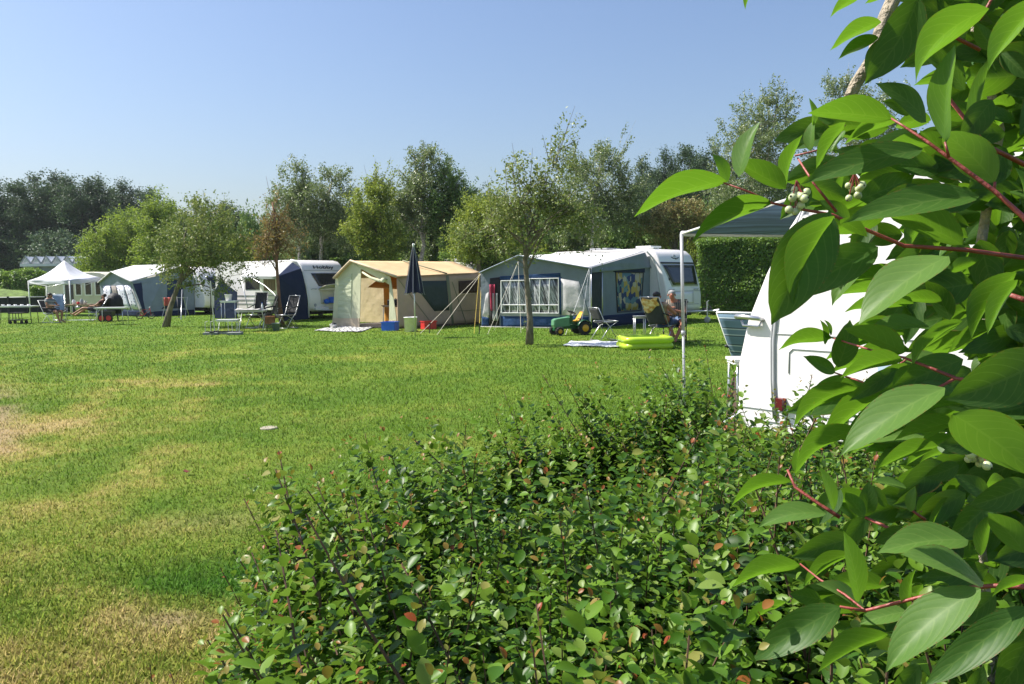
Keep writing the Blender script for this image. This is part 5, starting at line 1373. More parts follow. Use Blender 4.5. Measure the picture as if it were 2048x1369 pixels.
# ---- toy tractor
def tractor():
    loc = GX(1140, 22.6); face = (-.93, -.36)
    r = empty('toy_tractor', loc, 'green pedal tractor with yellow seat before the blue awning', 'toy tractor', None, math.atan2(face[1], face[0]))
    grn = surf('green_plastic', (.012, .09, .035), .35, .1); lg = surf('pale_green_hood', (.11, .27, .15), .3, .1); yel = surf('yellow_plastic', (.72, .36, .02), .4, .1)
    mb = MB()
    pr_ = [(.05, .26), (.52, .22), (.56, .30), (.55, .44), (.48, .48), (.05, .53)]
    n = len(pr_); ws_ = ((-.11, .90), (-.09, 1.0), (.09, 1.0), (.11, .9))
    vs = []; cx, cz = .3, .36
    for y, k in ws_: vs += [(cx + (x - cx) * k, y, cz + (z_ - cz) * k) for x, z_ in pr_]
    fs = [(a * n + i, a * n + (i + 1) % n, (a + 1) * n + (i + 1) % n, (a + 1) * n + i) for a in range(3) for i in range(n)] + [tuple(range(n - 1, -1, -1)), tuple(range(3 * n, 4 * n))]
    mb.add(vs, fs); bl(mb, 'hood', lg, r)
    mb = MB(); mb.box((.02, 0, .24), (1.0, .13, .12)); mb.box((.02, 0, .44), (.10, .24, .24)); mb.box((-.30, 0, .30), (.32, .2, .12)); mb.box((.45, 0, .16), (.06, .36, .05)); bl(mb, 'chassis', grn, r)
    for s in (-1, 1):
        for x, rr, w_, nm in ((-.34, .20, .13, 'rear'), (.43, .125, .09, 'front')):
            mb = MB(); y = s * (.25 if nm == 'rear' else .22)
            mb.lathe((x, y - w_ / 2, rr), [(rr * .5, 0), (rr * .88, 0), (rr * .95, .02), (rr * .95, w_ - .02), (rr * .88, w_), (rr * .5, w_)], 22, (0, 1, 0))
            for k in range(12):
                a = 2 * math.pi * k / 12; rot = Matrix.Rotation(-a, 3, 'Y') @ Matrix.Rotation(.5, 3, 'X')
                mb.box((x + rr * .97 * math.cos(a), y, rr + rr * .97 * math.sin(a)), (rr * .12, w_ * .95, rr * .14), Matrix.Rotation(-a, 3, 'Y') @ Matrix.Rotation(.45, 3, 'X'))
            wh = bl(mb, 'wheel', M['rubber'], r)
            mb = MB(); mb.lathe((x, y + s * (w_ / 2 - .02), rr), [(rr * .55, 0), (rr * .5, .025), (rr * .2, .02), (.02, .035)], 16, (0, s, 0)); o = bl(mb, 'rim', yel, wh, True)
        mb = MB(); mb.grid(lambda u, v: (-.34 + .235 * math.cos(lerp(.35, 2.7, u)), s * lerp(.15, .31, v), .20 + .235 * math.sin(lerp(.35, 2.7, u))), 10, 2, .012, (0, 0, 1)); bl(mb, 'mudguard', grn, r, True)
    mb = MB(); mb.grid(lambda u, v: (lerp(-.02, -.34, v) if v < .6 else lerp(-.22, -.36, (v - .6) / .4), lerp(-.13, .13, u) * (1 if v < .9 else .75), .40 + .03 * abs(u - .5) if v < .6 else lerp(.42, .66, (v - .6) / .4)), 6, 10, .03, (0, 0, 1)); bl(mb, 'seat', yel, r, True)
    mb = MB(); mb.tube([(.05, 0, .5), (-.04, 0, .63)], .018, 6); c = Vector((-.05, 0, .65)); ax = Vector((-.5, 0, 1)).normalized(); u_ = Vector((0, 1, 0)); v_ = ax.cross(u_)
    mb.tube([c + (u_ * math.cos(a) + v_ * math.sin(a)) * .12 for a in np.linspace(0, 2 * math.pi, 19)], .017, 6); mb.tube([c + u_ * .12, c - u_ * .12], .014, 5); bl(mb, 'steering_wheel', M['black'], r, True)
tractor()
# ---- lawn things before the blue awning
ch1 = chair('camping_chair', GX(1208, 20.35), (.93, .36), 'empty dark camping chair beside the toy tractor', DARKF, M['alu'], .84, .50, .55, .10, False)
table('side_table', GX(1279, 20.2), (0, -1), 'small silver side table left of the chair with the orange towel', .30, .30, .64, M['alu'], M['alu'])
tw = GX(1323, 19.55)
ch2 = chair('camping_chair', tw, (.62, .78), 'reclined charcoal camping chair with orange towel over its back', CHARC, M['alu'], 1.12, .42, .52, .42, True)
mb = MB()
def twf(u, v):
    # towel draped over the chair's top bar (chair local)
    x = lerp(-.20, .22, u); 
    if v < .5: t = v / .5; return (x + .02 * math.sin(8 * t), -.655 - .02 - .012 * math.sin(9 * u) + .13 * (1 - t), 1.145 - .36 * (1 - t) * (.85 + .25 * math.sin(5 * u)))
    t = (v - .5) / .5; return (x, -.60 + .06 * t, 1.150 - .10 * t)
mb.grid(twf, 12, 12, .014, (0, -1, 0))
tw_o = mb.build('towel', pattern('orange_towel', 'towel'), None, True)
tw_o.location = ch2.location; tw_o.rotation_euler = ch2.rotation_euler
tag(tw_o, 'orange patterned towel draped over the reclined chair back', 'towel')
pm = surf('lime_vinyl', (.52, .70, .05), .22, .06, 3, .25, 6, transl=.25)
pc = GX(1289, 18.0)
pool = empty('paddling_pool', pc, 'lime green inflatable paddling pool on the grass', 'paddling pool', None, .12)
def rrect(wx, wy, r_, z_, n=6):
    pts = []
    for (cx, cy, a0) in ((wx - r_, wy - r_, 0), (-wx + r_, wy - r_, 90), (-wx + r_, -wy + r_, 180), (wx - r_, -wy + r_, 270)):
        for k in range(n + 1): a = R(a0 + 90 * k / n); pts.append((cx + r_ * math.cos(a), cy + r_ * math.sin(a), z_))
    return pts
for z_ in (.075, .215):
    mb = MB(); pts = rrect(.50, .42, .12, z_); rr = .085
    vs = []; fs = []; n = len(pts); m = 12
    for i, p in enumerate(pts):
        p0 = Vector(pts[i - 1]); p1 = Vector(pts[(i + 1) % n]); t = (p1 - p0).normalized(); o_ = Vector((t.y, -t.x, 0))
        for k in range(m): a = 2 * math.pi * k / m; vs.append(Vector(p) + o_ * rr * 1.0 * math.cos(a) + V(0, 0, 1) * rr * .92 * math.sin(a))
    for i in range(n):
        for k in range(m): a = i * m + k; b = i * m + (k + 1) % m; c = ((i + 1) % n) * m + k; d_ = ((i + 1) % n) * m + (k + 1) % m; fs.append((a, c, d_, b))
    mb.add(vs, fs); bl(mb, 'ring', pm, pool, True)
mb = MB(); mb.slab([(-.46, -.38, .06), (.46, -.38, .06), (.46, .38, .06), (-.46, .38, .06)], .03); bl(mb, 'floor', surf('pool_floor', (.10, .35, .30), .3), pool)
bq = [G(1127, 694), G(1245, 697), G(1240, 686), G(1143, 685.5)]
mb = MB(); rs_ = random.Random(2); ph_ = [rs_.random() * 6 for _ in range(6)]
mb.grid(lambda u, v: bq[0].lerp(bq[1], u).lerp(bq[3].lerp(bq[2], u), v) + V(0, 0, .045 + .012 * math.sin(11 * u + ph_[0]) * math.sin(6 * v + ph_[1]) + .005 * math.sin(23 * u + 9 * v)), 40, 14, .02, (0, 0, 1))
tag(mb.build('blanket', surf('pale_print_blanket', (.55, .57, .60), .9, .35, 9, .5, 20), None, True), 'crumpled white printed blanket beside the lime paddling pool', 'blanket')

# ================================================================== people
SKIN = surf('tanned_skin', (.36, .17, .10), .55, .12, 6)
SKIN2 = surf('reddish_skin', (.42, .16, .09), .55, .12, 6)
def skin_mesh(name, pts, edges, mat, root, root_v=0, sub=1):
    """pts: {key:(x,y,z,r)}; edges: key pairs -> one continuous tapered surface"""
    keys = list(pts); ix = {k: i for i, k in enumerate(keys)}
    me = bpy.data.meshes.new(name + '_rig'); me.from_pydata([pts[k][:3] for k in keys], [(ix[a], ix[b]) for a, b in edges], [])
    ob = bpy.data.objects.new(name + '_rig', me); COL.objects.link(ob)
    md = ob.modifiers.new('skin', 'SKIN')
    for k, v in zip(keys, me.skin_vertices[0].data): r_ = pts[k][3]; v.radius = r_ if hasattr(r_, '__len__') else (r_, r_)
    me.skin_vertices[0].data[root_v].use_root = True
    md.use_smooth_shade = True
    if sub: s_ = ob.modifiers.new('sub', 'SUBSURF'); s_.levels = sub; s_.render_levels = sub
    bpy.context.view_layer.update()
    out = bpy.data.meshes.new_from_object(ob.evaluated_get(bpy.context.evaluated_depsgraph_get()))
    bpy.data.objects.remove(ob); out.name = name
    out.materials.clear(); out.materials.append(mat)
    o = bpy.data.objects.new(name, out); COL.objects.link(o); o.parent = root
    return o
def person(loc, face, label, J, skin, shirt_mat, short_mat, hair_mat, hair='short', short_len=.75, head_turn=(0, 0), sleeves=.55):
    """J: joints in the person's frame (x right, y forward)"""
    r = empty('person', loc, label, 'person', None, frame(loc, face))
    p = {}; e = []
    p['pelvis'] = (*J['pelvis'], .125); p['spine'] = (*J['spine'], .135); p['chest'] = (*J['chest'], .15); p['neck'] = (*J['neck'], .055)
    hd = Vector(J['head']); p['jaw'] = (hd.x, hd.y + .012, hd.z - .07, .062); p['head'] = (hd.x, hd.y, hd.z + .01, .088); p['crown'] = (hd.x, hd.y - .015, hd.z + .075, .062)
    fx, fy = math.sin(head_turn[0]), math.cos(head_turn[0])
    p['nose'] = (hd.x + fx * .105, hd.y + fy * .105, hd.z - .015, .014)
    e += [('pelvis', 'spine'), ('spine', 'chest'), ('chest', 'neck'), ('neck', 'jaw'), ('jaw', 'head'), ('head', 'crown'), ('head', 'nose')]
    for s in ('l', 'r'):
        sg = -1 if s == 'l' else 1
        for k, rr in (('shoulder', .062), ('elbow', .043), ('wrist', .028), ('hip', .095), ('knee', .062), ('ankle', .037), ('toe', .026)):
            p[s + k] = (*J[s + k], rr)
        kn = Vector(J[s + 'knee']); an = Vector(J[s + 'ankle']); cf = kn.lerp(an, .32); p[s + 'calf'] = (cf.x, cf.y - .015, cf.z, .056)
        e += [('chest', s + 'shoulder'), (s + 'shoulder', s + 'elbow'), (s + 'elbow', s + 'wrist'), ('pelvis', s + 'hip'), (s + 'hip', s + 'knee'), (s + 'knee', s + 'calf'), (s + 'calf', s + 'ankle'), (s + 'ankle', s + 'toe')]
        wv = Vector(J[s + 'wrist']); d_ = (wv - Vector(J[s + 'elbow'])).normalized(); sd = d_.cross(Vector((0, 0, 1))).normalized(); dn = sd.cross(d_)
        pa = wv + d_ * .07; p[s + 'palm'] = (*pa, .030); e.append((s + 'wrist', s + 'palm'))
        for q, (o_, L_) in enumerate(((-.030, .068), (-.010, .080), (.010, .074), (.028, .056))):
            a = pa + d_ * .02 + sd * o_; b = a + d_ * L_ * .55 - Vector((0, 0, .01)); c = b + d_ * L_ * .35 - Vector((0, 0, .025))
            p[f'{s}f{q}a'] = (*a, .010); p[f'{s}f{q}b'] = (*b, .009); p[f'{s}f{q}c'] = (*c, .008)
            e += [(s + 'palm', f'{s}f{q}a'), (f'{s}f{q}a', f'{s}f{q}b'), (f'{s}f{q}b', f'{s}f{q}c')]
        a = wv + d_ * .03 + sd * (-sg) * .035; b = a + d_ * .04 + sd * (-sg) * .018
        p[s + 't1'] = (*a, .012); p[s + 't2'] = (*b, .009); e += [(s + 'wrist', s + 't1'), (s + 't1', s + 't2')]
    body = skin_mesh('body', p, e, skin, r)
    # clothes: slightly larger shells over the same joints
    q = {}; 
    q['pelvis'] = (*J['pelvis'], .140); q['spine'] = (*J['spine'], .152); q['chest'] = (*J['chest'], .166); ck = Vector(J['chest']).lerp(Vector(J['neck']), .7); q['collar'] = (*ck, .075)
    ee = [('pelvis', 'spine'), ('spine', 'chest'), ('chest', 'collar')]
    for s in ('l', 'r'):
        sh = Vector(J[s + 'shoulder']); el = sh.lerp(Vector(J[s + 'elbow']), sleeves); q[s + 's'] = (*sh, .074); q[s + 'e'] = (*el, .064); ee += [('chest', s + 's'), (s + 's', s + 'e')]
    skin_mesh('shirt', q, ee, shirt_mat, r)
    q = {'pelvis': (J['pelvis'][0], J['pelvis'][1], J['pelvis'][2] - .01, .137)}; ee = []
    for s in ('l', 'r'):
        hp = Vector(J[s + 'hip']); kn = hp.lerp(Vector(J[s + 'knee']), short_len); q[s + 'h'] = (*hp, .108); q[s + 'k'] = (*kn, .088); ee += [('pelvis', s + 'h'), (s + 'h', s + 'k')]
    skin_mesh('shorts', q, ee, short_mat, r)
    mb = MB(); c = hd + Vector((-fx * .02, -fy * .030, .045)); mb.ball(tuple(c), (.094, .098, .080), 14, 10)
    if hair == 'long': mb.ball((hd.x, hd.y - .06, hd.z - .06), (.085, .06, .13), 10, 8)
    if hair == 'bun': mb.ball((hd.x, hd.y - .10, hd.z + .05), (.05, .05, .05), 10, 8)
    hb_ = bl(mb, 'hair', hair_mat, r, True)
    for sx in (-1, 1):
        mb = MB(); mb.ball((hd.x + fx * .088 + fy * sx * .032, hd.y + fy * .088 - fx * sx * .032, hd.z + .015), .011, 8, 6); bl(mb, 'eye', M['black'], r, True)
        mb = MB(); mb.ball((hd.x + fy * sx * .092, hd.y - fx * sx * .092 - .005, hd.z - .005), (.016, .024, .034), 8, 6); bl(mb, 'ear', skin, r, True)
    mb = MB(); mb.ball((hd.x + fx * .088, hd.y + fy * .088, hd.z - .055), (.026, .012, .007), 8, 6); bl(mb, 'mouth', surf('lips', (.28, .08, .06), .5), r, True)
    return r
SEAT = dict(pelvis=(0, 0, .52), spine=(0, -.05, .72), chest=(0, -.07, .92), neck=(0, -.03, 1.08), head=(0, .03, 1.20),
            lshoulder=(-.19, -.05, .99), rshoulder=(.19, -.05, .99), lelbow=(-.27, .08, .76), relbow=(.27, .08, .76), lwrist=(-.10, .30, .76), rwrist=(.12, .30, .74),
            lhip=(-.10, .04, .50), rhip=(.10, .04, .50), lknee=(-.15, .44, .50), rknee=(.16, .44, .50), lankle=(-.12, .46, .09), rankle=(.14, .44, .09), ltoe=(-.13, .62, .035), rtoe=(.16, .60, .035))
def pose(**k): d_ = dict(SEAT); d_.update(k); return d_
HG = surf('grey_hair', (.27, .27, .27), .8, .3, 20); HD = surf('dark_hair', (.02, .015, .012), .6, .3, 20)
JEAN = surf('denim', (.07, .12, .22), .8, .3, 9, .3, 20); DARKC = surf('dark_cloth', (.03, .03, .035), .8, .2)
# man facing the viewer
mloc = GX(1350, 19.9)
person(mloc, (-.25, -.97), 'grey-haired seated man in dark striped shirt and blue shorts facing the camera',
       pose(head=(.08, .09, 1.17), neck=(.03, .03, 1.05), chest=(0, .0, .90), spine=(0, -.02, .70), lelbow=(-.25, .18, .72), relbow=(.27, .16, .74), rwrist=(.10, .32, .84), lwrist=(.02, .36, .80), lknee=(-.22, .42, .52), rknee=(.10, .44, .50), lankle=(-.05, .50, .09), rankle=(.05, .62, .09), ltoe=(-.04, .66, .035), rtoe=(.06, .78, .035)),
       SKIN2, pattern('striped_shirt', 'shirt'), JEAN, HG)
ch3 = chair('camping_chair', mloc, (-.25, -.97), 'dark camping chair under the grey-haired man', DARKF, M['black'], 1.02, .40, .56, .22, True)
# companion in the reclined chair, back to the viewer
person(tw + V(.09, -.02, 0), (.62, .78), 'dark-haired person lying back in the chair with the orange towel, arm bare',
       pose(pelvis=(0, -.02, .52), spine=(0, -.20, .70), chest=(0, -.34, .88), neck=(0, -.43, 1.03), head=(.02, -.46, 1.15), lshoulder=(-.19, -.36, .95), rshoulder=(.21, -.34, .95), relbow=(.33, -.12, .72), rwrist=(.20, .14, .74), lelbow=(-.28, -.1, .72), lwrist=(-.1, .16, .72), lankle=(-.14, .75, .10), rankle=(.14, .75, .10), ltoe=(-.14, .88, .12), rtoe=(.14, .88, .12)),
       SKIN2, surf('patterned_top', (.40, .26, .16), .8, .5, 14), JEAN, HD, 'bun', sleeves=.12)
# left group
p1 = GX(101, 33.8)
person(p1, (.96, -.25), 'person in a striped top sitting sideways at the left by the gazebo', pose(head=(0, .0, 1.17), rankle=(.12, .52, .09), lankle=(-.1, .40, .09)), SKIN, pattern('striped_top', 'dress'), DARKC, HD, 'long')
chair('camping_chair', p1, (.96, -.25), 'white-legged camping chair under the person in the striped top', DARKF, M['white'], .95, .42, .52, .2, True)
p2 = GX(193, 35.0)
person(p2, (-.97, -.2), 'person in dark red top reclining with outstretched bare legs by the gazebo',
       pose(pelvis=(0, .05, .50), spine=(0, -.12, .66), chest=(0, -.25, .82), neck=(0, -.31, .97), head=(0, -.30, 1.09), lshoulder=(-.19, -.26, .90), rshoulder=(.19, -.26, .90), lelbow=(-.26, -.02, .70), relbow=(.26, -.02, .70), lwrist=(-.12, .2, .68), rwrist=(.14, .2, .68), lknee=(-.14, .52, .60), rknee=(.14, .50, .56), lankle=(-.12, .98, .32), rankle=(.12, .95, .26), ltoe=(-.12, 1.08, .40), rtoe=(.13, 1.05, .34)),
       SKIN, surf('dark_red_cloth', (.10, .03, .035), .8, .3, 8), DARKC, HD, 'short')
chair('camping_chair', p2, (-.97, -.2), 'silver-legged camping chair under the reclining person', DARKF, M['alu'], 1.0, .40, .55, .34, True)

# ================================================================== left pitch furniture
t1 = table('table', GX(37, 34.0), (0, -1), 'long white-topped table at the left picture edge', 1.48, .6, .75, M['white'], M['black'])
for k, px in enumerate((5, 17, 30, 43, 57)):
    q = empty('bowl', GX(px, 34.0) + V(0, 0, .75), ['white bowl at the left end of the long white-topped table', 'white bowl second from the left on the long white-topped table', 'white bowl in the middle of the long white-topped table', 'white bowl second from the right on the long white-topped table', 'white bowl at the right end of the long white-topped table'][k], 'bowl', 'white bowls on the long table')
    mb = MB(); mb.lathe((0, 0, 0), [(.035, 0), (.06, .03), (.07, .06), (.06, .055), (.03, .012)], 12); bl(mb, 'body', M['white'], q, True)
cart = empty('cart', GX(34, 33.4), 'black slatted garden trolley under the long white-topped table', 'trolley')
mb = MB(); mb.box((0, 0, .16), (.62, .4, .04)); mb.box((0, 0, .46), (.58, .38, .05)); bl(mb, 'shelf', M['black'], cart)
for x in (-.27, -.13, 0, .13, .27): mb = MB(); mb.tube([(x, -.16, .18), (x * .9, -.16, .46)], .014, 5); bl(mb, 'slat', M['black'], cart)
for x in (-.24, .24):
    for y in (-.16, .16): mb = MB(); mb.lathe((x, y - .02, .07), [(.03, 0), (.07, .004), (.07, .036), (.03, .04)], 12, (0, 1, 0)); bl(mb, 'wheel', M['rubber'], cart)
table('table', GX(223, 31.7), (.05, -1), 'long-legged folding table with pale top before the dotted curtains', 1.18, .6, .70, M['white'], M['alu'], group=None)
table('table', GX(160, 36.6), (.1, -1), 'cluttered wooden camping table under the gazebo', 1.1, .7, .72, M['wood'], M['alu'])
rs_ = random.Random(4)
for k, (px, hh, mt, nm, lab) in enumerate(((147, .22, M['white'], 'jug', 'white jug on the left of the cluttered gazebo table'), (156, .12, M['red'], 'bowl', 'red bowl on the cluttered gazebo table'), (163, .25, M['greytrim'], 'bottle', 'grey bottle on the cluttered gazebo table'),
                                           (170, .16, M['cream'], 'pot', 'cream pot on the right of the cluttered gazebo table'))):
    q = empty(nm, GX(px, 36.5) + V(0, 0, .72), lab, nm); mb = MB(); mb.lathe((0, 0, 0), [(.05, 0), (.075, hh * .3), (.07, hh * .7), (.035, hh * .9), (.035, hh)], 12); bl(mb, 'body', mt, q, True)
    mb = MB(); mb.tube([(.06, 0, hh * .75), (.12, 0, hh * .7), (.06, 0, hh * .3)], .01, 5); bl(mb, 'handle', mt, q)
chair('deck_chair', GX(117, 36.2), (.5, -.85), 'pale blue high-backed chair behind the person in the striped top', surf('pale_blue_mesh', (.25, .33, .42), .7, .2), M['alu'], 1.18, .42, .5, .35, True)
q = empty('mat', G(165, 641), 'pale mat on the grass before the reclining person', 'mat'); mb = MB(); mb.slab([(-.6, -.25, .02), (.6, -.25, .02), (.6, .25, .025), (-.6, .25, .02)], .015); o = bl(mb, 'mat_sheet', surf('pale_mat', (.40, .44, .40), .8, .2, 9), q)
bb = empty('barbecue', GX(229, 35.4), 'black covered barbecue before the dotted curtains', 'barbecue')
mb = MB(); mb.lathe((0, 0, .30), [(.30, 0), (.36, .3), (.34, .62), (.25, .82), (.10, .92), (.02, .93)], 14); bl(mb, 'cover', surf('black_cover', (.012, .012, .014), .7, .3, 5, .8, 6), bb, True)
for x, y in ((-.2, -.15), (.2, -.15), (0, .2)): mb = MB(); mb.tube([(x, y, 0), (x * .8, y * .8, .4)], .02, 6); bl(mb, 'leg', M['black'], bb)
wc = empty('wheelbarrow', GX(213, 34.2), 'small black pull cart with red wheels under the folding table', 'cart')
mb = MB(); mb.box((0, 0, .35), (.5, .3, .24), None, 1.15); bl(mb, 'tub', M['black'], wc)
for x in (-.14, .16):
    mb = MB(); mb.lathe((x, -.22, .17), [(.05, 0), (.17, .005), (.17, .05), (.05, .055)], 16, (0, 1, 0)); wh_ = bl(mb, 'wheel', M['rubber'], wc)
    mb = MB(); mb.lathe((x, -.226, .17), [(.11, 0), (.08, .02), (.02, .02)], 14, (0, 1, 0)); bl(mb, 'hub', M['red'], wh_)
mb = MB(); mb.tube([(-.25, 0, .35), (-.5, 0, .6)], .014, 5); bl(mb, 'handle', M['steel'], wc)
bk_ = empty('child_bicycle', GX(289, 36.6), "small child's bicycle leaning by the slate blue awning", 'bicycle', None, .2)
for x in (-.24, .26):
    mb = MB(); mb.tube([(x + .15 * math.cos(a), 0, .16 + .15 * math.sin(a)) for a in np.linspace(0, 2 * math.pi, 17)], .018, 6); wh_ = bl(mb, 'wheel', M['rubber'], bk_, True)
    mb = MB()
    for a in np.linspace(0, math.pi, 5)[:-1]: mb.tube([(x - .14 * math.cos(a), 0, .16 - .14 * math.sin(a)), (x + .14 * math.cos(a), 0, .16 + .14 * math.sin(a))], .003, 3)
    bl(mb, 'spokes', M['steel'], wh_)
mb = MB(); mb.tube([(-.24, 0, .16), (-.05, 0, .18), (.2, 0, .45), (-.12, 0, .42), (-.05, 0, .18)], .015, 6); mb.tube([(-.24, 0, .16), (-.12, 0, .42)], .012, 6); mb.tube([(.26, 0, .16), (.2, 0, .52)], .014, 6); bl(mb, 'frame', M['red'], bk_, True)
mb = MB(); mb.tube([(.18, -.17, .55), (.2, 0, .52), (.18, .17, .55)], .012, 6); bl(mb, 'handlebar', M['white'], bk_); mb = MB(); mb.box((-.13, 0, .46), (.16, .09, .04)); bl(mb, 'saddle', M['black'], bk_)
dr_ = empty('drying_rack', GX(350, 37.6), 'thin silver clothes drying rack before the slate blue awning', 'drying rack')
mb = MB()
for y in (-.25, .25):
    mb.tube([(-.55, y, 0), (.55, -y, .0)], .008, 4)
    for x in (-.55, .55): mb.tube([(x, y, 0), (x * .9, -y, .98)], .009, 5)
bl(mb, 'legs_frame', M['alu'], dr_)
for k in range(5): mb = MB(); y = lerp(-.25, .25, k / 4); mb.tube([(-.52, y, .95), (.52, y, .95)], .006, 4); bl(mb, 'rail', M['alu'], dr_)
mb = MB(); c_ = GX(334, 37.3); mb.grid(lambda u, v: (c_.x + lerp(-.16, .16, u), 37.33 - .02 * math.sin(9 * u), lerp(.58, .97, v)), 8, 6, .015, (0, -1, 0))
tag(mb.build('cloth', surf('coral_cloth', (.50, .09, .07), .8, .3, 7, .5, 8), None, True), 'coral red cloth hung on the silver drying rack', 'cloth')

# ================================================================== middle pitch furniture
kt = table('kitchen_table', GX(459, 27.8), (0, -1), 'high narrow camping table carrying a white bucket', .56, .4, .99, M['white'], M['alu'])
bucket('bucket', GX(457, 27.8) + V(0, 0, .99), 'white bucket on the high narrow table', M['white'], .125, .10, .22)
st_ = table('stool', GX(454, 25.9), (.1, -1), 'low white-topped folding stool before the high narrow table', .70, .40, .42, M['white'], M['white'], True); st_['category'] = 'stool'
ct = table('table', GX(503, 26.4), (.08, -1), 'camping table spread with rumpled papers and cloth', .92, .65, .70, M['steel'], M['alu'], True)
mb = MB(); c_ = GX(500, 26.3); mb.grid(lambda u, v: (c_.x + lerp(-.43, .36, u), 26.3 + lerp(-.3, .3, v), .725 + .05 * abs(math.sin(7 * u + 2 * v)) * math.sin(math.pi * v) * (1 - .5 * u)), 24, 12, .015, (0, 0, 1))
tag(mb.build('tablecloth', surf('rumpled_print', (.38, .37, .36), .8, .6, 12, .6, 10), None, True), 'rumpled grey cloth lying on the camping table', 'cloth')
q = empty('bottle', GX(524, 26.4) + V(0, 0, .715), 'white bottle at the right end of the rumpled camping table', 'bottle'); mb = MB(); mb.lathe((0, 0, 0), [(.035, 0), (.035, .14), (.015, .18), (.015, .2)], 10); bl(mb, 'body', M['white'], q, True); mb = MB(); mb.lathe((0, 0, .2), [(.018, 0), (.018, .025)], 8); bl(mb, 'cap', M['blue'], q)
BLK = surf('black_padding', (.014, .014, .016), .75, .3, 8, .4, 30)
for k, (px, d_, fc, bt, lab) in enumerate(((511, 28.0, (-.35, -.94), 1.25, 'tall black padded chair behind the rumpled camping table'), (532, 28.3, (-.9, -.4), 1.1, 'black mesh chair turned sideways right of the tall padded one'), (573, 27.6, (-.55, -.83), 1.12, 'black folding chair beside the slim rusty-leaved tree'))):
    chair('camping_chair', GX(px, d_), fc, lab, BLK, M['alu'] if k != 1 else M['black'], bt, .47, .54, .18, True)
ps = empty('parasol_stand', GX(446, 24.9), 'slab-weighted parasol stand with two upright poles', 'parasol stand', None, .08)
M['slabst'] = surf('paving_slab', (.25, .26, .25), .9, .2, 8, .3, 20)
for x, y in ((-.36, -.12), (.40, -.28), (.02, .1)): mb = MB(); mb.box((x, y, .035), (.42, .40, .07)); bl(mb, 'slab', M['slabst'], ps)
mb = MB(); mb.box((0, -.05, .085), (1.1, .06, .03)); mb.box((-.3, -.05, .085), (.06, .8, .032)); bl(mb, 'base_frame', M['black'], ps)
for x, y in ((-.52, -.2), (-.40, -.05), (.3, -.2), (.52, -.2), (.1, .1)): mb = MB(); mb.tube([(x, y, .05), (x, y, .40), (x + .08, y, .42)], .010, 5); bl(mb, 'upright', M['steel'], ps)
mb = MB(); mb.tube([(-.44, .1, .05), (-.38, .1, 1.75)], .018, 6); bl(mb, 'pole', M['black'], ps); mb = MB(); mb.tube([(-.30, .0, .05), (-.36, .0, 1.68)], .018, 6); bl(mb, 'pole', M['alu'], ps)
q = empty('bag', GX(538, 27.0), 'brown shopping bag under the rumpled camping table', 'bag'); mb = MB(); mb.box((0, 0, .14), (.30, .2, .26), None, 1.1); bl(mb, 'body', surf('brown_bag', (.30, .13, .05), .8, .4, 8, .6, 8), q); mb = MB(); mb.tube([(-.08, -.1, .26), (-.05, -.1, .38), (.05, -.1, .38), (.08, -.1, .26)], .01, 5); bl(mb, 'handle', M['black'], q)
q.location.z = .19
q2 = empty('stool', GX(538, 27.0), 'little folding stool under the brown shopping bag', 'stool'); mb = MB(); mb.box((0, 0, .17), (.36, .3, .025)); bl(mb, 'seat', M['black'], q2)
for x in (-.15, .15):
    for y in (-.12, .12): mb = MB(); mb.tube([(x, y, .16), (x, -y, 0)], .01, 5); bl(mb, 'leg', M['alu'], q2)
bucket('bucket', GX(550, 26.3), 'grey-green bucket near the foot of the slim rusty-leaved tree', surf('greygreen_plastic', (.20, .27, .25), .5), .13, .10, .26)

# ================================================================== near things
mh = MB(); c_ = G(538, 858); mh.lathe((c_.x, c_.y, -.02), [(.09, 0), (.095, .03), (.087, .038), (.02, .04)], 24)
tag(mh.build('drain_cover', surf('pale_concrete', (.30, .27, .20), .9, .2, 12, .3, 30), None), 'small pale round cover set in the lawn', 'drain cover')
lf = MB(); c_ = G(376, 951); lf.grid(lambda u, v: (c_.x + .06 * (u - .5), c_.y + .05 * (v - .5), .03 + .03 * abs(u - .5)), 4, 4, .002, (0, 0, 1))
tag(lf.build('fallen_leaf', surf('red_leaf', (.16, .03, .02), .7, .3, 20), None), 'fallen dark red leaf on the lawn', 'leaf')
dk = chair('deck_chair', GX(1528, 9.7), (.72, .70), 'blue striped high-backed deck chair behind the nearest caravan', pattern('striped_canvas', 'stripe'), M['white'], 1.16, .42, .56, .42, True, None)
table('side_table', GX(1500, 8.75), (0, -1), 'white-edged side table showing beside the nearest caravan', .42, .42, .70, M['white'], M['alu'])
wb = MB(); wb.slab([P(1470, 745, 7.6), P(1455, 795, 7.6), up(P(1455, 795, 7.6), 0), up(P(1478, 745, 7.5), 0)], .03); tag(wb.build('folded_board', surf('brown_board', (.10, .06, .045), .7, .2), None), 'dark brown folded board leaning behind the nearest caravan', 'board')
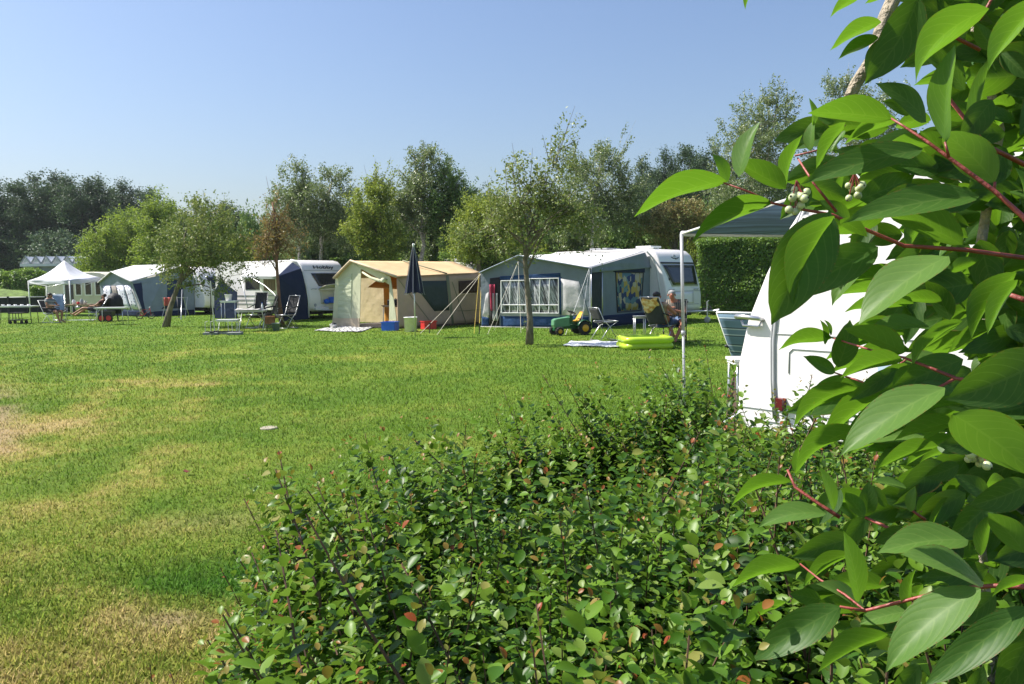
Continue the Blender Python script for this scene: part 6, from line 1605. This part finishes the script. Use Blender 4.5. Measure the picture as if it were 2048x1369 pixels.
# ================================================================== foreground shrubs
HL = leaf_mat('foliage_cotoneaster', [(0, (.014, .042, .005)), (.5, (.044, .112, .009)), (.78, (.115, .215, .018)), (.86, (.16, .23, .05)), (.93, (.22, .20, .05)), (.97, (.22, .10, .025)), (1.0, (.24, .045, .018))], (.22, .38, .04), .28, .38, .18)
def near_hedge():
    rs = np.random.RandomState(12)
    lab = 'leafy clipped shrub hedge with reddish shoot tips in the foreground'
    # left edge line of the hedge and its width to the right
    e0 = np.array([-.45, 1.15]); e1 = np.array([1.05, 4.0]); u = (e1 - e0); L = np.linalg.norm(u); u = u / L; w = np.array([u[1], -u[0]])
    WID = 2.1
    EY = [.6, 1.2, 1.6, 1.9, 2.2, 2.5, 2.8, 3.1, 3.4]; EX = [-.36, -.46, -.57, -.58, -.42, -.16, .18, .54, .9]
    root = empty('hedge', (float(e0[0] + w[0]), float(e0[1] + w[1] + 1.5), 0), lab, 'hedge')
    off = np.array(root.location)
    n = 12000
    s = .60 + 2.65 * rs.rand(n) ** 1.1; t = np.where(rs.rand(n) < .38, rs.rand(n) * .22, rs.rand(n) * WID)
    n1 = fbm(s * 1.4 + 4, t * 1.4 + 8, 3)
    xy = np.stack([np.interp(s, EY, EX) + t, s], 1) + rs.randn(n, 2) * .03
    top = 1.135 + .20 * (n1 - .5) - .10 * np.exp(-t / .10)
    # the far end of the hedge turns away to the right
    okk = s < np.interp(xy[:, 0], [-.7, .3, .72, .95, 1.5, 2.5], [3.3, 3.3, 3.15, 2.85, 2.4, 2.0])
    s, t, n1, xy, top = s[okk], t[okk], n1[okk], xy[okk], top[okk] + .05 * sstep(.7, 1.0, xy[okk][:, 0]); n = len(s)
    # end taper of the hedge toward the near left corner
    top = top + .04 * sstep(2.5, 3.0, s) - .07 * np.exp(-((s - 2.2) / .45) ** 2)
    rnd = rs.rand(n)
    tall = (rs.rand(n) < .14)
    side = t < .22
    z1 = np.where(side & (rs.rand(n) < .7), top * (.25 + .75 * rs.rand(n)), top * (.72 + .28 * rs.rand(n) ** .5)) + tall * (.05 + .18 * rs.rand(n))
    ln = .20 + .18 * rs.rand(n)
    lean = rs.randn(n, 2) * .22
    lean = lean + np.where(side[:, None], -w[None] * (.35 + .4 * rs.rand(n, 1)), 0)
    d = nrm(np.concatenate([lean, np.ones((n, 1))], 1))
    tip = np.concatenate([xy, z1[:, None]], 1)
    # a few long shoots picked out by the photograph's outline
    extra = []
    for (px, py, dd) in ((568, 965, 2.25), (440, 1135, 2.0), (478, 1195, 2.0), (700, 975, 2.5), (800, 960, 2.75), (880, 975, 2.7), (905, 900, 2.9), (1020, 880, 3.0), (1115, 815, 3.25), (1180, 790, 3.35), (1130, 880, 3.2), (1285, 800, 3.5), (1410, 690, 3.7), (1360, 755, 3.8), (1440, 765, 3.8), (1470, 780, 3.9), (1550, 795, 3.9), (1600, 850, 3.9), (1395, 760, 3.7), (1240, 850, 3.4), (870, 970, 2.6), (640, 1030, 2.3), (455, 1250, 1.9), (300, 1330, 1.95), (340, 1345, 1.95), (1290, 840, 3.4), (1330, 790, 3.6), (960, 930, 2.9), (590, 1130, 2.1), (1040, 1010, 2.4)):
        extra.append(P(px, py, dd))
    ex = np.array([tuple(q) for q in extra]); ne = len(ex)
    tip = np.concatenate([tip, ex]); dex = nrm(np.concatenate([rs.randn(ne, 2) * .16 - w[None] * .28, np.ones((ne, 1))], 1)); d = np.concatenate([d, dex]); ln = np.concatenate([ln, .34 + .12 * rs.rand(ne)]); N = n + ne
    red = np.concatenate([(rs.rand(n) < .10) | (tall & (rs.rand(n) < .8)), np.ones(ne, bool)])
    # leaves along each shoot
    m = 24
    k = np.repeat(np.arange(N), m); j = np.tile(np.arange(m), N); f = (j + .3 * rs.rand(N * m)) / m
    pos = tip[k] - d[k] * (ln[k] * (1 - f))[:, None]
    ang = j * 2.4 + rs.rand(N)[k] * 6
    a1 = nrm(np.cross(d, np.array([0.3, 1, 0.1]))); a2 = np.cross(d, a1)
    rad = a1[k] * np.cos(ang)[:, None] + a2[k] * np.sin(ang)[:, None]
    ax = nrm(rad + d[k] * (.35 + .9 * f ** 4)[:, None] + rs.randn(N * m, 3) * .22)
    up_ = nrm(d[k] * 1.0 + rs.randn(N * m, 3) * .35 + np.array([0, 0, .3]))
    length = (.0195 + .0105 * rs.rand(N * m)) * (1 - .5 * (f > .84)) * (1 + .15 * (k % 5 == 0))
    width = length * (.62 + .14 * rs.rand(N * m))
    v = rs.rand(N * m) * .70 + .10 * rs.rand(N)[k]
    young = (f > .62) & (rs.rand(N)[k] < .5); v = np.where(young, .70 + .16 * rs.rand(N * m), v)
    tipr = red[k] & (f > .90); v = np.where(tipr, .93 + .07 * rs.rand(N * m), v)
    tipy = red[k] & (f > .80) & (f <= .90) & (rs.rand(N * m) < .35); v = np.where(tipy, .86 + .07 * rs.rand(N * m), v)
    keep = pos[:, 2] > .05
    leaf_object('foliage', pos[keep] - off, ax[keep], up_[keep], length[keep], width[keep], np.clip(v[keep], 0, .999), HL, root, hero=True)
    mb = MB()
    for i in list(rs.permutation(n)[:2200]) + list(range(n, N)):
        a = Vector(tip[i]); b = Vector(tip[i] - d[i] * ln[i]); c = Vector((b.x * .85 + (e0[0] + u[0] * 1.5) * .0 + b.x * .15, b.y, max(.0, b.z - .45)))
        mb.tube([a, a.lerp(b, .5) + Vector(rs.randn(3) * .004), b, c], [.0012, .002, .003, .005], 4, False)
    mb.build('stems', surf('red_brown_twig', (.12, .065, .04), .8, .3, 20), root)
near_hedge()

# ---- dogwood with big leaves
HERO = leaf_mat('foliage_dogwood', ramp_between((.016, .055, .014), (.036, .105, .018), (.065, .155, .024), (.11, .21, .045)), (.19, .40, .008), .45, .45, .28, veins=True)  # ramp runs from shaded to sunlit leaf tone, picked per leaf by v
def hero_leaf_mesh():
    nu, nv = 14, 9
    V_, UV = [], []
    for i in range(nu + 1):
        t = i / nu
        wd = (math.sin(math.pi * min(1, t) ** .82) ** .80) * (1 - .10 * t)
        if t > .86: wd *= max(0.0, 1 - ((t - .86) / .14) ** 1.3 * .72)
        wd = max(wd, .012 if t > 0 else .02)
        for j in range(nv + 1):
            s = 2 * j / nv - 1
            V_.append((t, s * wd * .5, abs(s))); UV.append((t, s))
    q = [(i * (nv + 1) + j, (i + 1) * (nv + 1) + j, (i + 1) * (nv + 1) + j + 1, i * (nv + 1) + j + 1) for i in range(nu) for j in range(nv)]
    return np.array(V_), np.array(q), np.array(UV)
HV, HQ, HUV = hero_leaf_mesh()
def hero_leaves(name, L, root, seed=0):
    """L: list of (base, tip, width, side-vector, v, fold, droop)"""
    rs = np.random.RandomState(seed)
    vs, fs, uv, at = [], [], [], []
    off = np.array(root.location); K = len(HV)
    for i, (b, t, wd, sd, v, fold, droop) in enumerate(L):
        b = np.array(b); t = np.array(t); ax = t - b; ln = np.linalg.norm(ax); ax = ax / ln
        sd = np.array(sd); sd = sd - ax * sd.dot(ax); sd = sd / np.linalg.norm(sd); up_ = np.cross(ax, sd)
        if up_[2] < 0: up_ = -up_; 
        T, S, A = HV[:, 0], HV[:, 1], HV[:, 2]
        wob = rs.randn() * .5
        h = fold * A ** 1.2 * np.sin(np.pi * T) * wd * .5 - droop * ln * (T - .5) ** 2 * 4 * .5 + droop * ln * .5
        h = h + .012 * ln * np.sin(7 * T + wob * 6) * A
        w_ = S * wd * (1 - .12 * fold)
        curve = .05 * wob * ln * (np.sin(np.pi * T))
        p = b + ax * (T * ln)[:, None] + sd * (w_ + curve)[:, None] + up_ * h[:, None]
        vs.append(p - off); fs.append(HQ + K * i); uv.append(HUV); at.append(np.full(len(HQ), v))
    return np_mesh(name, np.concatenate(vs), np.concatenate(fs), HERO, root, attr={'v': ('FACE', np.concatenate(at))}, smooth=True, uv=np.concatenate(uv))
def dog():
    root = empty('dogwood_shrub', (.75, .85, 0), 'close dogwood shrub with big veined green leaves and red twigs at the right edge', 'shrub')
    rs = random.Random(6)
    VIEW = Vector((0, 1, 0))
    def hl(bx, by, tx, ty, wpx, d, roll, v=.5, fold=.35, droop=.10, dt=0.0):
        if v < .16: fold = min(fold, .15)
        b = Vector(P(bx, by, d)); t = Vector(P(tx, ty, d + dt)); ax = (t - b).normalized()
        perp = ax.cross(VIEW).normalized(); r = R(roll)
        # roll about the leaf axis: seen width keeps its pixel size
        out = ax.cross(perp).normalized()
        sd = perp * math.cos(r) + out * math.sin(r)
        cs = abs(math.cos(r))
        if v < .16:    # shaded leaves: shade put into a darker base colour, also hung edge-on to the sun
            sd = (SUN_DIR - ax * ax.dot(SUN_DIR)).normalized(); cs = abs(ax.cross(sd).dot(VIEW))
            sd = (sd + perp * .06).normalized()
        elif v >= .5:  # sunlit leaves: light put into a paler base colour, also turned to the sun
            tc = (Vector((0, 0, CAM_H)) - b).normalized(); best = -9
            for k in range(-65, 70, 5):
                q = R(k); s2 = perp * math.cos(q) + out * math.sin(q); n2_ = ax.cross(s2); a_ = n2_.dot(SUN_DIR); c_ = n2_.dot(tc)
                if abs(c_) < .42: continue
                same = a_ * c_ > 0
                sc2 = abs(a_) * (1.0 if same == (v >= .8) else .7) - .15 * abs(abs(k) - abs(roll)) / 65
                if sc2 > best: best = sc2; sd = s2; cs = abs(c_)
        wd = wpx * d / F / max(.35, cs)
        wd = min(wd, .085, .54 * (t - b).length)
        return (b, t, wd, sd, v, fold, droop)
    groups = {}
    def add(g, *a, **k): groups.setdefault(g, []).append(hl(*a, **k))
    # lower left branch
    A = 'low'
    add(A, 1453, 362, 1268, 434, 64, .80, 35, .62, droop=.16); add(A, 1546, 408, 1386, 484, 64, .80, 40, .5, droop=.18); add(A, 1478, 354, 1521, 243, 46, .81, 45, .8)
    add(A, 1572, 378, 1470, 322, 92, .84, 10, .62, .5); add(A, 1570, 372, 1605, 270, 60, .85, 30, .6); add(A, 1455, 365, 1425, 308, 26, .82, 20, .7)
    add(A, 1660, 425, 1543, 650, 122, .74, -30, .12, .45); add(A, 1668, 432, 1585, 610, 60, .73, 50, .6, .6); add(A, 1756, 494, 1578, 600, 76, .80, 25, .18); add(A, 1742, 500, 1665, 612, 44, .82, 40, .85)
    add(A, 1680, 440, 1735, 475, 44, .78, 10, .5); add(A, 1700, 445, 1640, 400, 60, .86, 20, .35); add(A, 1620, 375, 1560, 440, 50, .86, 20, .3); add(A, 1610, 365, 1700, 400, 60, .88, 15, .25)
    add(A, 1845, 300, 1600, 372, 60, .78, 40, .22, droop=.12); add(A, 1958, 394, 1682, 450, 62, .74, 42, .45, droop=.14); add(A, 1812, 492, 1860, 430, 60, .84, 20, .3); add(A, 1925, 490, 1775, 432, 74, .80, -25, .8, .5)
    add(A, 1650, 420, 1690, 330, 70, .9, 10, .2); add(A, 1720, 400, 1830, 350, 80, .95, 20, .15)
    # upper branch
    U = 'upper'
    add(U, 1782, 238, 1616, 226, 84, .76, 20, .62, droop=.10); add(U, 1890, 284, 1911, 86, 78, .72, 15, .66, .25, .08); add(U, 1990, 364, 1882, 262, 104, .74, -40, 1.0, .25, .14); add(U, 1978, 18, 1831, 166, 52, .70, 48, .66, droop=.28)
    add(U, 2080, 0, 1976, 142, 70, .66, 40, .6, .4); add(U, 1795, 242, 1688, 290, 44, .80, 40, .55); add(U, 1690, 245, 1632, 338, 40, .82, 30, .55); add(U, 1620, 302, 1628, 240, 54, .84, -30, .85)
    add(U, 1690, 262, 1660, 308, 30, .84, 20, .8); add(U, 1626, 252, 1618, 196, 26, .84, 20, .6); add(U, 1853, 244, 1752, 166, 92, .88, 15, .08); add(U, 1838, -6, 1728, 170, 80, .84, 40, .12); add(U, 1735, 165, 1790, 60, 60, .86, 30, .5)
    add(U, 1762, 44, 1660, 101, 27, .86, 30, .6); add(U, 1757, 76, 1676, 119, 34, .86, 30, .6); add(U, 1728, -12, 1660, 36, 30, .84, 20, .6); add(U, 1838, -30, 1730, 8, 46, .82, 20, .55); add(U, 1512, -36, 1490, 20, 24, .82, 10, .6)
    add(U, 1905, 30, 1800, 18, 60, .92, 30, .15); add(U, 1990, 100, 1950, 45, 60, .9, 20, .5); add(U, 1930, 180, 1830, 100, 70, .95, 20, .2); add(U, 1985, 200, 1920, 290, 80, .9, -10, .1); add(U, 2030, 240, 1950, 230, 70, .95, 30, .25)
    add(U, 1960, 310, 1985, 110, 60, .92, 40, .45); add(U, 2060, 420, 2030, 335, 66, .68, 10, .6); add(U, 1860, 290, 1760, 300, 66, .86, 20, .7)
    # middle
    m_ = 'middle'
    add(m_, 1897, 512, 1717, 648, 98, .70, -38, .95, .3, .1); add(m_, 1808, 706, 1686, 658, 78, .72, -40, .9, .35); add(m_, 1806, 722, 1680, 757, 64, .71, 30, .66); add(m_, 1824, 728, 1884, 662, 48, .71, 30, .62); add(m_, 1822, 732, 1786, 775, 40, .71, 30, .6)
    add(m_, 1664, 676, 1557, 700, 34, .82, 35, .5, droop=.14); add(m_, 1670, 746, 1606, 713, 32, .82, 20, .35); add(m_, 1675, 735, 1700, 640, 60, .80, 10, .1); add(m_, 1714, 776, 1586, 856, 48, .80, 35, .5, droop=.2); add(m_, 1690, 750, 1620, 830, 40, .82, 40, .55)
    add(m_, 1796, 738, 1698, 802, 38, .76, 20, .1); add(m_, 1820, 730, 1720, 800, 26, .76, 50, .6); add(m_, 1890, 776, 1680, 914, 76, .66, -40, .85, .3, .12); add(m_, 2095, 715, 1890, 800, 116, .60, -15, .05, .2, .08); add(m_, 1905, 830, 2080, 960, 124, .58, -35, .92, .25, .1)
    add(m_, 1722, 858, 1588, 952, 44, .76, 45, .5, droop=.22); add(m_, 1876, 892, 1755, 938, 56, .74, 35, .55); add(m_, 1922, 842, 1788, 880, 32, .70, 40, .5); add(m_, 1962, 882, 1876, 892, 56, .74, 10, .05); add(m_, 1906, 760, 1806, 772, 84, .84, 10, .05)
    add(m_, 2032, 545, 1942, 680, 96, .66, -30, .25, .5); add(m_, 2035, 560, 1975, 670, 50, .65, 45, .6); add(m_, 1800, 870, 1690, 860, 50, .86, 10, .15); add(m_, 1900, 640, 1850, 560, 80, .9, 10, .12); add(m_, 1960, 480, 1990, 600, 90, .9, 10, .06); add(m_, 1900, 540, 1960, 520, 70, .84, 20, .3)
    add(m_, 1760, 560, 1830, 640, 60, .92, 20, .15); add(m_, 1650, 690, 1640, 640, 26, .82, 30, .75); add(m_, 1662, 672, 1648, 640, 20, .82, 60, .6); add(m_, 1840, 590, 1810, 690, 40, .92, 30, .2)
    for k in range(30):    # more leaves along the middle twigs
        px = rs.uniform(1715, 1930); py = rs.uniform(540, 900); a = rs.uniform(145, 215); ln = rs.uniform(100, 175)
        add(m_, px, py, px + ln * math.cos(R(a)), py - ln * math.sin(R(a)) * .6 + ln * .35, ln * .42, rs.uniform(.80, .96), rs.uniform(-40, 40), rs.choice((.1, .3, .55, .62, .7, .9)), .35, .14)
    for (bx, by, tx, ty, wp, dd) in ((1830, 300, 1720, 352, 60, .93), (1880, 340, 1770, 330, 64, .95), (1850, 380, 1740, 430, 60, .92), (1900, 400, 1800, 372, 66, .97), (1840, 420, 1890, 500, 60, .95), (1920, 330, 1840, 262, 62, .98), (1760, 330, 1670, 300, 50, .95), (1780, 400, 1690, 372, 50, .97), (1900, 470, 1830, 540, 56, .95)):
        add(m_, bx, by, tx, ty, wp, dd, 20, rs.choice((.1, .12, .3, .6)), .3, .12)
    # bottom
    b_ = 'bottom'
    add(b_, 1584, 962, 1463, 1012, 28, .84, 40, .55, droop=.3); add(b_, 1598, 950, 1600, 890, 22, .83, 40, .6); add(b_, 1668, 1020, 1638, 934, 68, .80, 10, .66, .2); add(b_, 1652, 1028, 1515, 1057, 42, .80, -50, .8, droop=.15); add(b_, 1730, 1034, 1738, 962, 92, .78, 10, .10)
    add(b_, 1728, 1034, 1690, 985, 50, .77, 20, .55); add(b_, 1732, 1032, 1688, 1090, 66, .78, -10, .12); add(b_, 1600, 1130, 1463, 1174, 50, .76, 25, .62, droop=.12); add(b_, 1718, 1204, 1686, 1062, 108, .70, 8, .66, .2, .06); add(b_, 1682, 1214, 1503, 1324, 64, .70, 35, .4, droop=.14)
    add(b_, 1572, 1204, 1488, 1258, 32, .78, 30, .6); add(b_, 1642, 1200, 1578, 1188, 48, .76, 10, .15); add(b_, 1728, 1214, 1632, 1168, 44, .74, -40, .9); add(b_, 1776, 1268, 1636, 1344, 50, .70, 30, .62, .5); add(b_, 1814, 1224, 1718, 1250, 48, .72, -30, .85)
    add(b_, 1937, 1080, 1755, 1106, 60, .68, -40, .8); add(b_, 1968, 1166, 1803, 1108, 68, .64, -42, .95, .2); add(b_, 1962, 1178, 1772, 1346, 92, .62, -35, .8, .25, .1); add(b_, 1816, 1222, 1832, 1138, 40, .70, 30, .6); add(b_, 1992, 1190, 1896, 1246, 64, .70, 10, .06)
    add(b_, 2062, 1158, 1984, 1194, 62, .60, 10, .55); add(b_, 2060, 1214, 1846, 1376, 56, .60, 40, .35); add(b_, 1940, 1400, 1968, 1330, 90, .64, -10, .1); add(b_, 2080, 1250, 1990, 1390, 126, .60, -10, .05); add(b_, 1820, 1024, 1830, 974, 52, .80, -30, .85); add(b_, 1832, 1022, 1874, 984, 44, .80, 20, .6)
    add(b_, 1812, 976, 1746, 964, 22, .84, 20, .8); add(b_, 1978, 990, 1908, 952, 54, .74, 10, .1); add(b_, 2060, 968, 1938, 1012, 76, .64, 10, .06); add(b_, 2050, 1106, 1976, 1026, 76, .62, -35, .75); add(b_, 1962, 1112, 1990, 1026, 64, .66, 20, .3); add(b_, 1816, 1062, 1748, 1086, 48, .76, 10, .06)
    add(b_, 1918, 930, 1848, 954, 64, .80, 10, .06); add(b_, 1990, 1000, 1900, 1080, 60, .74, 20, .2); add(b_, 1840, 1330, 1780, 1390, 70, .74, 10, .06)
    # random inner leaves filling the depth of the shrub
    for k in range(3000):
        px = 1860 + 420 * rs.random(); py = -160 + 1700 * rs.random(); d = .95 + .95 * rs.random() ** 1.3
        if px < 1905 + 35 * math.sin(py / 90) and rs.random() < .85: continue
        a = rs.uniform(0, 360); ln = .085 * F / d * rs.uniform(.7, 1.1)
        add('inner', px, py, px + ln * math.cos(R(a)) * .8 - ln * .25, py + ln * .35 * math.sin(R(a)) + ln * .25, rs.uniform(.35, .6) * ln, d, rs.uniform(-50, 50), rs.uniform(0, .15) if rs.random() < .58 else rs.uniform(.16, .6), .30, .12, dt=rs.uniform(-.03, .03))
    for k in range(700):  # the shrub goes on unseen above the frame, leaves added to shade those below
        px = 1720 + 900 * rs.random(); py = -60 - 700 * rs.random(); d = .72 + .8 * rs.random()
        a = rs.uniform(0, 360); ln = .085 * F / d
        add('inner', px, py, px + ln * math.cos(R(a)), py + ln * .4 * math.sin(R(a)), .5 * ln, d, rs.uniform(-60, 60), rs.uniform(0, .6), .35, .12)
    for k in range(60):   # sparse leaves behind the near twigs
        px = rs.uniform(1660, 1880); py = rs.uniform(230, 470) if k % 2 else rs.uniform(960, 1369); d = .95 + .3 * rs.random()
        a = rs.uniform(100, 260); ln = .08 * F / d
        add('inner', px, py, px + ln * math.cos(R(a)), py + ln * .5 * math.sin(R(a)) + 20, .45 * ln, d, rs.uniform(-40, 40), rs.uniform(0, .5))
    TW = surf('red_twig', (.26, .055, .045), .5, .35, 30, .2, 60); TB = surf('grey_stem', (.34, .29, .22), .9, .35, 30, .6, 60)
    def twig(name, pts, r0, r1, mat, d0, d1):
        n = len(pts); q = [P(x, y, lerp(d0, d1, i / (n - 1))) for i, (x, y) in enumerate(pts)]
        mb = MB(); mb.tube(q, [lerp(r0, r1, i / (n - 1)) for i in range(n)], 8); return mb.build(name, mat, root, True)
    br = {}
    br['low'] = twig('branch', [(2075, 520), (1930, 500), (1808, 492), (1702, 447), (1665, 430), (1608, 420), (1546, 407), (1500, 385), (1447, 366)], .0024, .0008, TW, .80, .80)
    br['upper'] = twig('branch', [(2075, 470), (2046, 434), (1988, 382), (1898, 316), (1853, 283), (1815, 258), (1782, 237)], .0026, .0009, TW, .70, .77)
    br['middle'] = twig('branch', [(2080, 800), (1980, 770), (1912, 757), (1850, 732), (1808, 716), (1740, 700)], .0022, .0008, TW, .66, .74)
    br['bottom'] = twig('branch', [(2075, 1175), (1985, 1172), (1900, 1180), (1730, 1222), (1690, 1190), (1640, 1160), (1600, 1128)], .0022, .0008, TW, .64, .78)
    br['inner'] = twig('stem', [(2010, 1600), (1960, 1100), (1990, 760), (1960, 500), (2000, 260), (1950, 60), (1960, -120)], .0085, .004, TB, 1.0, 1.0)
    for pts, r0, r1, d0, d1 in (([(1673, 424), (1628, 368), (1595, 316)], .0016, .0009, .80, .83), ([(1730, 1222), (1680, 1214)], .0016, .0012, .70, .70), ([(1898, 316), (1890, 284)], .0014, .001, .72, .72), ([(1988, 382), (1990, 364)], .0016, .0012, .74, .74), ([(1590, 312), (1640, 300), (1690, 250)], .001, .001, .83, .83),
                                ([(1680, 1035), (1640, 1010), (1590, 975), (1575, 940)], .0022, .0012, .80, .84), ([(1900, 1120), (1830, 1080), (1730, 1035)], .0024, .0014, .74, .78), ([(1850, 1040), (1822, 1020)], .0018, .0012, .80, .80), ([(1912, 757), (1720, 858)], .0014, .0010, .72, .76), ([(1960, 100), (1880, 60), (1860, -30)], .0024, .0016, .92, .92), ([(1960, 40), (2000, -30)], .002, .0016, .92, .92),
                                ([(1740, 700), (1664, 676)], .001, .0008, .74, .82), ([(1812, 720), (1740, 770), (1670, 746)], .001, .0008, .76, .82), ([(2050, 330), (1970, 290), (1900, 200)], .003, .002, .9, .9), ([(2048, 600), (1990, 580)], .003, .002, .8, .84)):
        twig('twig', pts, r0, r1, TW, d0, d1)
    st = twig('stem', [(1690, 215), (1712, 168), (1745, 118), (1752, 92), (1768, 40), (1800, -30), (1850, -150)], .0062, .0085, TB, .88, .92)
    for i, (g, L) in enumerate(groups.items()): hero_leaves('leaves', L, root, i)
    # berry clusters
    BM = surf('pale_berry', (.50, .55, .32), .3, .2, 40); TM = surf('berry_tip', (.03, .025, .02), .8)
    for (cx, cy, d, n_, lab) in ((1592, 402, .79, 13, None), (1952, 918, .76, 11, None), (1708, 384, .85, 8, None)):
        cl = []; c = P(cx, cy, d)
        mb = MB(); q = MB(); sm = MB()
        for k in range(n_):
            o_ = Vector((rs.uniform(-1, 1), rs.uniform(-1, 1), rs.uniform(-1, 1))); o_ = o_.normalized() * rs.uniform(.006, .013); p = c + o_
            r_ = rs.uniform(.0034, .0048); mb.ball(tuple(p), r_, 10, 8); q.ball(tuple(p + o_.normalized() * r_ * .9), r_ * .3, 6, 4); sm.tube([c + Vector((0, 0, .02)), p], .0006, 4, False)
        o = mb.build('berry_cluster', BM, root, True); q.build('berry_tips', TM, o); sm.build('stalks', TW, o)
dog()
# ================================================================== hazy summer air
hz = MB(); hz.box((0, 60, 14), (520, 420, 30))
hm = bpy.data.materials.new('air'); hm.use_nodes = True
hn = hm.node_tree; hn.nodes.remove(hn.nodes['Principled BSDF'])
hv = hn.nodes.new('ShaderNodeVolumePrincipled'); hv.inputs['Color'].default_value = (.86, .92, 1.0, 1); hv.inputs['Density'].default_value = .00022; hv.inputs['Anisotropy'].default_value = .2
hn.links.new(hv.outputs[0], hn.nodes['Material Output'].inputs['Volume'])
ho = hz.build('haze', hm); tag(ho, 'thin summer haze over the campsite', 'haze', kind='stuff')
SC.cycles.volume_bounces = 0
